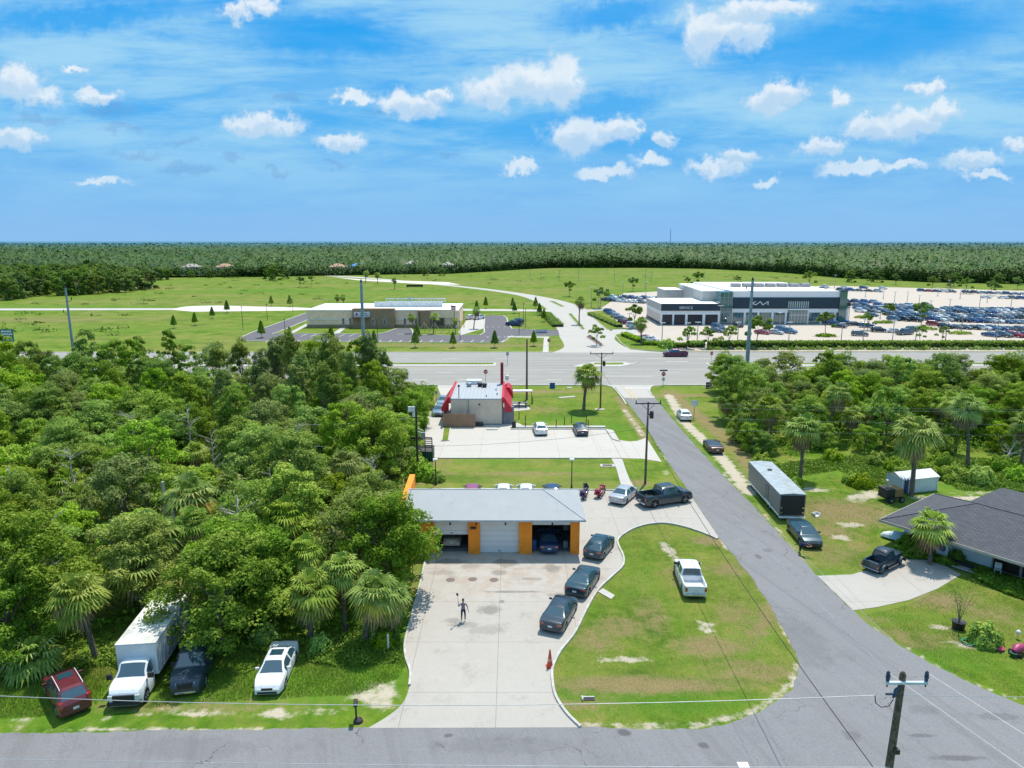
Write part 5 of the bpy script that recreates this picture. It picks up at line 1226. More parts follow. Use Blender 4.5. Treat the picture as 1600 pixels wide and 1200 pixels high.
# ---------------------------------------------------------------- motorcycles
def motorcycle(px,py,hdg,pm,lab,wind):
    p=G(px,py); e=empty('motorcycle',(p.x,p.y,0),hdg,lab,'motorcycle','touring motorcycles on the lot'); e.rotation_euler=(R(-8),0,hdg)
    for x in (-.75,.78):
        wo=empty('wheel'); wo.parent=e; wo.location=(x,0,.33); wo.rotation_euler=(math.pi/2,0,0); ty,ri=wheel_mesh(.33,.14); ob('tyre',ty,wo); ob('rim',ri,wo); wo.scale=(1,1,.65)
        pts=[(x+.38*math.cos(a),0,.34+.38*math.sin(a)) for a in np.linspace(-.2,math.pi+.1 if x<0 else math.pi*.9,8)]
        m=MB()
        for a,b in zip(pts[:-1],pts[1:]): m.poly([(a[0],-.1,a[2]),(b[0],-.1,b[2]),(b[0],.1,b[2]),(a[0],.1,a[2])])
        m.build('mudguard',pm,e,smooth=60)
    MB().path([(-.15,0,.72),(.05,0,.86),(.3,0,.9),(.48,0,.82)],[.10,.17,.16,.06],10).build('fuel_tank',pm,e,smooth=60)
    MB().path([(-.85,0,.78),(-.6,0,.72),(-.35,0,.70),(-.12,0,.78)],[.12,.16,.18,.08],8).build('seat',M_black,e,smooth=60)
    for s in (1,-1): MB().box(-1.05,-.42,min(s*.16,s*.42),max(s*.16,s*.42),.42,.74).build('pannier',pm,e,bevel=.05); MB().tube((-.95,s*.2,.25),(.1,s*.2,.3),.045).build('exhaust',M_chrome,e)
    MB().box(-1.15,-.75,-.28,.28,.80,1.08).build('top_case',pm,e,bevel=.06); MB().box(-.2,.35,-.2,.2,.28,.66).build('engine',M_chrome,e,bevel=.04)
    MB().tube((.78,-.1,.33),(.52,-.1,1.0),.03).tube((.78,.1,.33),(.52,.1,1.0),.03).build('fork',M_chrome,e)
    MB().path([(.3,-.42,1.05),(.45,-.25,1.08),(.5,0,1.02),(.45,.25,1.08),(.3,.42,1.05)],.022,6).build('handlebar',M_black,e)
    m=MB(); m.box(.55,.78,-.3,.3,.78,1.1); m.build('fairing',pm,e,bevel=.08); hl_=MB().lathe([(.04,0),(.10,.06),(.10,.1)],(0,0,0),10).build('headlight',M_head,e); hl_.location=(.76,0,.95); hl_.rotation_euler=(0,math.pi/2,0)
    if wind: m=MB(); m.poly([(.62,-.28,1.08),(.62,.28,1.08),(.45,.22,1.48),(.45,-.22,1.48)]).poly([(.63,-.28,1.08),(.46,-.22,1.48),(.46,.22,1.48),(.63,.28,1.08)]); m.build('windshield',M_glass,e)
    MB().tube((-.1,.12,.3),(-.2,.42,.02),.018).build('kickstand',M_chrome,e)
    return e
motorcycle(915,777,R(70),paint('paint_violet',(.05,.02,.10),.3),'dark violet touring motorcycle with a tall black windshield near the garage corner',True)
motorcycle(940,775,R(62),paint('paint_cherry',(.35,.01,.04),.3),'cherry red motorcycle between the violet one and the silver car',False)
# ---------------------------------------------------------------- boat beside the house, tow box, small things
q=G(1375,838); 
b=empty('small_boat',(q.x,q.y,0),hd((1370,832),(1425,844)),'upturned pale blue and white boat hull on the grass by the bungalow','boat')
st=[(0,.05,.05),(.25,.32,.35),(.8,.5,.55),(1.6,.62,.68),(2.6,.68,.74),(3.6,.66,.70),(4.2,.60,.62)]
mb=MB(); n=9; S=[]
for x,w_,h_ in st: S.append([(x,w_*math.cos(a),.18+h_*math.sin(a)**.8) for a in np.linspace(0,math.pi,n)])
for i,a in enumerate(S):
    for p in a: mb.v.append(p)
for i in range(len(S)-1):
    for j in range(n-1): mb.f.append((i*n+j,i*n+j+1,(i+1)*n+j+1,(i+1)*n+j)); mb.m.append(1 if i<2 else 0)
mb.f.append(tuple(range((len(S)-1)*n,len(S)*n))); mb.m.append(0)
mb.build('hull',[plain('pale_blue_gelcoat',(.38,.52,.60),.4),M_trim],b,smooth=60); MB().path([(4.2,0,.8),(2.6,0,.94),(1.2,0,.84),(.1,0,.26)],.035,6).build('keel',M_trim,b)
m=MB(); m.path([(0,0,.17),(1.6,.64,.17),(2.6,.70,.17),(4.2,.62,.17)],.04,6).path([(0,0,.17),(1.6,-.64,.17),(2.6,-.70,.17),(4.2,-.62,.17)],.04,6); m.build('gunwale',M_tyre,b)
q=G(1390,782); e=empty('utility_trailer',(q.x,q.y,0),R(12),'small black trailer with a plywood box and old wheels beside the white shed','trailer')
MB().box(-1.0,1.0,-.7,.7,.45,.6).build('frame',M_black,e); MB().box(-.98,.0,-.68,.68,.603,1.5).build('toolbox',M_black,e,bevel=.03); MB().box(.05,1.0,-.65,.65,.603,1.45).build('plywood_box',plain('old_plywood',(.30,.17,.06),.8),e)
ty,ri=wheel_mesh(.34)
for x in (-.55,.75):
    wo=empty('wheel'); wo.parent=e; wo.location=(x,-.85,.34); wo.rotation_euler=(math.pi/2,0,0); ob('tyre',ty,wo); ob('rim',ri,wo)
MB().tube((-.3,0,1.5),(-.4,.1,2.2),.1,.06).lathe([(.05,0),(.22,.1),(.22,.25),(.05,.3)],(-.45,.1,2.1),10).build('spotlight',M_chrome,e)
# traffic cone
q=G(859,1042); e=empty('traffic_cone',(q.x,q.y,.024),.2,'tall orange traffic cone on the driveway edge near the kerb','cone')
M_cone=plain('cone_orange',(.62,.07,.03),.5)
MB().box(-.24,.24,-.24,.24,.0,.05).build('base',M_cone,e,bevel=.02); MB().lathe([(.21,.052),(.14,.45),(.08,.95),(.045,1.25)],seg=14).build('cone',M_cone,e,smooth=40); MB().lathe([(.148,.43),(.124,.62)],seg=14).build('reflective_band',plain('band_orange_pale',(.68,.30,.22),.4),e)
# scraps on the grass
q=G(1275,806); e=empty('discarded_box',(q.x,q.y,0),.3,'small white discarded crate lying on the grass right of the cargo trailer','crate'); MB().box(-.35,.35,-.28,.28,0,.06).box(-.35,-.29,-.28,.28,.06,.32).box(.29,.35,-.28,.28,.06,.32).box(-.29,.29,.22,.28,.06,.32).build('shell',M_trim,e)
q=G(1091,881); e=empty('white_bucket',(q.x,q.y,0),.3,'round white lid lying on the lawn behind the white pickup','lid'); MB().lathe([(.24,0),(.26,.06),(.2,.1)],seg=14).build('lid_disc',M_trim,e,smooth=40); 
# ---------------------------------------------------------------- dealership stock: one mesh each, too small to show parts
def small_car(kind):
    K,V,faces=_cache.get(kind) or car_parts(kind)
    rows=[f for f,c in faces]; cls=[c for f,c in faces]
    me=bpy.data.meshes.new('lot_'+kind); VV=list(V); FF=list(rows); MI=[0 if c in 'pu' else 1 for c in cls]
    t=MB(); L,W,wr=K['L'],K['W'],K['wr']
    for wx in K['wx']:
        for s in (1,-1):
            y0,y1=s*(W/2-.23),s*(W/2-.02); t.tube((wx-L/2,y0,wr),(wx-L/2,y1,wr),wr,seg=12,mi=2); t.tube((wx-L/2,y0,wr),(wx-L/2,y1+s*.012,wr),wr*.6,seg=8,mi=3)
    for s in (1,-1):
        a0,a1=sorted((s*W/2*.45,s*W/2*.82)); t.box(L/2-.4,L/2-.03,a0,a1,.6,.72,3); t.box(-L/2-.01,-L/2+.2,a0,a1,.78,.9,4)
    t.box(L/2-.25,L/2+.015,-.4,.4,.38,.58,5)
    o=len(VV); VV+=t.v; FF+=[tuple(i+o for i in f) for f in t.f]; MI+=t.m
    me.from_pydata(VV,[],FF)
    for m in (M_opaint,M_glass,M_tyre,M_rim,M_tail,M_black): me.materials.append(m)
    me.polygons.foreach_set('material_index',MI); me.polygons.foreach_set('use_smooth',[True]*len(me.polygons)); me.set_sharp_from_angle(angle=R(35)); me.update(); return me
SC={k:small_car(k) for k in ('sedan','suv','hatch','pickup')}
COLS=[('white',(.72,.73,.74),24),('silver',(.40,.43,.47),12),('dark blue',(.02,.06,.17),26),('black',(.012,.014,.02),20),('grey',(.10,.12,.14),16),('steel blue',(.06,.15,.28),18),('blue',(.015,.07,.28),5),('red',(.35,.02,.03),2)]
ORD=['first','second','third','fourth','fifth','sixth','seventh','eighth','ninth','tenth','eleventh','twelfth','thirteenth','fourteenth','fifteenth','sixteenth','seventeenth','eighteenth','nineteenth','twentieth']
def ordn(i): return ORD[i] if i<20 else f'{i+1}th'
rs=random.Random(11)
def lotcar(p,hdg,label,colr=None,kind=None,group='dealership cars'):
    kind=kind or rs.choices(['suv','sedan','hatch','pickup'],[50,30,15,5])[0]
    if colr is None: colr=rs.choices(COLS,[c[2] for c in COLS])[0]
    else: colr=next(c for c in COLS if c[0]==colr)
    o=bpy.data.objects.new('lot_car',SC[kind]); col.objects.link(o); o.location=(p.x,p.y,.03); o.rotation_euler=(0,0,hdg); o.color=(*colr[1],1)
    kn={'suv':'SUV','sedan':'saloon','hatch':'hatchback','pickup':'pickup'}[kind]
    tag(o,f'{colr[0]} {kn}, {label}'.replace('the big dealership lot','the big lot'),'car',group); return o
def row(pa,pb,sp,name,hdg,skip=0.01,cols=None):
    a,b=G(*pa),G(*pb); n=int((b-a).length/sp); k=0
    for i in range(n+1):
        if rs.random()<skip: continue
        p=a+(b-a)*(i/max(1,n)); lotcar(p+Vector((0,rs.uniform(-.35,.35),0)),R(hdg)+rs.uniform(-.04,.04),f'{ordn(k)} from left in {name}'); k+=1
row((1478,513),(1625,519),2.45,'the front full row of the big dealership lot',-60)
row((1455,501.5),(1625,507),2.45,'the second row of the big dealership lot',-60)
row((1450,494.5),(1625,499),2.45,'the third row of the big dealership lot',-60)
row((1455,487.5),(1625,492),2.45,'the fourth row of the big dealership lot',-60)
row((1478,484),(1625,488),2.45,'the rear row of the big dealership lot',-60)
row((1397,501),(1428,502.5),2.45,'the short front row behind the lot trees',-60)
row((1393,494),(1432,496),2.45,'the short second row behind the lot trees',-60)
row((1344,488),(1448,491),2.45,'the row just right of the showroom wing',-60)
row((1340,483.5),(1455,485),2.45,'the rear row right of the showroom wing',-60)
row((1338,478.5),(1445,479.5),2.9,'the last row right of the showroom wing',-60,.3)
row((1322,472.5),(1366,474),2.9,'the short row above the showroom wing',-60,.05)
row((1548,526),(1625,528),2.8,'the short row nearest the hedge at the right',-60)
row((1272,452.5),(1372,456.5),4.2,'the far row behind the showroom roof',-50,.25)
row((1290,449.5),(1380,452),4.5,'the rearmost row behind the showroom roof',-50,.3)
row((1440,455.5),(1625,462),3.3,'the far row along the field edge',-50,.1)
row((1540,466),(1625,468.5),3.6,'the isolated far row at the right',-50,.1)
row((948,470.5),(1002,474),2.9,'the inner row left of the service wing',-55,.05)
row((958,466),(1028,468),2.9,'the outer row left of the service wing',-55,.05)
for (px,py,cn,kd,hg,lb) in ((952,489,'dark blue','suv',-35,'top car along the planted verge'),(957,492,'steel blue','sedan',-35,'second car down along the planted verge'),(964,496.5,'silver','suv',-35,'third car down along the planted verge'),(970,499.5,'grey','sedan',-35,'fourth car down along the planted verge'),(976,506,'black','suv',-35,'beside the magenta car near the verge tree'),(981,507,'red','suv',-35,'behind the tree at the verge corner'),(989,511,'white','suv',-20,'in the shade of the verge tree'),(995,513,'white','sedan',-20,'right of the tree at the verge corner'),
    (1009,531,'red','sedan',-35,'left of the white one behind the low hedge'),(1016,533,'white','sedan',-30,'front one behind the low round hedge'),(1121,513,'dark blue','suv',-60,'by the dealership glass tower, left one'),(1125,517,'black','sedan',-50,'left of the small trees in front of the showroom'),(1120,519,'grey','sedan',-50,'partly behind the little trees before the showroom'),(1153,511,'black','suv',-80,'under the logo wall in front of the showroom glass'),
    (1191,522,'red','sedan',-50,'beside the tall steel pole in front of the showroom'),(1212,522,'silver','sedan',-50,'right of the red saloon before the showroom'),(1222,518,'steel blue','suv',-50,'behind the silver saloon before the showroom'),(1233,521,'steel blue','suv',-50,'right end of the trio before the entrance'),(1304,508,'dark blue','suv',-50,'by the right corner of the showroom'),(1311,512,'black','sedan',-50,'front one at the right corner of the showroom'),(1316,505,'blue','suv',-50,'close to the glass tower at the right'),(1333,509,'black','sedan',170,'parked across below the low right wing'),
    (1343,525,'grey','suv',-20,'alone between the lamp posts by the hedge'),(1373,519,'black','suv',-15,'left of the white hatchback by the lamp post'),(1397,520,'white','sedan',-15,'between the two dark vehicles by the lamp post'),(1413,523,'grey','pickup',20,'large one near the small trees by the hedge'),(1425,518,'grey','suv',20,'behind the large grey pickup near the hedge'),(1354,512,'dark blue','suv',-30,'behind the young tree right of the showroom'),(1362,494.5,'dark blue','sedan',-50,'alone near the planted islands of the lot'),(1459,509,'red','suv',-40,'beside the planted island in the big lot')):
    lotcar(G(px,py),R(hg),lb,cn,kd)
# ================================================================= VEGETATION
def quads_mesh(name, C, Nn, sa, sb, val, mat, shape='quad', droop=None):
    "leaf faces: centres C, normals Nn, half sizes sa (length) sb (width)"
    n=len(C); Nn=Nn/np.maximum(1e-6,np.linalg.norm(Nn,axis=1,keepdims=True))
    rr=rng.normal(size=(n,3)); T=rr-Nn*(rr*Nn).sum(1,keepdims=True); T/=np.maximum(1e-6,np.linalg.norm(T,axis=1,keepdims=True)); B=np.cross(Nn,T)
    sa=np.asarray(sa).reshape(-1,1)*np.ones((n,1)); sb=np.asarray(sb).reshape(-1,1)*np.ones((n,1))
    P=np.stack([C-T*sa, C-B*sb+T*sa*.1, C+T*sa, C+B*sb+T*sa*.1],1).reshape(-1,3)
    me=bpy.data.meshes.new(name); me.vertices.add(4*n); me.vertices.foreach_set('co',P.astype(np.float32).ravel())
    me.loops.add(4*n); me.loops.foreach_set('vertex_index',np.arange(4*n,dtype=np.int32)); me.polygons.add(n)
    me.polygons.foreach_set('loop_start',np.arange(0,4*n,4,dtype=np.int32)); me.polygons.foreach_set('loop_total',np.full(n,4,dtype=np.int32)); me.update()
    a=me.attributes.new('v','FLOAT','FACE'); a.data.foreach_set('value',np.asarray(val,dtype=np.float32)); me.materials.append(mat); return me
def leafmat(name, dark, mid_, lite, trans=.40, haze=False, hue=.25, oi=True):
    m,nt=newmat(name); h=N(nt)
    at=nt.nodes.new('ShaderNodeAttribute'); at.attribute_name='v'; v=at.outputs['Fac']
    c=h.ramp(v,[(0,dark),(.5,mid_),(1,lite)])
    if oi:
        o=nt.nodes.new('ShaderNodeObjectInfo'); r=o.outputs['Random']
        hs=nt.nodes.new('ShaderNodeHueSaturation'); h.l(c,hs.inputs['Color'])
        h.l(h.math('ADD',.5-.055*hue*2,h.math('MULTIPLY',r,.07*hue*2)),hs.inputs['Hue'])
        r2=h.math('FRACT',h.math('MULTIPLY',r,17.3)); h.l(h.math('ADD',.80,h.math('MULTIPLY',r2,.60)),hs.inputs['Value']); r3=h.math('FRACT',h.math('MULTIPLY',r,7.7)); h.l(h.math('ADD',.88,h.math('MULTIPLY',r3,.22)),hs.inputs['Saturation']); c=hs.outputs[0]
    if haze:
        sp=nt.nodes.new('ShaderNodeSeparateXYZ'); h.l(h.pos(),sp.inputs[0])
        c=h.mix(h.math('MULTIPLY',h.sstep(sp.outputs[1],900,6000),.95),c,(.06,.19,.27))  # distance haze mixed into the leaf colour
    b=nt.nodes.new('ShaderNodeBsdfPrincipled'); h.l(c,b.inputs['Base Color']); b.inputs['Roughness'].default_value=.55; b.inputs['Specular IOR Level'].default_value=.12
    o=nt.nodes.new('ShaderNodeOutputMaterial')
    if trans:
        t=nt.nodes.new('ShaderNodeBsdfTranslucent'); h.l(h.mix(.5,c,(.16,.24,.02)),t.inputs[0]); mx=nt.nodes.new('ShaderNodeMixShader'); mx.inputs[0].default_value=trans
        h.l(b.outputs[0],mx.inputs[1]); h.l(t.outputs[0],mx.inputs[2]); h.l(mx.outputs[0],o.inputs[0])
    else: h.l(b.outputs[0],o.inputs[0])
    return m
M_leaf=leafmat('oak_leaves',(.070,.150,.016),(.200,.345,.038),(.42,.55,.10))
M_leaf2=leafmat('bright_leaves',(.075,.175,.015),(.220,.390,.036),(.44,.59,.09))
M_leaf3=leafmat('olive_leaves',(.085,.145,.032),(.225,.315,.068),(.44,.51,.15))
M_palm=leafmat('palm_fronds',(.085,.18,.030),(.24,.38,.055),(.50,.60,.15),hue=.2)
M_palmy=leafmat('yellowing_fronds',(.24,.27,.03),(.45,.43,.05),(.58,.50,.12),hue=.3)
M_dead=leafmat('dead_fronds',(.14,.085,.04),(.27,.18,.09),(.40,.29,.16),trans=.1)
M_bark=plain('bark_grey',(.16,.135,.11),.9,var=.35,scale=3,bump=.5); M_barkp=plain('palm_bark',(.15,.12,.09),.9,var=.35,scale=5,bump=.5); M_barkd=plain('bleached_wood',(.42,.38,.33),.9,var=.2,scale=3)
def limbs(mb,h,sp,n,r0,seed,lean=(0,0)):
    rs=random.Random(seed); ends=[]
    top=Vector((lean[0],lean[1],h*.5)); mid_=Vector((lean[0]*.4+rs.uniform(-.2,.2),lean[1]*.4+rs.uniform(-.2,.2),h*.26))
    mb.path([(0,0,-.1),mid_,top],[r0,r0*.8,r0*.6],8)
    for i in range(n):
        a=2*math.pi*i/n+rs.uniform(-.4,.4); rr=sp*rs.uniform(.45,.8); z=h*rs.uniform(.62,.88); s=mid_.lerp(top,rs.uniform(.2,1))
        m_=Vector((s.x+math.cos(a)*rr*.45,s.y+math.sin(a)*rr*.45,s.z+(z-s.z)*.6)); e=Vector((lean[0]+math.cos(a)*rr,lean[1]+math.sin(a)*rr,z))
        mb.path([s,m_,e],[r0*.45,r0*.28,r0*.10],6); ends.append(e)
    return ends
def broadleaf(name,h,sp,nleaf,seed,mat,leaf=.30,nclump=20,base=.32,flat=.75,clr=(.45,1.05),barkm=None,trunkr=.17,gap=.0):
    global rng
    rng=np.random.default_rng(seed); rs=random.Random(seed)
    mb=MB(); ends=limbs(mb,h,sp,6,trunkr,seed,(rs.uniform(-.5,.5),rs.uniform(-.5,.5)))
    cl=[]
    for e in ends: cl.append((e.x,e.y,e.z,rs.uniform(*clr)*max(sp,2.6)/3.5))
    while len(cl)<nclump:
        a=rs.uniform(0,2*math.pi); q=rs.random(); zz=base+(1-base)*q
        prof=math.sin(math.pi*min(1,max(.08,(zz-base)/(1-base))**.75*.93+.05))**.55
        rr=sp*prof*math.sqrt(rs.uniform(.12,1))*rs.uniform(.85,1.12)
        cl.append((math.cos(a)*rr,math.sin(a)*rr,h*zz*rs.uniform(.90,1.03)-.3,rs.uniform(*clr)*max(sp,2.6)/3.5))
    C=[];Nn=[];V=[]
    per=nleaf//len(cl)
    for (x,y,z,r) in cl:
        d=rng.normal(size=(per,3)); d/=np.linalg.norm(d,axis=1,keepdims=True); d[:,2]=np.where(d[:,2]<-.35,-d[:,2],d[:,2])
        rad=r*rng.uniform(.55,1.08,size=(per,1))**.6
        lump=1+.22*np.sin(d[:,0:1]*5+x*3)*np.cos(d[:,1:2]*6+y*2)
        p=np.array([x,y,z])+d*rad*lump*np.array([1,1,flat]); C.append(p)
        Nn.append(d*.8+rng.normal(size=(per,3))*.55+np.array([0,0,.5])); tone=rs.uniform(-.17,.17)
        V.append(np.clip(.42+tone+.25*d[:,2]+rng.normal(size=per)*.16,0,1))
    C=np.concatenate(C);Nn=np.concatenate(Nn);V=np.concatenate(V); C[:,2]=np.maximum(C[:,2],.25)
    s=rng.uniform(.6,1.25,len(C))*leaf
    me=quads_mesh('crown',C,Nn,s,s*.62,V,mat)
    t=empty(name); tr=mb.build('trunk',barkm or M_bark,t,smooth=50); ob('crown',me,t); return t
def palm(name,h,seed,nf=34,fl=1.15,skirt=10,yellow=3,lean=.4,tr=.17):
    rs=random.Random(seed); t=empty(name)
    la=rs.uniform(0,6.28); tx,ty=math.cos(la)*lean,math.sin(la)*lean
    MB().path([(0,0,-.1),(tx*.15,ty*.15,h*.35),(tx*.5,ty*.5,h*.7),(tx,ty,h)],[tr*1.25,tr,tr*.95,tr*1.15],10).build('trunk',M_barkp,t,smooth=50)
    def fronds(n,elr,mat,nm,L=1.15,dead=False):
        V=[];F=[];A=[]
        for i in range(n):
            az=2*math.pi*(i*.618)+rs.uniform(-.2,.2); el=rs.uniform(*elr); pl=L*rs.uniform(.75,1.1)*(.9 if not dead else .7)
            d=Vector((math.cos(az)*math.cos(el),math.sin(az)*math.cos(el),math.sin(el))); o=Vector((tx,ty,h+(.1 if not dead else -.25)))
            side=Vector((-math.sin(az),math.cos(az),0)); e=o+d*pl+Vector((0,0,-.12*pl*pl)); up=side.cross(d)*-1
            tone=rs.uniform(.25,.75)
            k=len(V); V+= [tuple(o-side*.02),tuple(o+side*.02),tuple(e+side*.015),tuple(e-side*.015)]; F.append((k,k+1,k+2,k+3)); A.append(tone)
            nb=13
            for b in range(nb):
                an=(b/(nb-1)-.5)*2*1.75; bl=fl*(1-.28*abs(an)/1.75)*rs.uniform(.9,1.1)*(L/1.15)
                bd=(d*math.cos(an)+side*math.sin(an)).normalized(); bd=(bd+up*(.28*abs(an)/1.75)).normalized(); w=.075*(fl/1.15)
                wv=bd.cross(up).normalized()*w; m1=e+bd*bl*.5; dr=(.42 if not dead else .8)
                tip=e+bd*bl*.92+Vector((0,0,-dr*bl*rs.uniform(.7,1.3)))
                k=len(V); V+=[tuple(e),tuple(m1-wv),tuple(m1+wv),tuple(tip)]; F.append((k,k+1,k+2)); F.append((k+1,k+3,k+2)); q=min(1,max(0,tone+rs.uniform(-.15,.2))); A+= [q,min(1,q+.1)]
        me=bpy.data.meshes.new(nm); me.from_pydata(V,[],F); a=me.attributes.new('v','FLOAT','FACE'); a.data.foreach_set('value',A); me.materials.append(mat); ob(nm,me,t)
    fronds(nf,(-.75,1.35),M_palm,'crown',1.2)
    if yellow: fronds(yellow,(-.7,-.1),M_palmy,'yellow_frond',1.15)
    if skirt: fronds(skirt,(-1.3,-.75),M_dead,'dead_frond',1.0,True)
    return t
def bush(name,r,hh,seed,mat,n=900,leaf=.13,flowers=None):
    global rng
    rng=np.random.default_rng(seed); t=empty(name)
    d=rng.normal(size=(n,3)); d/=np.linalg.norm(d,axis=1,keepdims=True); d[:,2]=np.abs(d[:,2]); lump=1+.25*np.sin(d[:,0:1]*6+seed)*np.sin(d[:,1:2]*7)
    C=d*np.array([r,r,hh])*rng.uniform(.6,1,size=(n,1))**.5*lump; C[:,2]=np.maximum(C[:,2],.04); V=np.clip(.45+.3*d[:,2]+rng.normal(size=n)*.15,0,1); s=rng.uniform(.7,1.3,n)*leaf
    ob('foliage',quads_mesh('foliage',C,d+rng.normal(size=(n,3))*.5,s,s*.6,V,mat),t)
    MB().path([(0,0,0),(.05,0,hh*.4),(.02,.03,hh*.7)],[.04,.03,.015],5).build('stem',M_bark,t)
    if flowers is not None:
        m=60; d=rng.normal(size=(m,3)); d/=np.linalg.norm(d,axis=1,keepdims=True); d[:,2]=np.abs(d[:,2]); ob('flowers',quads_mesh('flowers',d*np.array([r,r,hh])*1.02,d,.08,.08,np.ones(m)*.7,flowers),t)
    return t
def deadtree(name,h,seed):
    rs=random.Random(seed); t=empty(name); mb=MB(); mb.path([(0,0,0),(.1,.1,h*.5),(.0,.2,h)],[.13,.09,.03],7)
    for i in range(16):
        z=h*rs.uniform(.35,.95); a=rs.uniform(0,6.28); L=rs.uniform(.8,2.0)*(1.15-z/h*.6); e=Vector((math.cos(a)*L,math.sin(a)*L,z+L*.6)); s=Vector((.1,.1,z)); mb.path([s,s.lerp(e,.5)+Vector((0,0,.1)),e],[.035,.022,.008],4)
        for k in range(3): b=a+rs.uniform(-.8,.8); q=s.lerp(e,rs.uniform(.4,.9)); mb.path([q,q+Vector((math.cos(b)*.5,math.sin(b)*.5,.4))],[.012,.005],4)
    mb.build('trunk',M_barkd,t); return t
PROTO={}
def proto(k):
    if k in PROTO: return copy_tree(PROTO[k])
    o=BUILD[k](); PROTO[k]=o; return o
BUILD={
 'oakA':lambda:broadleaf('broadleaf_tree',8.6,3.4,20000,1,M_leaf,.112,80,.22),
 'oakB':lambda:broadleaf('broadleaf_tree',7.6,3.8,21000,2,M_leaf,.112,90,.2,.65),
 'oakC':lambda:broadleaf('broadleaf_tree',9.6,2.9,17000,3,M_leaf2,.11,70,.22,.85),
 'oakD':lambda:broadleaf('broadleaf_tree',6.6,3.1,16000,4,M_leaf2,.11,66,.12,.8),
 'oakE':lambda:broadleaf('broadleaf_tree',8.4,3.5,13000,5,M_leaf3,.112,60,.26,.7),
 'tallA':lambda:broadleaf('slender_tree',12.8,1.75,13000,6,M_leaf3,.115,46,.2,1.3,(.5,1.1),trunkr=.15),
 'tallB':lambda:broadleaf('slender_tree',11.8,2.0,12000,7,M_leaf3,.115,42,.26,1.2,(.5,1.1),trunkr=.14),
 'tallC':lambda:broadleaf('slender_tree',10.5,2.3,9000,8,M_leaf,.12,44,.34,1.0,(.4,.85),trunkr=.13),
 'palmA':lambda:palm('cabbage_palm',5.2,1,62,1.15,18,5,.5),'palmB':lambda:palm('cabbage_palm',3.8,2,38,1.25,14,8,.3),'palmC':lambda:palm('cabbage_palm',6.6,3,42,1.15,24,3,.9),'palmE':lambda:palm('cabbage_palm',4.4,14,30,1.3,20,10,.7),'palmF':lambda:palm('cabbage_palm',5.8,15,52,1.05,8,2,1.1),'palmD':lambda:palm('cabbage_palm',1.5,4,34,1.5,3,2,.1),
 'shrub':lambda:bush('shrub',1.3,1.5,9,M_leaf2,1300,.14),
}
DESC={'oakA':'full dark green broadleaf tree','oakB':'wide low-crowned broadleaf tree','oakC':'bright green upright broadleaf tree','oakD':'short bright green broadleaf tree','oakE':'dull olive broadleaf tree',
 'tallA':'tall wispy olive tree','tallB':'tall loose-crowned olive tree','tallC':'tall thin high-crowned tree','palmA':'mid-height cabbage palm','palmB':'stout cabbage palm','palmC':'tall cabbage palm','palmD':'trunkless young fan palm','palmE':'ragged yellowing cabbage palm','palmF':'leaning dense-headed cabbage palm','shrub':'bright green leafy shrub'}
LM={'the white box truck':G(240,1040),'the maroon SUV':G(105,1090),'the black pickup':G(330,1000),'the white saloon':G(440,1030),'the orange garage corner':Vector((-9,61,0)),'the beige restaurant':G(690,650),
 'the slatted screen':G(640,720),'the steel pole before the clinic':G(570,600),'the green highway sign':G(20,580),'the bleached bare trunks':G(262,870),'the bare dead tree':G(340,780),'the hidden left highway verge':G(300,605),
 'the far left steel pole':G(120,590),'the driveway kerb':G(630,1000),'the middle of the left woods':G(420,800),'the left end of the woods':G(20,850),
 'the cargo trailer':G(1200,760),'the maroon coupe':G(1118,705),'the white shed':G(1430,770),'the steel pole before the dealership':G(1165,603),'the purple highway sign':G(1107,606),'the right woods end':G(1590,640),'the clearing behind the trailer':G(1310,700)}
trees=[]   # (object, kind, position)
def plant(k,x,y,s=1.0,rz=None,z=1.0,label=None,group='trees of the near woods'):
    o=proto(k); o.location=(x,y,0); o.rotation_euler=((random.uniform(-.09,.09),random.uniform(-.09,.09)) if 'palm' in k else (0,0))+(random.uniform(0,6.28) if rz is None else rz,); o.scale=(s,s,s*z)
    cat='palm' if 'palm' in k else ('shrub' if k=='shrub' else 'tree'); tag(o,label,cat,group)
    if label is None: trees.append((o,k,Vector((x,y,0))))
    return o
def inpoly(x,y,P):
    c=False; n=len(P)
    for i in range(n):
        a,b=P[i],P[i-1]
        if (a[1]>y)!=(b[1]>y) and x<(b[0]-a[0])*(y-a[1])/(b[1]-a[1])+a[0]: c=not c
    return c
def segd(p,a,b):
    d=b-a; t=max(0,min(1,(p-a).dot(d)/d.length_squared)); return (p-a-d*t).length
random.seed(21)
Lp=[(p.x,p.y) for p in pxs([(-60,1070),(60,1052),(150,1020),(235,955),(300,950),(372,975),(420,985),(520,1003),(610,1000),(622,985),(632,940),(648,900)])]+[(-11.0,58),(-11.2,66)]+[(p.x,p.y) for p in pxs([(655,752),(650,700),(648,660),(640,648),(600,620),(560,609),(380,607),(0,607),(-120,607)])]
keep=[(G(196,1096),G(290,950),2.5),(G(297,1084),G(340,985),1.9),(G(92,1072),G(119,1117),2.0)]
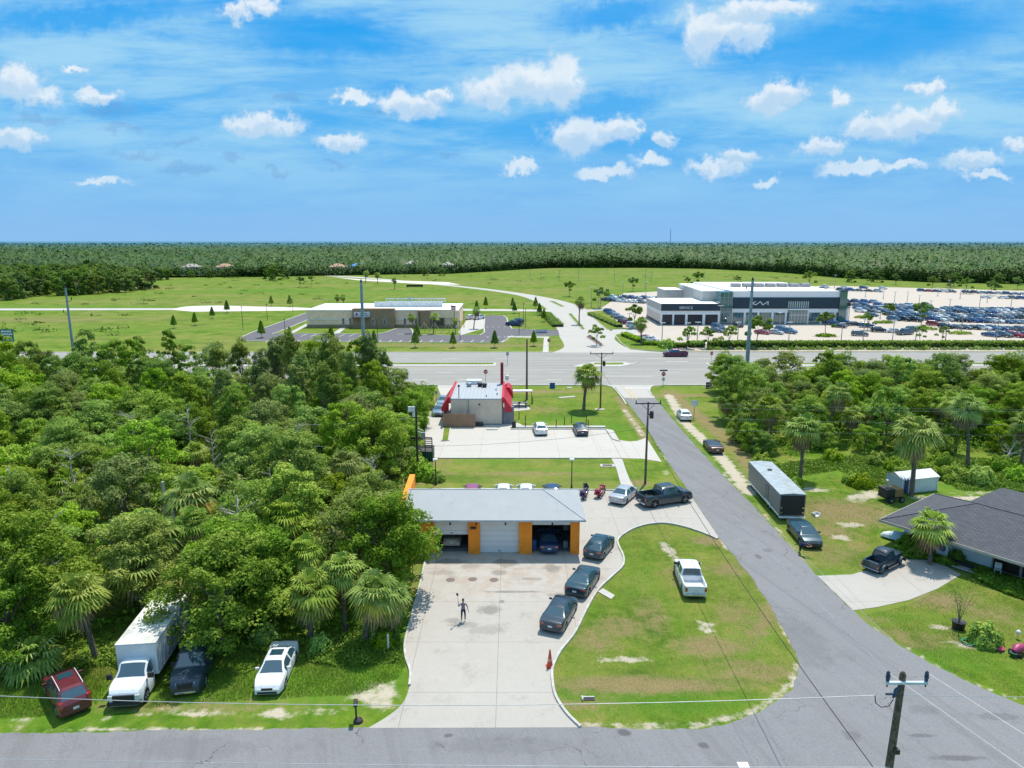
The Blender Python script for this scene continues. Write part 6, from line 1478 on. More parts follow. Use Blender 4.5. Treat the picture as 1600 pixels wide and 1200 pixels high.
# individually placed trees, from the picture
hand=[('oakA',-9.3,50.6,1.0),('oakB',-10.9,54.4,.9),('oakB',-19.7,43.7,1.05),('oakE',*G(250,975).xy+Vector((-2.4,2.2)),.9),('palmE',*G(572,1000).xy,.92),('palmB',*G(486,1003).xy,.98),('palmB',*G(612,992).xy,.82),('palmF',*G(478,968).xy,.85),('palmA',*G(540,985).xy,.85),
 ('palmA',*G(150,1030).xy,.95),('palmB',*G(225,960).xy,1.05),('palmD',*G(60,1050).xy,.85),('oakD',*G(330,985).xy+Vector((1.4,1.5)),1.15),('oakB',*G(395,965).xy,1.0),('oakA',*G(60,1000).xy,1.1),('oakB',*G(5,1045).xy,.9),
 ('tallA',*G(440,640).xy,1.02),('tallA',*G(415,660).xy,.95),('tallB',*G(525,640).xy,1.0),('tallB',*G(500,660).xy,.95),('tallA',*G(540,655).xy,.9),('tallB',*G(600,640).xy,.86),('tallA',*G(470,690).xy,.9),('tallB',*G(380,640).xy,1.0),('oakA',*G(618,655).xy,.95),
 ('tallB',*G(345,640).xy,.95),('tallA',*G(355,700).xy,.9),('oakC',*G(232,650).xy,1.0),('oakC',*G(245,640).xy,.9),('tallC',*G(190,628).xy,1.05),('tallC',*G(215,632).xy,1.1),('tallC',*G(300,625).xy,.95),('tallC',*G(85,625).xy,.85),('tallC',*G(120,628).xy,.8),('palmC',*G(155,720).xy,.95),
 ('palmA',*G(465,760).xy,1.0),('palmE',*G(290,870).xy,1.25),('palmB',*G(245,930).xy,1.3),('palmA',*G(555,800).xy,1.0),('palmB',*G(565,850).xy,1.1),('oakA',*G(580,850).xy,.8),('oakE',*G(560,920).xy,1.0),('palmC',*G(10,690).xy,1.0),('palmB',*G(360,830).xy,1.1)]
occ=[]
for k,x,y,s in hand: plant(k,x,y,s); occ.append((x,y))
y=46.0; 
while y<126:
    sp=4.5 if y<75 else 5.2; x=-98
    while x<-8:
        jx=x+random.uniform(-1.6,1.6); jy=y+random.uniform(-1.6,1.6)
        if inpoly(jx,jy,Lp) and min(math.hypot(jx-a,jy-b) for a,b in occ)>2.7 and all(segd(Vector((jx,jy,0)),a,b)>w_ for a,b,w_ in keep) and abs(jx)<jy*.80+6:
            px_=800+1100*jx/(jy*CP+CAMH*SP)
            r=random.random(); nearhw=jy>118
            if nearhw: k=random.choice(['tallC','oakA','oakE','oakC']) if random.random()<.75 else None
            elif r<.30: k=random.choice(['palmA','palmB','palmC','palmB','palmE','palmF','palmE'])
            elif r<.48 and 340<px_<640 and jy>88: k=random.choice(['tallA','tallB'])
            else: k=random.choice(['oakA','oakB','oakC','oakD','oakE','oakA','oakD'])
            if random.random()<.05: k=None
            lim=1.0
            if 55<jy<76 and jx>-14.6: x+=sp; continue
            if jy>56 and jy<74 and jx>-19: k=random.choice(['oakD','palmB','palmD']); lim=.8
            if jy>70 and px_>600: k=random.choice(['oakD','palmD','oakD','palmB'])
            if k: plant(k,jx,jy,random.uniform(.78,1.08)*lim,z=1.18 if jy>95 and px_<620 else 1.0); occ.append((jx,jy))
        x+=sp
    y+=sp*.93
# right-hand woods
Rp=[(p.x,p.y) for p in pxs([(1122,640),(1135,680),(1180,712),(1235,716),(1290,706),(1400,702),(1500,708),(1600,705),(1700,705),(1700,612),(1400,612),(1130,612)])]
handR=[('oakA',*G(1150,655).xy,1.0),('oakB',*G(1170,640).xy,1.0),('oakE',*G(1185,690).xy,.9),('palmA',*G(1250,750).xy,1.15),('palmA',*G(1205,700).xy,1.1),('palmC',*G(1290,690).xy,1.05),('palmC',*G(1493,705).xy,1.0),('palmC',*G(1512,728).xy,1.15),('palmA',*G(1420,772).xy+Vector((0,-.5)),1.35),
  ('oakC',*G(1290,640).xy,1.05),('oakC',*G(1405,640).xy,.95),('oakA',*G(1465,640).xy,1.1),('oakA',*G(1440,660).xy,1.0),('oakB',*G(1350,660).xy,1.0),('oakA',*G(1560,640).xy,1.1),('oakA',*G(1600,640).xy,1.15),('palmA',*G(1595,725).xy,1.0),('oakE',*G(1540,670).xy,1.0),('oakC',*G(1380,700).xy,.9),('palmB',*G(1175,690).xy,1.1)]
for k,x,y,s in handR: plant(k,x,y,s); occ.append((x,y))
for px,py,s in ((1150,690,.55),(1172,706,.6),(1195,714,.5),(1285,702,.55),(1350,706,.55),(1412,704,.55),(1475,708,.55),(1560,706,.6),(1590,708,.6)):
    q=G(px,py); plant('oakD',q.x,q.y,s); occ.append((q.x,q.y))
# the palm beside the bungalow, leaning trunk
q=G(1453,882); plant('palmB',q.x,q.y,.92,label='bushy cabbage palm in front of the charcoal-roofed bungalow by the driveway',group=None)
q=G(912,641); plant('palmA',q.x,q.y,1.34,z=.86,label='full round cabbage palm standing alone on the lawn by the side street mouth',group=None)
y=95
while y<129:
    x=24
    while x<108:
        jx=x+random.uniform(-1.7,1.7); jy=y+random.uniform(-1.5,1.5)
        if inpoly(jx,jy,Rp) and min(math.hypot(jx-a,jy-b) for a,b in occ)>2.9:
            k=random.choice(['palmA','palmE','palmC','palmF','oakA','oakB','oakC','oakE','oakA','oakB','oakC']) if jy<112 else random.choice(['oakA','oakB','oakD','oakE'])
            plant(k,jx,jy,random.uniform(.7,.95)); occ.append((jx,jy))
        x+=5.0
    y+=4.8
for px,py,s in ((580,990,.8),(620,960,.7),(655,640,1.2),(668,640,1.0),(640,630,1.3),(655,625,1.0),(682,752,.8),(668,748,1.1),(655,745,1.2),(648,730,1.2),(640,660,1.4),(630,640,1.3),(655,665,1.0),(640,690,1.2),(500,1015,.7),(415,1000,.8),(350,1015,.6),(600,1010,.6),(1158,640,.6),(1190,730,1.1),(1240,760,.8),(1345,760,1.0),(1330,755,.8),(1410,745,.9),(1450,745,1.1),(1490,750,1.2),(1530,755,1.3),(1235,765,.9),(1560,735,1.2),(1590,750,1.1),(1400,735,1.0),(1470,728,1.1),(1370,725,1.0),(1300,720,1.0),(1420,855,.8),(1435,868,.7),(1475,880,.4),(1495,872,.5)):
    q=G(px,py); plant('shrub',q.x,q.y,s,group='shrubs at the woods edge')
# labels: kind plus rank of distance from the nearest landmark
from collections import defaultdict
bk_=defaultdict(list)
for o,k,p in trees:
    n=min(LM,key=lambda n:(LM[n]-p).length); bk_[(k,n)].append(((LM[n]-p).length,o))
for (k,n),l in bk_.items():
    l.sort(key=lambda t:t[0])
    for i,(d,o) in enumerate(l): o['label']=f'{DESC[k]}, {("closest" if i==0 else ordn(i)+" closest") if len(l)>1 else "alone close"} to {n}'
# dead trunks and bare tree
for px,py,h_,lb in ((262,860,6.5,'taller bleached palm trunk, topless, standing in the left woods'),(252,895,4.6,'shorter bleached topless trunk left of the other two in the woods'),(275,885,5.0,'thin bleached topless trunk right of the other two in the woods')):
    q=G(px,py); t=empty('dead_palm',(q.x,q.y,0),0,lb,'dead tree','bleached trunks'); MB().path([(0,0,0),(.1,0,h_*.5),(.15,.1,h_)],[.2,.17,.13],8).build('trunk',M_barkd,t)
q=G(338,790); t=deadtree('dead_tree',8,4); t.location=(q.x,q.y,0); tag(t,'bare grey dead tree with fine twigs in the middle of the left woods','dead tree')
for i,(px,py,sc1) in enumerate(((120,760,.9),(215,700,1.0),(470,720,1.0),(90,900,.9),(380,880,1.0),(520,860,.8),(585,760,.8),(300,680,1.0),(30,800,.9),(430,820,1.0))):
    q=G(px,py+60); t=deadtree('dead_tree',8.6,20+i); t.location=(q.x,q.y,0); t.scale=(sc1*1.2,sc1*1.2,sc1); tag(t,f'grey leafless snag poking out of the left woods, {ordn(sorted([120,215,470,90,380,520,585,300,30,430]).index(px))} from the left','dead tree','grey snags in the left woods')
q=G(1588,735); t=deadtree('fallen_branches',5,6); t.location=(q.x-2,q.y,0); t.rotation_euler=(.9,.2,2); tag(t,'grey fallen dead tree leaning at the edge of the right woods','dead tree')
# undergrowth below the woods, weeds, rough grass
def scatter_poly(P,n,zmax,size,name,mat,lo=.0,clumpy=True,excl=(),label=None,tall=False,seed=1):
    global rng
    rng=np.random.default_rng(seed); xs=[p[0] for p in P]; ys=[p[1] for p in P]; pts=[]
    poly=np.array(P); 
    X=rng.uniform(min(xs),max(xs),n*3); Y=rng.uniform(min(ys),max(ys),n*3); ins=np.zeros(len(X),bool); j=len(P)-1
    for i in range(len(P)):
        xi,yi=P[i]; xj,yj=P[j]; c=((yi>Y)!=(yj>Y))&(X<(xj-xi)*(Y-yi)/(yj-yi+1e-12)+xi); ins^=c; j=i
    X,Y=X[ins][:n],Y[ins][:n]
    for a,b,w_ in excl:
        d=np.array([b.x-a.x,b.y-a.y]); t=np.clip(((X-a.x)*d[0]+(Y-a.y)*d[1])/(d**2).sum(),0,1); k=np.hypot(X-a.x-t*d[0],Y-a.y-t*d[1])>w_; X,Y=X[k],Y[k]
    m=len(X); dens=.5+.5*np.sin(X*1.3+np.sin(Y*.9)*2)*np.cos(Y*1.1+np.sin(X*.7)*2)
    hh=zmax*(lo+(1-lo)*dens) if clumpy else zmax
    Z=rng.random(m)*hh+.03; C=np.stack([X,Y,Z],1); Nn=rng.normal(size=(m,3))+np.array([0,0,.7]); s=rng.uniform(.6,1.4,m)*size
    if tall:
        s=rng.uniform(.6,1.2,m)*size; az=rng.uniform(0,6.28,m); lean=rng.normal(size=(m,2))*.3; hgt=s*3.2*(.4+.6*dens); w_=s*.16
        bx=np.stack([np.cos(az)*w_,np.sin(az)*w_,np.zeros(m)],1); B=np.stack([X,Y,np.zeros(m)],1); T=B+np.stack([lean[:,0]*hgt,lean[:,1]*hgt,hgt],1)
        Pp=np.stack([B-bx,B+bx,T],1).reshape(-1,3); me=bpy.data.meshes.new(name); me.vertices.add(3*m); me.vertices.foreach_set('co',Pp.astype(np.float32).ravel()); me.loops.add(3*m); me.loops.foreach_set('vertex_index',np.arange(3*m,dtype=np.int32)); me.polygons.add(m); me.polygons.foreach_set('loop_start',np.arange(0,3*m,3,dtype=np.int32)); me.polygons.foreach_set('loop_total',np.full(m,3,dtype=np.int32)); me.update()
        a=me.attributes.new('v','FLOAT','FACE'); a.data.foreach_set('value',np.clip(.45+.3*dens+rng.normal(size=m)*.15,0,1).astype(np.float32)); me.materials.append(mat)
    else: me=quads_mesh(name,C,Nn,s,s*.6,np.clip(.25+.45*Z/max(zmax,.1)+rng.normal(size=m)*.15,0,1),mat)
    o=bpy.data.objects.new(name,me); col.objects.link(o); tag(o,label,'undergrowth' if not tall else 'grass',kind='stuff'); return o
M_under=leafmat('undergrowth_leaves',(.085,.18,.018),(.20,.36,.035),(.36,.53,.08),oi=False); M_weed=leafmat('weed_blades',(.09,.18,.018),(.18,.29,.035),(.32,.40,.08),oi=False,trans=.25)
M_lawn=leafmat('turf_blades',(.05,.105,.008),(.115,.185,.018),(.25,.25,.07),oi=False,trans=.2)
# left of the woods the sheet starts a little behind the mown verge
scatter_poly(Lp,70000,1.9,.17,'undergrowth',M_under,.1,excl=keep,label='dense leafy undergrowth filling the floor of the left woods',seed=1)
scatter_poly(Rp,30000,1.8,.17,'undergrowth',M_under,.1,label='dense leafy undergrowth filling the floor of the right woods',seed=2)
def clip_(P): return [(p.x,p.y) for p in P]
vg=clip_(pxs([(-40,1090),(60,1060),(200,1015),(300,1000),(400,990),(520,1003),(620,985),(634,1005),(634,1040),(622,1060),(560,1085),(300,1100),(100,1118),(-40,1125)]))
scatter_poly(vg,60000,.3,.085,'grass',M_weed,.1,excl=[(a,b,w_-.9) for a,b,w_ in keep]+[(G(418,1085),G(448,1026),1.0)],label='rough tall grass on the verge around the parked vehicles',tall=True,seed=3)
scatter_poly(clip_(pxs([(-40,1070),(60,1048),(150,1020),(280,985),(380,985),(500,1000),(620,985),(632,1010),(622,1035),(540,1045),(450,1030),(370,1015),(330,1040),(260,1075),(170,1040),(60,1060)])),22000,.55,.10,'weeds',M_weed,.0,excl=[(a,b,w_-.8) for a,b,w_ in keep]+[(G(418,1085),G(448,1026),1.3)],label='leafy weeds along the front edge of the left woods',seed=4)
il_=[(p.x,p.y) for p in il]+clip_(pxs([(1160,886),(1188,926),(1222,986),(1240,1021),(1245,1045),(1236,1070),(1212,1094),(1178,1113),(1138,1129),(1080,1137),(1000,1137)]))
scatter_poly(il_,90000,.3,.034,'lawn_grass',M_lawn,.1,label='short patchy turf of the island lawn beside the driveway',tall=True,seed=13)
scatter_poly(clip_(pxs([(1350,962),(1420,945),(1500,905),(1530,905),(1610,945),(1610,1100),(1500,1056),(1400,1002)])),50000,.3,.034,'lawn_grass',M_lawn,.1,label='short turf of the bungalow front lawn',tall=True,seed=14)
scatter_poly(clip_(pxs([(1180,760),(1240,775),(1300,740),(1380,790),(1370,840),(1395,872),(1330,895),(1282,897),(1215,815)])),40000,.3,.036,'lawn_grass',M_lawn,.1,label='thin dry turf around the cargo trailer',tall=True,seed=15)
rw=clip_(pxs([(1185,735),(1235,722),(1300,716),(1400,712),(1500,718),(1610,716),(1610,770),(1500,766),(1470,752),(1400,756),(1370,765),(1310,735),(1240,745),(1215,765)]))
scatter_poly(rw,26000,.55,.12,'weeds',M_weed,.0,label='bright weeds on the clearing in front of the right woods',seed=5)
scatter_poly(clip_(pxs([(600,612),(680,606),(676,628),(660,650),(655,690),(650,705),(630,690),(620,640)])),12000,1.5,.16,'undergrowth',M_under,.1,label='bright green vines and scrub left of the restaurant drive lane',seed=6)
scatter_poly(clip_(pxs([(1512,893),(1540,890),(1610,918),(1610,942),(1570,928),(1530,910)])),9000,.5,.09,'foundation_planting',M_under,.1,label='low leafy planting along the front of the white bungalow',seed=7)
scatter_poly(clip_(pxs([(1395,862),(1440,850),(1455,870),(1500,888),(1475,884),(1445,875),(1415,874)])),6000,.7,.10,'foundation_planting',M_under,.1,label='mixed plants under the bungalow palm beside the driveway',seed=8)
# garden
q=G(1497,982); t=empty('potted_tree',(q.x,q.y,0),0,'thin young tree in a black nursery pot on the bungalow lawn','potted tree')
MB().lathe([(.38,0),(.45,.55),(.48,.58),(.42,.56)],seg=18).build('pot',M_black,t,smooth=40)
mb=MB(); rs_=random.Random(5); tips=[]
for i in range(9):
    a=rs_.uniform(0,6.28); L=rs_.uniform(.3,.9); e=(math.cos(a)*L,math.sin(a)*L,rs_.uniform(2.1,3.2)); mb.path([(0,0,.5),(e[0]*.3,e[1]*.3,1.4),e],[.025,.018,.006],5); tips.append(e)
mb.build('stem',M_bark,t); rng=np.random.default_rng(3); C=np.array([tips[i%9] for i in range(420)])+rng.normal(size=(420,3))*np.array([.22,.22,.4]); ob('foliage',quads_mesh('foliage',C,rng.normal(size=(420,3)),.05,.035,rng.uniform(.2,.8,420),M_leaf3),t)
q=G(1538,1005); t=bush('flowering_bush',1.05,1.45,31,M_leaf,1900,.11,M_palmy); t.location=(q.x,q.y,0); tag(t,'round dark green bush with yellow-tipped leaves on the bungalow lawn','bush')
def toy(px,py,colr,nm,lb,cat,f):
    q=G(px,py); t=empty(nm,(q.x,q.y,0),.4,lb,cat); f(t,plain('plastic_'+nm+str(px),colr,.45)); return t
toy(1592,1022,(.38,.04,.13),'ride_on_toy','pink and white ride-on toy car at the right edge of the lawn','toy',lambda t,m:(MB().path([(-.6,0,.35),(-.3,0,.5),(.2,0,.45),(.6,0,.32)],[.16,.3,.28,.14],10).build('body',m,t,smooth=50),[MB().tube((x,s*.3,.16),(x,s*.4,.16),.16,seg=12).build('wheel',M_tyre,t) for x in (-.4,.4) for s in (1,-1)]))
toy(1561,1015,(.50,.06,.14),'deflated_ball','crumpled pink plastic ball beside the round bush','ball',lambda t,m:MB().lathe([(.1,0),(.32,.06),(.34,.16),(.2,.27),(.05,.25)],seg=12).build('ball_skin',m,t,smooth=60))
toy(1513,1005,(.10,.42,.18),'garden_hose','coiled pale green garden hose left of the round bush','hose',lambda t,m:MB().path([(.35*math.cos(a)*(1+.1*a/6),.35*math.sin(a)*(1+.1*a/6),.04+a*.008) for a in np.linspace(0,18,60)],.03,6).build('coil',m,t,smooth=60))
q=G(1583,1026); t=empty('plant_pot',(q.x,q.y,0),0,'small dark green pot left of the pink ride-on toy','pot'); MB().lathe([(.18,0),(.24,.3),(.26,.32),(.2,.3)],seg=14).build('pot',plain('green_pot',(.02,.08,.05),.6),t,smooth=40)
q=G(1590,998); t=empty('garden_lantern',(q.x,q.y,0),0,'small white globe lantern on the lawn above the pink toy','lantern'); MB().tube((0,0,0),(0,0,.35),.02).build('stake',M_steel,t); MB().lathe([(.03,.35),(.15,.45),(.16,.56),(.04,.68)],seg=12).build('globe',M_trim,t,smooth=60)
def M_leaff_(): return leafmat('scrub_leaves',(.03,.07,.014),(.08,.15,.025),(.17,.23,.05),oi=False)
# young trees, lot trees and hedges beyond the highway
M_leafx=leafmat('lot_tree_leaves',(.070,.145,.024),(.175,.30,.05),(.32,.44,.10),haze=False)
BUILD['lotA']=lambda:broadleaf('lot_tree',6.2,2.6,1500,41,M_leafx,.34,14,.35,.8,trunkr=.1); BUILD['lotB']=lambda:broadleaf('lot_tree',5.2,2.4,800,42,M_leafx,.28,12,.4,.75,trunkr=.09)
def conelet():
    global rng
    rng=np.random.default_rng(44); t=empty('young_magnolia'); n=420; z=rng.random(n); a=rng.uniform(0,6.28,n); r=1.15*(1-z)**.7*rng.uniform(.6,1,n)
    C=np.stack([np.cos(a)*r,np.sin(a)*r,1.3+z*3.2],1); ob('foliage',quads_mesh('foliage',C,np.stack([np.cos(a),np.sin(a),np.full(n,.3)],1)+rng.normal(size=(n,3))*.4,.3,.18,rng.uniform(0,.45,n),M_leaf),t)
    MB().path([(0,0,0),(0,0,1.6)],[.06,.05],6).build('stem',M_bark,t); MB().lathe([(.9,0),(.6,.08),(.1,.1)],seg=12).build('mulch_ring',M_mulch,t); return t
BUILD['cone']=conelet
cones=[(409,528,'at the left tip of the clinic lot'),(453,535,'first in the clinic front row from the left'),(518,537,'second in the clinic front row from the left'),(585,543.5,'third in the clinic front row, right of the steel pole'),(649,543.5,'fourth in the clinic front row'),(708,543.5,'fifth in the clinic front row'),(773,543.5,'sixth and last in the clinic front row'),(652,533,'on the clinic kerb above the fourth of the front row'),
  (424,478.5,'at the left end of the row along the cross road'),(453,479.5,'second in the row along the cross road'),(759,482,'right of the clinic roof by the cross road'),(801,482,'left of the boulevard by the cross road'),(804,490,'below the other pair by the boulevard'),(837,483,'top of the diagonal row by the boulevard'),(843,493,'middle of the diagonal row by the boulevard'),(850,503,'bottom of the diagonal row by the boulevard'),(745,490,'behind the white pickup at the clinic'),(272,513,'left end of the diagonal row in the field'),(305,509,'second of the diagonal row in the field'),(332,498,'third of the diagonal row in the field'),(355,489,'fourth of the diagonal row in the field'),(834,541,'left of the white footpath by the highway')]
for px,py,lb in cones:
    q=G(px,py); o=plant('cone',q.x,q.y,random.uniform(.9,1.1),label=f'dark conical young tree {lb}',group='young conical trees around the clinic')
lots=[('lotB',1073,545,1.0,'first tree along the dealership hedge from its left end'),('lotB',1106,544,.95,'second tree along the dealership hedge from its left end'),('lotB',1137,544,1.0,'third tree along the dealership hedge, left of the steel pole'),('lotA',1180,543,1.2,'tall bushy tree right of the steel pole by the hedge'),('lotA',1290,524,1.0,'round tree on its own island before the showroom'),
  ('lotA',990,513,1.1,'dark round tree at the corner of the planted verge'),('lotB',1356,516,.95,'young tree right of the low showroom wing'),('lotA',1387,502,.9,'tree on the first planted island of the big lot'),('lotA',1439,510,1.15,'tree on the second planted island of the big lot'),('lotB',1438,534,.8,'pale young tree by the hedge near the grey pickup'),('lotB',1471,534,.75,'sparse young tree by the hedge left of the pruned bush'),
  ('lotA',890,463,1.1,'dark tree at the outer bend of the boulevard'),('lotA',937,482,1.25,'big dark tree at the left entrance of the dealership'),('lotB',932,540,.95,'yellow green tree on the boulevard median bed'),('lotA',989,455,1.1,'dark round tree behind the service wing car rows'),('lotA',1265,452,1.5,'spreading tree behind the showroom roof'),('lotA',1455,455,1.2,'first round tree along the far lot edge'),('lotA',1510,459,1.2,'second round tree along the far lot edge'),('lotA',1548,462,1.1,'third round tree along the far lot edge'),('lotA',1485,449,1.1,'small tree behind the far lot edge'),
  ('lotB',1075,448,1.0,'small tree left behind the workshop block'),('lotA',1090,448,1.3,'dark bush-like tree behind the workshop block'),('lotB',1152,447,1.1,'small tree behind the white roof, left'),('lotA',470,449,.9,'lone tree left of the boulevard bend'),('lotA',487,444,.8,'smaller lone tree left of the boulevard bend'),('lotB',1590,452,1.2,'tree at the right end of the far lot edge'),('lotB',1355,444,1.2,'tree behind the rearmost lot row'),('lotB',1400,445,1.2,'tree left of the far lot poles')]
for k,px,py,s,lb in lots: q=G(px,py); plant(k,q.x,q.y,s*1.12,label=f'{lb}',group=None)
for k,px,py,s,lb in (('palmC',905,507,1.15,'tall thick palm on the boulevard median'),('palmA',1002,538,1.1,'grey green palm by the hedge corner of the dealership'),('palmC',648,521,.75,'young staked palm, first from the left before the clinic'),('palmC',677,521,.8,'young staked palm with a full head before the clinic porch'),('palmC',712,522,.6,'young staked palm at the right end of the clinic front'),('palmC',740,514,.9,'palm in the planter by the clinic forecourt'),('palmA',571,442,1.2,'first of the palms at the boulevard bend'),('palmA',590,443,1.1,'second of the palms at the boulevard bend'),('palmA',617,452,1.0,'palm beyond the clinic, right of the bend palms'),('palmB',527,475,.8,'small palm behind the clinic roof, left'),('palmB',537,475,.8,'small palm behind the clinic roof, right')):
    q=G(px,py); plant(k,q.x,q.y,s,label=lb,group=None)
def hedge(pa,pb,w_,hh,lb,n,mat=None,ld=.3):
    global rng
    rng=np.random.default_rng(n); a,b=G(*pa),G(*pb); d=b-a; q=Vector((-d.y,d.x,0)).normalized(); o=empty('hedge',(0,0,0),0,lb,'hedge')
    t=rng.random(n); u=rng.uniform(-1,1,n); z=hh*rng.random(n)**.45; C=np.array(a)[None,:]+np.outer(t,np.array(d))+np.outer(u*w_/2,np.array(q)); C[:,2]=z
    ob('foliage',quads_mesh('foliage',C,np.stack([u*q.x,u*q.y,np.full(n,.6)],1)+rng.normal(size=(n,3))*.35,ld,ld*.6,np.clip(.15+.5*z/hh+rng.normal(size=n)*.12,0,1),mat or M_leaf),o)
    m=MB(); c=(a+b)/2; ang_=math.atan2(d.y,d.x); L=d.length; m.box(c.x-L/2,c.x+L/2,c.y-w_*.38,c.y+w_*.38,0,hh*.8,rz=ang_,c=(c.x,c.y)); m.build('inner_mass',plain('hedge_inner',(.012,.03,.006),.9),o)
    return o
hedge((1076,542.5),(1100,542.5),2.4,1.6,'first clipped stretch of dealership hedge, right of the round bush',700); hedge((1106,542.5),(1640,542.5),2.6,1.7,'long clipped hedge along the highway front of the dealership',9000)
hedge((1052,543),(1073,543),1.8,1.2,'low hedge stretch under the round bush at the dealership corner',500)
hedge((922,492),(968,512),2.6,1.1,'loose shrubs filling the planted verge beside the boulevard',1500,M_leaf2); hedge((975,525),(1003,536),2.4,1.2,'loose shrubs left of the red car at the dealership corner',900,M_leaf2)
hedge((1004,539.5),(1034,540.5),1.6,1.2,'dark low hedge under the red and white cars',600)
hedge((852,491),(872,511),4.5,1.0,'scrubby shrubs on the corner right of the clinic',1300,M_leaf2)
q=G(1043,544); t=bush('round_bush',2.2,2.2,51,M_leaf2,900,.3); t.location=(q.x,q.y,0); tag(t,'big round clipped bush at the left end of the dealership hedge','bush')
rs_=random.Random(8)
for i in range(44):
    px=1110+i*11.3; q=G(px,546.3); t=bush('low_shrub',.8,.75,60+i%3,M_leafx,70,.26) if i<3 else copy_tree(LS[i%3])
    if i==0: LS={}
    if i<3: LS[i]=t
    t.location=(q.x,q.y+rs_.uniform(-.4,.4),0); s=rs_.uniform(.8,1.25); t.scale=(s,s,s); tag(t,f'small grey-green shrub, {ordn(i)} from the left before the long hedge','shrub','row of small shrubs before the hedge')
# island planting in the big lot
for px,py,w__,lb in ((1380,505,9,'oval planted island with a tree, nearer the showroom'),(1445,515,12,'oval planted island beside the red SUV'),(1500,522,9,'clipped oval bush island near the hedge'),(1290,526,8,'oval planted island in front of the showroom'),(1346,497,7,'small planted island right of the low wing')):
    q=G(px,py); sheet('planted_island',[(q.x+w__*.5*math.cos(a),q.y+2.2*math.sin(a)) for a in np.linspace(0,6.283,20)[:-1]],.05,M_mulchl)
    t=bush('island_bush',w__*.38,.9,70+int(px)%7,M_leaf2,350,.3); t.location=(q.x,q.y,.03); t.scale=(1,.5,1); tag(t,'low spreading bush on the '+lb,'bush')
# ---- scrub dotted over the fields
rng=np.random.default_rng(91); nb=420; sy=rng.uniform(205,560,nb)**1.0; sx=rng.uniform(-.85,.75,nb)*sy
ok=np.ones(nb,bool)
for i in range(nb):
    ppx=800+1100*sx[i]/(sy[i]*CP+CAMH*SP); ppy=600+1100*math.tan(math.atan2(CAMH,sy[i])-PITCH)
    if ppy>474 and ppx>230: ok[i]=False
    if ppx>960 and ppy>436: ok[i]=False
    if 500<ppx<960 and 430<ppy<500: ok[i]=ok[i] and ppy<446 and abs(ppx-(500+(ppy-431)*13))>60
    if 476<ppy<490: ok[i]=False
sx,sy=sx[ok],sy[ok]; per=26; r0_=rng.uniform(.7,2.4,len(sx))
C=np.repeat(np.stack([sx,sy,np.zeros(len(sx))],1),per,0)+rng.normal(size=(len(sx)*per,3))*np.repeat(r0_,per)[:,None]*np.array([.8,.5,.28]); C[:,2]=np.abs(C[:,2])+.05
me=quads_mesh('field_scrub',C,rng.normal(size=C.shape)+np.array([0,-.2,1.2]),.34,.22,rng.uniform(0,.6,len(C)),M_leaff_())
o=bpy.data.objects.new('field_scrub',me); col.objects.link(o); tag(o,'dark tufts of scrub dotted over the fields beyond the highway','scrub',kind='stuff')
# ---- far wood: heaving canopy with thousands of crowns
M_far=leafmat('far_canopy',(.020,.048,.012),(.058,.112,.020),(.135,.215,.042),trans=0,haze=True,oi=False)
bpx=[(-400,432),(0,433),(240,434),(400,433),(520,430),(700,427),(780,423),(860,419),(1000,418.5),(1100,419.5),(1200,424),(1300,433),(1450,441),(1600,444),(2000,446)]
bxy=[(G(a,b).x/G(a,b).y,G(a,b).y) for a,b in bpx]; bs=np.array([b[0] for b in bxy]); by=np.array([b[1] for b in bxy])
def treefield(x,y,cell,seed):
    gx_=np.floor(x/cell).astype(np.int64); gy_=np.floor(y/cell).astype(np.int64); best=np.full(x.shape,9e9); val=np.zeros(x.shape)
    for i in (-1,0,1):
        for j in (-1,0,1):
            a=gx_+i; b=gy_+j; hsh=(a*73856093^b*19349663^seed)&0xffffff; r1=(hsh%997)/997.; r2=((hsh//997)%991)/991.; r3=((hsh*7919)%983)/983.
            d=np.hypot((a+.15+.7*r1)*cell-x,(b+.15+.7*r2)*cell-y); k=d<best; best=np.where(k,d,best); val=np.where(k,r3,val)
    return best/cell,val
HOUSES=[(o.location.x,o.location.y,o.get('w_',18)) for o in col.objects if o.name.startswith('distant_house')]
def canopy_h(x,y):
    d,v=treefield(x,y,10.5,5); d2,v2=treefield(x,y,60,9)
    d3,v3=treefield(x,y,210,3); d4,v4=treefield(x+y*.35,y-x*.2,21,13)
    fr_=.9*np.sin(x*.31+np.sin(y*.17)*2.1)*np.sin(y*.27+np.sin(x*.13)*1.7)
    hgt=(4.6+2.6*v+3.6*v2+fr_)*np.clip(1.12-.75*d**1.6,.35,1.1)+np.where(v4>.80,4.5,0)*np.clip(1-d4*2.2,0,1)**.6
    hgt=np.where((v3<.10)&(v2<.6),hgt*.45,hgt)
    for hx_0,hy_0,hr_ in HOUSES: 
        q_=np.maximum(np.abs(x-hx_0)/(hr_*.62+5),np.where(y<hy_0,(hy_0-y)/190,(y-hy_0)/12)); hgt=np.where(q_<1,np.minimum(hgt,1.6),hgt)
    return hgt, np.clip((.20*v+.30*v2+.42*v3+.10*v4)*(1.2-1.25*d)+.10,0,1)  # crown tops painted lighter, shade between crowns put into the colour
ns,nr=620,620
S_=np.linspace(-.95,.95,ns); yb=np.interp(S_,bs,by); u_=np.linspace(0,1,nr)
YY=yb[None,:]*np.exp(u_[:,None]*np.log(11000/yb[None,:])); XX=S_[None,:]*YY
Z,vv=canopy_h(XX,YY); Z[0,:]=0; 
wob=np.sin(XX*.05)*4+np.sin(XX*.021)*8; YY=YY+wob*np.exp(-(YY-yb[None,:])/200)
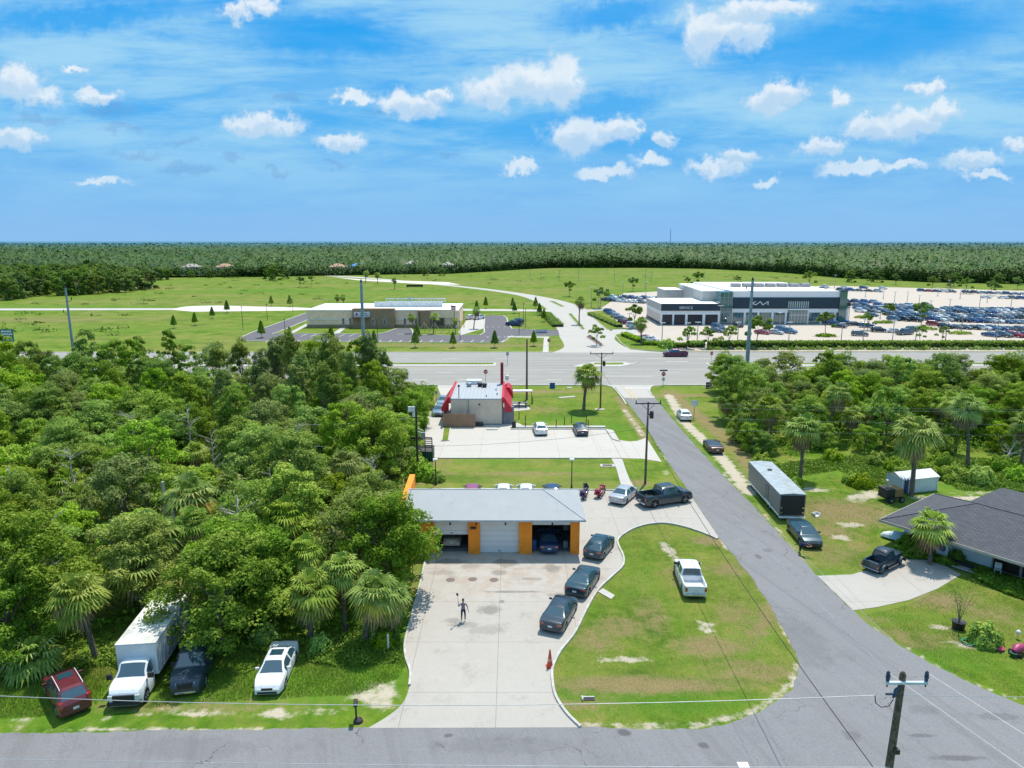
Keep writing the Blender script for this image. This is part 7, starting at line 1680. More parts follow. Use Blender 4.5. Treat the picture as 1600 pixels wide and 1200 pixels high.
V=np.stack([XX.ravel(),YY.ravel(),Z.ravel()],1); i=np.arange(ns-1); j=np.arange(nr-1); I,J=np.meshgrid(i,j); a=(J*ns+I).ravel(); F=np.stack([a,a+1,a+1+ns,a+ns],1).astype(np.int32)
me=bpy.data.meshes.new('far_woods'); 
# leaf sprays over the canopy
rng=np.random.default_rng(77); nq=330000; s_=rng.uniform(-.93,.93,nq); y0=np.interp(s_,bs,by); uu=rng.random(nq)**1.7; yq=y0*np.exp(uu*np.log(5000/y0)); xq=s_*yq; zq,vq=canopy_h(xq,yq)
fr=rng.random(nq)<.12; zq=np.where(fr,zq*rng.random(nq),zq*rng.uniform(.93,1.06,nq)); yq=np.where(fr,y0+rng.uniform(-3,2,nq)+np.sin(s_*y0*.05)*4+np.sin(s_*y0*.021)*8,yq); xq=np.where(fr,s_*y0,xq)
sz=.0013*yq*rng.uniform(.6,1.4,nq); Nn=rng.normal(size=(nq,3))*.45+np.array([0,-.25,.8]); Nn/=np.linalg.norm(Nn,axis=1,keepdims=True); rr=rng.normal(size=(nq,3)); T=np.cross(Nn,rr); T/=np.linalg.norm(T,axis=1,keepdims=True); B=np.cross(Nn,T); C=np.stack([xq,yq,zq],1)
Q=np.stack([C-T*sz[:,None],C-B*sz[:,None]*.8,C+T*sz[:,None],C+B*sz[:,None]*.8],1).reshape(-1,3)
AV=np.concatenate([V,Q]); QF=(np.arange(4*nq,dtype=np.int32).reshape(-1,4)+len(V)); AF=np.concatenate([F,QF]).astype(np.int32)
me.vertices.add(len(AV)); me.vertices.foreach_set('co',AV.astype(np.float32).ravel()); me.loops.add(AF.size); me.loops.foreach_set('vertex_index',AF.ravel()); me.polygons.add(len(AF)); me.polygons.foreach_set('loop_start',np.arange(0,AF.size,4,dtype=np.int32)); me.polygons.foreach_set('loop_total',np.full(len(AF),4,dtype=np.int32)); me.update()
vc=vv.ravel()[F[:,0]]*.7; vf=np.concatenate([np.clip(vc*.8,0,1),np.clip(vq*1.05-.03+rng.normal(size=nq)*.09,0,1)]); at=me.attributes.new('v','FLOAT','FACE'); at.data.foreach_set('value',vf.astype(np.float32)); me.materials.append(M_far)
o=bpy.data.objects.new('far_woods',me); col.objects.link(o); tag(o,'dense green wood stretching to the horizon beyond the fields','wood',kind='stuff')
# the nearer clump of wood left of the field: single trees
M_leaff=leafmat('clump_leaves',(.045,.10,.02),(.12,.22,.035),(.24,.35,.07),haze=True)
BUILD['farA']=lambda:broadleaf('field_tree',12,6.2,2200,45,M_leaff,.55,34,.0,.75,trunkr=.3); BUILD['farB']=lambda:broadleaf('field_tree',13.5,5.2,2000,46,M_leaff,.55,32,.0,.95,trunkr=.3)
Cp=[(p.x,p.y) for p in pxs([(-120,473),(0,471),(60,465),(110,462),(150,461),(200,457),(238,452),(236,446),(205,443),(160,441),(60,440),(-120,440)])]
cl_=[]; y=300
while y<500:
    x=-420
    while x<-120:
        jx,jy=x+random.uniform(-4,4),y+random.uniform(-4,4)
        if inpoly(jx,jy,Cp) and 800+1100*jx/(jy*CP+CAMH*SP)>-40: cl_.append((jx,jy))
        x+=9.5
    y+=11
cl_.sort(key=lambda p:(p[1]))
rows_=defaultdict(list)
for p in cl_: rows_[int((p[1]-cl_[0][1])//14)].append(p)
for r_,l in rows_.items():
    l.sort()
    for i,p in enumerate(l): plant(random.choice(['farA','farB']),p[0],p[1],random.uniform(.8,1.05),label=f'dark tree in the far left clump, {ordn(i)} from the left in rank {r_+1}',group='trees of the clump beyond the field')
for px,py,s in ((275,433.5,.5),(300,434,.45),(330,434,.5),(350,433,.45),(365,433.5,.5),(395,432,.45),(430,438,.9),(250,438,.8),(262,437,.7),(420,436,.7),(446,436,.6),(665,431,.5),(690,431,.5),(1490,447,.7),(1370,441,.7),(1330,441,.7),(1560,449,.7)):
    q=G(px,py); plant('farA',q.x,q.y,s,label=None,group='single trees along the far field edge')
fe=[t for t in trees if t[1]=='farA']; fe.sort(key=lambda t:t[2].x/t[2].y)
for i,(o,k,p) in enumerate(fe): o['label']=f'lone tree before the distant wood, {ordn(i)} from the left along the field edge'
# ================================================================= STREET FURNITURE, POLES, WIRES, PEOPLE
def wire(name,a,b,sag,r,mat,label,seg=14,group='overhead wires'):
    a=Vector(a);b=Vector(b); pts=[a.lerp(b,t)-Vector((0,0,4*sag*t*(1-t))) for t in np.linspace(0,1,seg)]
    o=MB().path(pts,r,5).build(name,mat); return tag(o,label,'wire',group)
def insul(mb,x,y,z): mb.lathe([(.03,0),(.07,.05),(.04,.1),(.08,.16),(.04,.22),(.06,.30),(.02,.34)],(x,y,z),8)
def upole(px,pyb,pyt,lab,arm=1.2,az=0,transf=True,r=.15,shift=0,armz=-.25,mat=None,name='utility_pole'):
    b=G(px,pyb); hgt=height(px,pyt,b); e=empty(name,(b.x,b.y,0),az,lab,'pole')
    MB().path([(0,0,-.2),(0,0,hgt*.5),(0,0,hgt)],[r,r*.85,r*.65],10).build('pole',mat or M_wood,e,smooth=50)
    if arm:
        a=MB().box(-arm,arm,-.07,.07,hgt+armz,hgt+armz+.12).build('crossarm',M_metal_d,e); m=MB(); 
        for x in (-arm+.08,arm-.08): insul(m,x,0,hgt+armz+.12)
        m.build('insulator',M_metal_d,e)
        MB().tube((-arm*.5,0,hgt+armz),(0,0,hgt-1.0),.025).tube((arm*.5,0,hgt+armz),(0,0,hgt-1.0),.025).build('brace',M_metal_d,e)
    if transf:
        MB().lathe([(.2,0),(.24,.08),(.24,.75),(.14,.85),(.05,.9)],(.42,0,hgt-1.9 if transf is True else transf),12).build('transformer',M_metal_d,e,smooth=40); MB().box(0,.3,-.04,.04,hgt-1.5,hgt-1.4).build('bracket',M_metal_d,e)
    return b,hgt
p1,h1=upole(1008,756,628,'brown utility pole with crossarm standing by the footpath and the side street',1.45)
p2,h2=upole(938,638,551,'brown utility pole near the side street mouth, right of the lone palm',1.9,transf=7.2)
p3,h3=upole(823,625,530,'bare brown pole without crossarm between the restaurant and the lone palm',0,transf=False,r=.2)
# pole behind the lot screen, with lamps
b4=G(653,742); h4=height(652,636,b4); e=empty('utility_pole',(b4.x,b4.y,0),0,'dark pole with floodlights in front of the slatted screen left of the lot','pole')
MB().path([(0,0,-.2),(0,0,h4)],[.15,.1],10).build('pole',M_metal_d,e,smooth=50); MB().box(-.95,-.15,-.1,.1,h4-.55,h4+.05).build('floodlight',M_trim,e); MB().box(-.8,.5,-.05,.05,h4-1.3,h4-1.2).build('bracket',M_metal_d,e)
m=MB(); m.lathe([(.08,0),(.16,.1),(.16,.5),(.05,.6)],(-.3,0,h4-1.2),10); m.build('lamp',M_trim,e); m=MB().tube((.1,0,h4-3),(1.0,0,h4-3.2),.04).tube((.1,0,h4-2.6),(.9,-.1,h4-2.9),.03).box(.5,1.0,-.12,.12,h4-3.7,h4-3.1); m.build('meter_box',M_steel,e)
# tall steel transmission poles
def steel(px,pyb,pyt,lab,r0=.42,r1=.2,arms=((0,1.2),)):
    b=G(px,pyb); hgt=height(px,pyt,b); e=empty('steel_pole',(b.x,b.y,0),0,lab,'pole','steel transmission poles')
    MB().path([(0,0,0),(0,0,hgt)],[r0,r1],14).build('pole',M_steel,e,smooth=50)
    for dz_,L in arms:
        m=MB().path([(-L,0,hgt-dz_-.1),(-L*.5,0,hgt-dz_-.35),(0,0,hgt-dz_-.5)],[.04,.05,.06],6); m.lathe([(.06,0),(.1,.1),(.05,.2),(.1,.3),(.05,.6)],(-L,0,hgt-dz_-.1),8); m.build('bracket_arm',M_metal_d,e)
    MB().lathe([(r1,hgt),(r1*.8,hgt+.3),(.03,hgt+.6)],seg=10).build('cap',M_metal_d,e); return b,hgt
s1,g1=steel(571,601,441,'tall grey steel pole rising behind the left woods before the clinic',.46,.24,())
s2,g2=steel(1165,603,438,'tall grey steel pole rising before the dealership showroom',.46,.24,((1.6,1.1),))
s3,g3=steel(121,600,450,'tall brownish steel pole at the far left above the woods',.34,.16,((2.2,-.9),(4.6,.9),(9.6,-.9)))
# foreground pole
bp=Vector((0,25.0,0)); topp=atY(1411,1052,25.0); bx_=topp.x; hz_=topp.z
e=empty('utility_pole',(bx_-.28,24.95,0),0,'brown wooden pole with pale crossarm and blue insulators in the near right corner','pole')
MB().path([(0,0,-.2),(.14,.02,hz_*.5),(.28,.05,hz_-.05),(.29,.05,hz_+.08)],[.20,.165,.125,.05],12).build('pole',plain('near_pole_wood',(.12,.095,.06),.85,var=.45,scale=6,bump=.6),e,smooth=50)
cx_=.28; az_=hz_-.38
a=MB().box(cx_-.72,cx_+.93,-.15,-.03,az_,az_+.11).build('crossarm',plain('fibreglass_arm',(.52,.60,.66),.5),e,bevel=.015)
M_ins=plain('blue_grey_insulator',(.025,.05,.11),.35)
for x in (-.66,.86):
    MB().lathe([(.03,0),(.07,.04),(.07,.10),(.05,.12),(.085,.16),(.085,.24),(.05,.26),(.08,.30),(.07,.40),(.03,.46)],(cx_+x,-.09,az_+.11),12).build('insulator',M_ins,e,smooth=40)
    MB().tube((cx_+x,-.09,az_-.12),(cx_+x,-.09,az_-.001),.03).build('bolt',M_ins,e)
MB().path([(cx_-.15,-.1,az_-.1),(cx_-.3,-.1,az_-.25),(cx_-.35,-.12,az_-.55),(cx_-.2,-.14,az_-.4)],[.04,.07,.08,.03],8).build('cutout_fuse',M_ins,e,smooth=40)
MB().path([(cx_-1.15,-.2,az_-.42),(cx_-1.1,-.2,az_-.75),(cx_-.85,-.2,az_-.95),(cx_-.55,-.2,az_-.9),(cx_-.38,-.15,az_-.62)],.018,6).build('jumper_cable',M_wireb,e)
MB().tube((cx_-.7,-.15,az_-.4),(cx_-.38,-.12,az_-.42),.045).build('dead_end_insulator',M_ins,e)
MB().box(.16,.34,-.3,-.1,hz_-3.4,hz_-3.2).build('bracket',M_metal_d,e); MB().path([(-.45,-.15,hz_-4.2),(-.2,-.2,hz_-4.35),(.15,-.22,hz_-4.4)],.025,6).build('guy_grip',M_trim,e)
ex,ey=bx_-.28,24.95
A=lambda x,z,y=-.09:(ex+cx_+x,ey+y,z)
ti=az_+.5
wire('power_line',A(-.66,ti),(p1.x-1.37,p1.y,h1+.2),.7,.008,M_wire,'thin pale wire from the near pole to the left end of the next pole crossarm')
wire('power_line',A(.86,ti),(p1.x+1.37,p1.y,h1+.2),.7,.008,M_wire,'thin pale wire from the near pole to the right end of the next pole crossarm')
wire('power_line',A(-.66,ti),(ex+6.5,8,ti-.4),.2,.008,M_wire,'thin pale wire running from the near pole towards the lower right, left strand')
wire('power_line',A(.86,ti),(ex+9.0,8,ti-.4),.2,.008,M_wire,'thin pale wire running from the near pole towards the lower right, right strand')
# horizontal service lines to the left and right of the near pole
def towire(name,a,px,py,Y,sag,mat,lab,r=.012): b=atY(px,py,Y); return wire(name,a,b,sag,r,mat,lab)
zl_=az_-.42
towire('power_line',(ex+cx_-1.15,ey-.2,zl_),-10,1087,26.5,.45,M_wire,'white line crossing the whole driveway from the near pole to the left edge',.016)
towire('power_line',(ex+cx_+.05,ey-.1,zl_-.05),1620,1089,25.5,.03,M_wire,'white line from the near pole to the right edge')
towire('power_line',(ex+.1,ey-.15,hz_-4.1),-10,1186,26.5,.1,M_wire,'lower white line from the near pole to the left edge',.014)
towire('telephone_cable',(ex+.05,ey-.15,hz_-5.6),1010,1200,25.5,.1,M_wireb,'black cable drooping left from the near pole above the road',.02)
wire('telephone_cable',(ex+.05,ey-.15,hz_-4.95),(p1.x,p1.y,h1-3.2),.9,.022,M_wireb,'thick black cable running from the near pole up along the side street')
wire('telephone_cable',(p1.x,p1.y,h1-3.0),(p2.x,p2.y,h2-3.0),.5,.02,M_wireb,'black cable between the two crossarm poles')
for s in (-1,1): wire('power_line',(p1.x+1.37*s,p1.y,h1+.2),(p2.x+1.8*s,p2.y,h2+.2),.4,.012,M_wire,f'thin wire between the two crossarm poles, {"left" if s<0 else "right"} side')
for i,(dz_,ya,yb_) in enumerate(((.0,638,640),(-.5,643,643),(-1.6,662,664),(-3.0,677,680))):
    wire('power_line',(p1.x,p1.y,h1+dz_),atY(1640,yb_,p1.y+6),.2,.008,M_wire,f'horizontal wire across the right woods, {ordn(i)} from the top')
wire('power_line',(b4.x,b4.y,h4-1.2),atY(440,664,b4.y+2),.3,.02,M_wire,'upper pale wire from the floodlight pole to the left woods'); wire('power_line',(b4.x,b4.y,h4-5.0),atY(400,690,b4.y+2),.3,.02,M_wire,'lower pale wire from the floodlight pole to the left woods')
wire('power_line',(b4.x,b4.y,h4-4.8),(p1.x,p1.y,h1-3.0),.5,.014,M_wireb,'long thin cable from the floodlight pole across the lot to the footpath pole')
# black lamp posts
def lamp(px,pyb,pyt,lab,grp,h=None,r=.06,mat=None,head=1,arm=.45):
    b=G(px,pyb); hgt=height(px,pyt,b); e=empty('lamp_post',(b.x,b.y,0),0,lab,'lamp post',grp); m=mat or M_metal_d
    MB().tube((0,0,0),(0,0,hgt),r,r*.7).build('pole',m,e); MB().tube((0,0,0),(0,0,.5),r*1.8,r*1.6).build('base',M_kerb if grp!='garage lamp posts' else m,e)
    if head: MB().box(-arm-.25 if head==2 else -.25,arm+.25 if head==2 else .25,-.2,.2,hgt,hgt+.16).build('lamp_head',M_trim if grp!='clinic' else m,e)
lamp(893,765,719,'black lamp post with a white cap behind the garage, left of the motorcycles','garage lamp posts',r=.07); lamp(681,758,719,'black lamp post at the left side of the strip of lawn behind the garage','garage lamp posts',r=.07)
for i,(px,a,b) in enumerate(((380,516,480),(446,529,500),(418,502,476),(458,488,468),(590,531,500),(719,531,502),(656,513,490),(811,524,490),(818,508,474),(821,514,483),(725,512,488))): lamp(px,a,b,f'slim dark lamp post around the clinic, {ordn(sorted([380,446,418,458,590,719,656,811,818,821,725]).index(px))} from the left','clinic',r=.09)
for i,(px,a,b) in enumerate(sorted(((1034,537,505),(983,512,490),(1074,530,505),(1089,538,504),(1124,517,478),(1152,538,504),(1218,513,489),(1232,536,504),(1314,535,505),(1325,509,480),(1348,535,499),(1394,535,501),(1430,535,510),(1477,533,503),(1502,517,492),(1556,535,491),(935,483,455),(924,480,449),(1009,462,440),(973,462,440),(1375,498,472),(1452,496,470),(1397,476,456),(1380,467,451),(1352,464,447),(1304,450,430),(1417,474,456),(1436,474,462),(1483,486,468),(1530,482,458),(1542,473,460),(1465,463,450),(1500,467,451),(1579,483,458),(1482,452,438),(1560,502,480)),key=lambda t:t[0])):
    lamp(px,a,b,f'tall grey lot lamp post at the dealership, {ordn(i)} from the left','dealership lamp posts',r=.13,mat=plain('lamp_pole_grey',(.30,.29,.28),.5),head=2,arm=.5)
# distant slender pylons in the field
for i,(px,a,b) in enumerate(((904,440,420),(960,440,422),(948,428,418),(1018,440,424),(1008,450,420),(1100,436,424),(828,436,424),(845,440,426),(874,440,422))): 
    q=G(px,a); hg=height(px,b,q); e=empty('field_post',(q.x,q.y,0),0,f'thin grey pole out in the far field, {ordn(sorted([904,960,948,1018,1008,1100,828,845,874]).index(px))} from the left','pole','thin poles in the far field'); MB().tube((0,0,0),(0,0,hg),.13,.1,6).build('pole',M_steel,e); MB().box(-.8,.8,-.05,.05,hg-.6,hg-.45).build('crossarm',M_steel,e)
q=G(1047,383); e=empty('radio_mast',(q.x,q.y,0),0,'thin radio mast standing on the horizon','mast'); hg=height(1047,357.5,q); MB().tube((0,0,0),(0,0,hg),.011*0+q.y*.0004,q.y*.0003,6).build('mast',plain('mast_grey',(.2,.26,.32),.6),e)
# ---------------------------------------------------------------- signs
def octa(r): return [(r*math.cos(math.pi/8+i*math.pi/4),r*math.sin(math.pi/8+i*math.pi/4)) for i in range(8)]
def plate(mb,pts,y0,y1,mi=0):
    n=len(mb.v); k=len(pts)
    for yy in (y0,y1): mb.v+=[(x,yy,z) for x,z in pts]
    mb.f+=[tuple(range(n,n+k)),tuple(n+k+k-1-i for i in range(k))]+[(n+i,n+k+i,n+k+(i+1)%k,n+(i+1)%k) for i in range(k)]; mb.m+=[mi]*(k+2)
def stop(px,pyb,pyt,lab,az=0,extra=False,txt='STOP',r=.42,cat='sign'):
    b=G(px,pyb); hg=height(px,pyt,b); e=empty('stop_sign' if txt=='STOP' else 'road_sign',(b.x,b.y,0),az,lab,'sign')
    MB().tube((0,0,0),(0,0,hg),.04).build('post',M_steel,e); c=hg-(.45 if not extra else .9)
    m=MB(); plate(m,[(x,z+c) for x,z in octa(r*1.06)],-.055,-.045); m.build('sign_border',M_trim,e); m=MB(); plate(m,[(x,z+c) for x,z in octa(r)],-.065,-.057); m.build('sign_face',M_redp,e); letters(txt,.34 if txt=='STOP' else .2,M_trim,e,(0,-.072,c),(math.pi/2,0,0),ext=.003,bold=.012); return e,c,hg
stop(759,607,577,'stop sign with a small plate on top beyond the restaurant roof',0)
e,c,hg=stop(1036,603,577,'stop sign with blue street name plates at the side street mouth',0,True)
MB().box(-.75,.75,-.03,.0,c+.55,c+.82).build('street_name_plate',plain('navy_plate',(.01,.02,.07),.5),e); letters('TOLEDO',.2,M_trim,e,(0,-.034,c+.685),(math.pi/2,0,0),ext=.002) if False else None
MB().box(-.3,.3,-.06,-.045,c-1.35,c-.7).build('lower_plate',M_trim,e); m=MB(); m.tube((-.15,-.065,c-1.25),(.12,-.065,c-.85),.03).tube((.12,-.065,c-.85),(-.05,-.065,c-.82),.03).build('arrow',plain('blue_arrow',(.02,.10,.25),.5),e)
stop(1111,569,549,'round red and white no-entry sign on the east median of the highway',0,txt='WRONG',r=.4)
stop(857.5,540,529,'stop sign at the white footpath beyond the highway',.3,r=.5)
def panel(px,pyb,pyt,w_,hh,matp,lab,nm='road_sign',z0=None,posts=1,lines=0,lm=None,cat='sign'):
    b=G(px,pyb); hg=height(px,pyt,b); e=empty(nm,(b.x,b.y,0),0,lab,cat)
    for s in ((0,) if posts==1 else (-w_*.3,w_*.3)): MB().tube((s,0,0),(s,0,hg),.05).build('post',M_steel,e)
    p=MB().box(-w_/2,w_/2,-.09,-.06,hg-hh,hg).build('sign_face',matp,e)
    rs=random.Random(int(px)); m=MB()
    for i in range(lines):
        z=hg-hh*(i+.75)/(lines+.4); x=-w_*.4
        while x<w_*.36: q=rs.uniform(.05,.13)*w_; m.box(x,min(x+q,w_*.42),-.105,-.093,z-hh*.045*1.4,z+hh*.045*1.4); x+=q+w_*.03
    if lines: m.build('lettering',lm or M_trim,p)
    return e
gsg=panel(18.5,575,514.5,2.9,2.7,plain('highway_green',(.0,.16,.11),.5),'green highway direction sign with white lettering at the far left','road_sign',posts=2,lines=4)
panel(863,607,598,1.0,1.4,plain('sign_blue',(.01,.08,.30),.5),'small blue sign on the highway verge near the lone palm'); panel(1107,607,597,1.1,1.5,plain('sign_purple',(.20,.05,.36),.5),'small purple sign on the highway verge at the right',lines=2)
panel(1084,655,625,1.0,.9,M_trim,'white roadside panel on a thin post above the white hatchback'); panel(793,571,550,.6,.8,M_steel,'small grey median sign behind the red fin'); 
panel(846,520.5,515,3.6,1.6,plain('clinic_monument',(.52,.53,.58),.6),'low pale monument sign beside the clinic lot entrance',lines=1,lm=M_txt); panel(1158,690,672,.5,.7,M_steel,'small grey sign on a post before the right woods')
e=panel(682,625,611,.45,.5,M_steel,'grey meter cabinet on a post by the drive lane','meter_post'); 
# slatted screen and dumpsters
q=G(654,722); e=empty('slatted_screen',(q.x,q.y,0),R(-6),'dark open slatted screen with green bins behind it, left of the parking lot','screen')
W_=G(677,722).x-G(633,722).x; 
m=MB()
for z in np.linspace(.35,3.0,11): m.box(-W_/2,W_/2*(.25 if z<1.9 else 1),-.04,.0,z,z+.11)
m.build('slats',M_metal_d,e); m=MB()
for x in np.linspace(-W_/2,W_/2,5): m.box(x-.05,x+.05,.003,.1,0,3.15)
m.build('post',M_metal_d,e)
MB().box(-W_/2,W_/2,-.05,.1,3.16,3.3).build('top_rail',plain('purple_grey_rail',(.12,.08,.12),.6),e)
for k,(dx_,lb) in enumerate(((-.9,'green metal bin behind the left half of the slatted screen'),(.95,'green metal bin at the open right half of the slatted screen'))):
    t=empty('dumpster',(q.x+dx_,q.y+ (1.5 if k==0 else .9),.022),R(-6),lb,'bin','green bins'); M_dg=plain('dumpster_green',(.01,.09,.07),.5)
    mb=MB(); mb.v+=[(-.85,-.6,.15),(.85,-.6,.15),(.85,.6,.15),(-.85,.6,.15),(-.85,-.75,1.3),(.85,-.75,1.3),(.85,.75,1.7),(-.85,.75,1.7)]; mb.f+=[(0,3,2,1),(0,1,5,4),(1,2,6,5),(2,3,7,6),(3,0,4,7),(4,5,6,7)]; mb.m+=[0]*6; mb.build('body',M_dg,t)
    MB().box(-.95,-.853,-.3,.3,.8,1.0).box(.853,.95,-.3,.3,.8,1.0).build('lift_pocket',M_dg,t)
    mb=MB(); mb.poly([(-.88,-.8,1.33),(.88,-.8,1.33),(.88,.8,1.74),(-.88,.8,1.74)]); mb.build('lid',M_metal_d if k else M_dg,t)
# mailbox
q=G(557,1128); e=empty('mailbox',(q.x,q.y,0),R(10),'black mailbox on a post at the verge left of the driveway','mailbox'); MB().box(-.05,.05,-.05,.05,0,1.15).build('post',M_black,e); mb=MB().box(-.12,.12,-.28,.28,1.153,1.33); mb.build('box',M_black,e,bevel=.03); MB().box(.123,.14,-.05,.1,1.25,1.4).build('flag',M_redp,e); MB().lathe([(.3,0),(.25,.15),(.1,.25)],(.1,0,0),10).build('base',M_black,e)
q=G(607,1018); e=empty('marker_post',(q.x,q.y,0),0,'short white marker post in the weeds beside the driveway','post'); MB().box(-.05,.05,-.05,.05,0,1.3).build('post',M_trim,e)
# manholes (septic covers)
M_mh=plain('cast_iron_lid',(.16,.12,.105),.7,var=.2,scale=5)
for k,(px,py) in enumerate(((704,906.5),(738.5,905.5),(772,906.5))):
    q=G(px,py); e=empty('manhole_cover',(q.x,q.y,.024),0,f'round brown manhole cover in the concrete, {["left","middle","right"][k]} of the three before the garage','manhole','manhole covers'); MB().lathe([(.37,0),(.37,.008),(.33,.014)],seg=24).build('lid',M_mh,e)
for px,py,lb in ((784,940.5,'small round drain plate in the concrete to the right of the person'),): q=G(px,py); e=empty('drain_plate',(q.x,q.y,.024),0,lb,'drain'); MB().lathe([(.22,0),(.22,.008),(.18,.014)],seg=20).build('lid',plain('grey_iron',(.2,.2,.2),.7),e)
q=G(949,728); e=empty('drain_grate',(q.x,q.y,.01),0,'rectangular drain inlet with concrete rim in the lawn left of the footpath','drain'); MB().box(-.9,.9,-.5,-.3,0,.08).box(-.9,.9,.3,.5,0,.08).box(-.9,-.6,-.3,.3,0,.08).box(.6,.9,-.3,.3,0,.08).build('rim',M_walk,e); m=MB()
for x in np.linspace(-.55,.55,8): m.box(x-.03,x+.03,-.3,.3,.0,.05)
m.build('grate',plain('rusty_grate',(.12,.05,.03),.8),e)
# slabs and blocks on the lawns
for px,py,w_,lb in ((886,621,3.2,'long flat concrete slab on the lawn left of the lone palm'),(890,606,1.0,'small flat slab near the highway above the lone palm'),(937,640,1.6,'concrete pad at the foot of the crossarm pole')):
    q=G(px,py); e=empty('concrete_slab',(q.x,q.y,0),R(20) if w_>3 else 0,lb,'slab'); MB().box(-w_/2,w_/2,-.4,.4,0,.1).build('slab',M_walk,e,bevel=.02)
q=G(924,1093); e=empty('culvert_headwall',(q.x,q.y,0),0,'small white concrete culvert end in the green swale','culvert'); MB().box(-.6,-.5,-.18,.18,0,.16).box(-.5,.2,.08,.18,0,.12).build('headwall',M_kerb,e); MB().box(-.45,.2,-.12,.06,0,.04).build('pipe_mouth',M_black,e)
# patio posts, rail, bin, canopy
pat=[(801,656),(811,655),(821,661),(821,668),(811,639),(801,645),(832,631),(821,636),(869,668),(882,664),(893,661),(916,661),(919,668)]
for i,(px,py) in enumerate(sorted(pat)): q=G(px,py); e=empty('bollard',(q.x,q.y,0),0,f'thin dark post around the restaurant patio and kerb, {ordn(i)} from the left','post','dark posts by the patio'); MB().tube((0,0,0),(0,0,1.15),.06).lathe([(.07,1.15),(.05,1.22),(.01,1.25)],seg=8).build('post',M_metal_d,e)
q=G(803,668); e=empty('litter_bin',(q.x,q.y,.03),0,'dark square litter bin at the corner of the restaurant patio','bin'); MB().box(-.3,.3,-.3,.3,0,.9).build('body',M_metal_d,e,bevel=.03); MB().box(-.33,.33,-.33,.33,.903,1.0).build('lid',M_metal_d,e,bevel=.03)
for k,(px,py) in enumerate(((806,636),(817,636))):
    q=G(px,py); e=empty('picnic_table',(q.x,q.y,.03),0,f'grey picnic table on the restaurant patio, {"left" if k==0 else "right"} one','table','picnic tables'); MB().box(-.8,.8,-.35,.35,.72,.77).build('tabletop',plain('table_grey',(.2,.2,.22),.6),e); MB().box(-.8,.8,-.85,-.6,.43,.47).build('bench',M_metal_d,e); MB().box(-.8,.8,.6,.85,.43,.47).build('bench',M_metal_d,e)
    for s in (-.6,.6): MB().box(s-.04,s+.04,-.8,.8,.36,.427).box(s-.04,s+.04,-.06,.06,.0,.355).build('leg',M_metal_d,e)
q=G(806,633); e=empty('patio_canopy',(q.x+.8,q.y+.2,.03),0,'small white flat canopy over the restaurant patio','canopy'); MB().box(-2.0,2.0,-.7,.7,2.4,2.52).build('roof',M_trim,e); 
for x in (-1.9,1.9): MB().tube((x,0,0),(x,0,2.4),.05).build('post',M_metal_d,e)
# guardrail / car far on the boulevard
q=G(648,449); e=empty('construction_barrier',(q.x,q.y,.03),0,'dark barrier boards beside the boulevard beyond the clinic roof','barrier'); MB().box(-5,5,-.2,.2,.3,1.6).build('board',M_metal_d,e); MB().box(-4.5,-4.3,-.4,.4,0,.3).box(4.3,4.5,-.4,.4,0,.3).build('foot',M_metal_d,e)
# palm support stakes
for i,px in enumerate((663,679,701)):
    q=G(px,521); e=empty('tree_stakes',(q.x,q.y,0),0,f'set of pale wooden palm stakes, {ordn(i)} from the left before the clinic','stakes','palm stakes'); MB().tube((-2.2,0,0),(0,0,3.2),.09).tube((2.2,0,0),(0,0,3.2),.09).tube((0,2,0),(0,0,3.2),.09).build('stake',plain('pale_timber',(.5,.42,.32),.8),e)
q=G(705,512); e=empty('flag_pole',(q.x,q.y,0),0,'flagpole with a drooping red and white flag by the clinic corner','flag'); MB().tube((0,0,0),(0,0,7.5),.08,.05).build('pole',M_steel,e); m=MB(); 
for k in range(6): m.poly([(.05+k*.05,-.02*k,7.2-k*.5),(1.6,-.1,7.0-k*.55),(1.6,-.1,6.45-k*.55),(.05+k*.05,-.02*k,6.7-k*.5)],k%2)
m.build('flag',[M_redp,M_trim],e)
# ---------------------------------------------------------------- people
def skin(name,verts,edges,radii,mat,parent,sub=2):
    me=bpy.data.meshes.new(name); me.from_pydata(verts,edges,[]); o=bpy.data.objects.new(name,me); col.objects.link(o); o.parent=parent

    sk=o.modifiers.new('s','SKIN'); 
    for i,r in enumerate(radii): me.skin_vertices[0].data[i].radius=(r,r) if not hasattr(r,'__len__') else r
    me.skin_vertices[0].data[0].use_root=True
    s=o.modifiers.new('ss','SUBSURF'); s.levels=sub; s.render_levels=sub
    dg=bpy.context.evaluated_depsgraph_get(); dg.update(); m2=bpy.data.meshes.new_from_object(o.evaluated_get(dg)); o.modifiers.clear(); o.data=m2; m2.name=name
    m2.materials.clear(); m2.materials.append(mat); m2.polygons.foreach_set('use_smooth',[True]*len(m2.polygons)); return o
def bodymat(name,zones,shirt,trouser,skin_,shoe=(.75,.75,.75)):
    m,nt=newmat(name); h=N(nt); at=nt.nodes.new('ShaderNodeAttribute'); at.attribute_name='zone'; v=at.outputs['Fac']
    c=h.ramp(v,[(0,skin_),(.25,shirt),(.5,trouser),(.75,shoe)],'CONSTANT'); h.bsdf(c,.8,spec=.2); return m
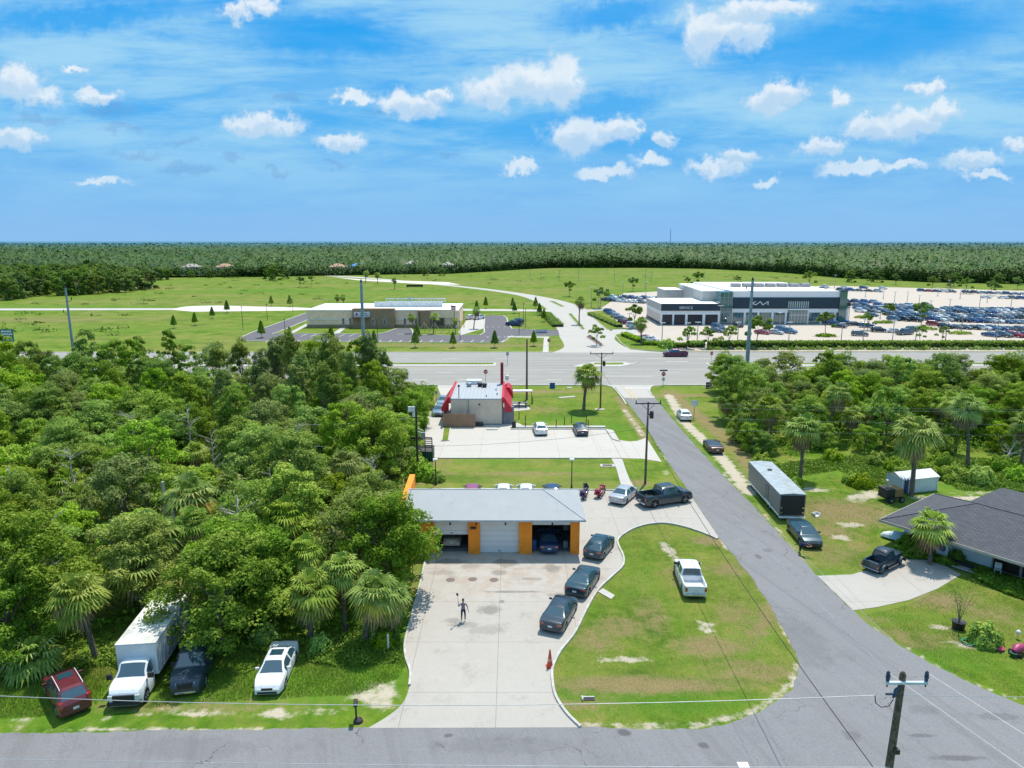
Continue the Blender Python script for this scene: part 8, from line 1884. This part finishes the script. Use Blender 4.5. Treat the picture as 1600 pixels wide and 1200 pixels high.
def person(name,loc,rz,label,J,zonef,mat,hairc,hand_dirs):
    e=empty(name,loc,rz,label,'person')
    names=list(J); vs=[J[n][0] for n in names]; rr=[J[n][1] for n in names]; ix={n:i for i,n in enumerate(names)}
    E=[('pelvis','waist'),('waist','chest'),('chest','neck0'),('neck0','neck'),('neck','head0'),('head0','head1'),('head1','head2'),('chest','shL'),('shL','elL'),('elL','wrL'),('wrL','haL'),('chest','shR'),('shR','elR'),('elR','wrR'),('wrR','haR'),('pelvis','hiL'),('hiL','knL'),('knL','anL'),('anL','toL'),('pelvis','hiR'),('hiR','knR'),('knR','anR'),('anR','toR')]
    edges=[(ix[a],ix[b]) for a,b in E]
    # fingers and thumb, rooted in the palm
    for s in 'LR':
        hpos=Vector(J['ha'+s][0]); w=Vector(J['wr'+s][0]); d=(hpos-w).normalized(); sd_=Vector(hand_dirs[s]).normalized(); nrm=d.cross(sd_).normalized()
        for k,(off,L) in enumerate(((-.030,.072),(-.010,.082),(.010,.078),(.030,.060))):
            a=hpos+sd_*off+d*.03; b=a+d*L*.5+nrm*.012; c=b+d*L*.35+nrm*.03
            i0=len(vs); vs+= [tuple(a),tuple(b),tuple(c)]; rr+=[.011,.010,.008]; edges+=[(ix['ha'+s],i0),(i0,i0+1),(i0+1,i0+2)]
        a=hpos-sd_*.045; b=a-sd_*.02+d*.035+nrm*.02; i0=len(vs); vs+=[tuple(a),tuple(b)]; rr+=[.013,.010]; edges+=[(ix['ha'+s],i0),(i0,i0+1)]
    b=skin('body',vs,edges,rr,mat,e)
    me=b.data; val=[zonef(Vector(p.center)) for p in me.polygons]; a=me.attributes.new('zone','FLOAT','FACE'); a.data.foreach_set('value',val)
    hc=Vector(J['head1'][0]); hm=plain(name+'hair'+str(hairc),hairc,.8)
    f=Vector(J['face'][0]) if 'face' in J else Vector((0,-1,0))
    return e,b,hc
# person A: standing in the driveway, arm raised holding a pole brush; faces the viewer (-Y)
JA={'pelvis':((0,0,.93),(.145,.105)),'waist':((0,0,1.08),(.135,.10)),'chest':((0,0,1.30),(.165,.115)),'neck0':((0,0,1.45),(.085,.075)),'neck':((0,-.01,1.51),.05),'head0':((0,-.015,1.60),(.075,.085)),'head1':((0,-.01,1.68),(.08,.098)),'head2':((0,0,1.76),(.06,.07)),
 'shL':((.19,0,1.40),.062),'elL':((.30,.03,1.14),.043),'wrL':((.36,-.10,.90),.028),'haL':((.375,-.13,.85),(.035,.022)),
 'shR':((-.19,0,1.40),.062),'elR':((-.34,-.05,1.22),.043),'wrR':((-.36,-.10,1.48),.028),'haR':((-.36,-.11,1.55),(.035,.022)),
 'hiL':((.10,0,.88),.09),'knL':((.13,-.02,.49),.062),'anL':((.13,.02,.09),.042),'toL':((.15,-.12,.045),.04),
 'hiR':((-.10,0,.88),.09),'knR':((-.12,-.02,.49),.062),'anR':((-.12,.02,.09),.042),'toR':((-.14,-.12,.045),.04)}
def zA(p):
    if p.z<.12: return .8
    if p.z<.98 and abs(p.x)<.24: return .55
    if p.z>1.47 and abs(p.x)<.13: return .05
    if abs(p.x)>.26 and (p.z<1.12 or p.x<0): return .05
    return .3
q=G(724,971); MA=bodymat('person_a_cloth',0,(.20,.17,.20),(.02,.025,.06),(.30,.16,.11),(.75,.75,.75))
e,b,hc=person('person',(q.x,q.y,.024),R(8),'person in grey T-shirt and dark jeans standing in the driveway holding up a brush',JA,zA,MA,(.05,.03,.02),{'L':(0,-1,0),'R':(0,-1,0)})
def face(e,c,fwd=Vector((0,-1,0)),r=1.0,hairc=(.05,.03,.02),matn='hair_dark'):
    m=MB(); m.lathe([(.06,-.02),(.083,.02),(.088,.06),(.07,.10),(.03,.118)],tuple(c+Vector((0,.018,.0))),14,sy=1.12); m.build('hair',plain(matn,hairc,.85),e,smooth=60)
    ms=plain('skin_detail',(.28,.14,.10),.6); MB().path([tuple(c+Vector((0,-.095,.01))),tuple(c+Vector((0,-.125,-.02))),tuple(c+Vector((0,-.10,-.03)))],[.008,.014,.01],6).build('nose',ms,e,smooth=60)
    for s in (1,-1):
        MB().lathe([(.002,-.01),(.012,-.004),(.012,.004),(.002,.01)],tuple(c+Vector((s*.032,-.098,.01))),8).build('eye',M_black,e); MB().path([tuple(c+Vector((s*.088,.0,.02))),tuple(c+Vector((s*.10,.01,0))),tuple(c+Vector((s*.088,.0,-.03)))],[.008,.014,.008],6).build('ear',ms,e,smooth=60)
    MB().tube(tuple(c+Vector((-.022,-.098,-.055))),tuple(c+Vector((.022,-.098,-.055))),.006).build('mouth',plain('lip',(.25,.06,.05),.6),e)
face(e,hc)
# the long brush in the raised hand
px_,py_=q.x,q.y
rot=Matrix.Rotation(R(8),3,'Z'); hp=rot@Vector((-.36,-.15,1.55)); be=empty('long_brush',(px_+hp.x,py_+hp.y,hp.z+.024),R(8),'long-handled dark brush held upright by the person in the driveway','brush')
MB().tube((0,0,-.25),(-.03,.02,.62),.016).build('handle',M_steel,be); MB().path([(-.03,.02,.6),(-.06,.0,.70),(-.10,-.02,.80)],[.05,.09,.05],8).build('brush_head',M_black,be,smooth=50)
# person B: bending over the fender of the dark car
c_=G(1252,866); 
JB={'pelvis':((0,0,.90),(.14,.11)),'waist':((0,-.12,.99),(.13,.10)),'chest':((0,-.38,1.10),(.16,.12)),'neck0':((0,-.52,1.15),(.08,.075)),'neck':((0,-.57,1.16),.05),'head0':((0,-.63,1.17),(.075,.08)),'head1':((0,-.70,1.16),(.08,.095)),'head2':((0,-.77,1.14),(.06,.07)),
 'shL':((.19,-.42,1.10),.06),'elL':((.26,-.62,.95),.042),'wrL':((.16,-.82,1.0),.028),'haL':((.13,-.88,1.01),(.035,.022)),'shR':((-.19,-.42,1.10),.06),'elR':((-.27,-.62,.95),.042),'wrR':((-.16,-.82,.98),.028),'haR':((-.13,-.88,.99),(.035,.022)),
 'hiL':((.10,.0,.86),.09),'knL':((.13,-.04,.48),.062),'anL':((.13,.03,.09),.042),'toL':((.14,-.11,.045),.04),'hiR':((-.10,0,.86),.09),'knR':((-.12,.0,.48),.062),'anR':((-.12,.08,.09),.042),'toR':((-.13,-.06,.045),.04)}
def zB(p):
    if p.z<.12: return .8
    if p.z<.90 and p.y>-.2: return .55
    if p.y<-.55: return .05
    return .3
MBm=bodymat('person_b_cloth',0,(.02,.02,.09),(.02,.03,.04),(.42,.22,.17),(.05,.05,.05))
e,b,hc=person('person',(c_.x-.15,c_.y,.0),R(58),'person in dark blue bending over the wing of the dark saloon on the grass',JB,zB,MBm,(.1,.05,.03),{'L':(1,0,0),'R':(-1,0,0)})
m=MB(); m.lathe([(.06,-.03),(.088,.01),(.09,.05),(.06,.09),(.02,.10)],tuple(hc+Vector((0,.02,.01))),14); m.build('hair',plain('hair_brown',(.08,.045,.03),.85),e,smooth=60)
# big objects never end up unlabelled: texts become plain meshes
for o in list(sc.objects):
    if o.type=='FONT':
        dg=bpy.context.evaluated_depsgraph_get(); me=bpy.data.meshes.new_from_object(o.evaluated_get(dg)); n=bpy.data.objects.new(o.name,me); mats=list(o.data.materials); col.objects.link(n); n.parent=o.parent; n.location=o.location; n.rotation_euler=o.rotation_euler
        if not me.materials: me.materials.append(mats[0])
        bpy.data.objects.remove(o)
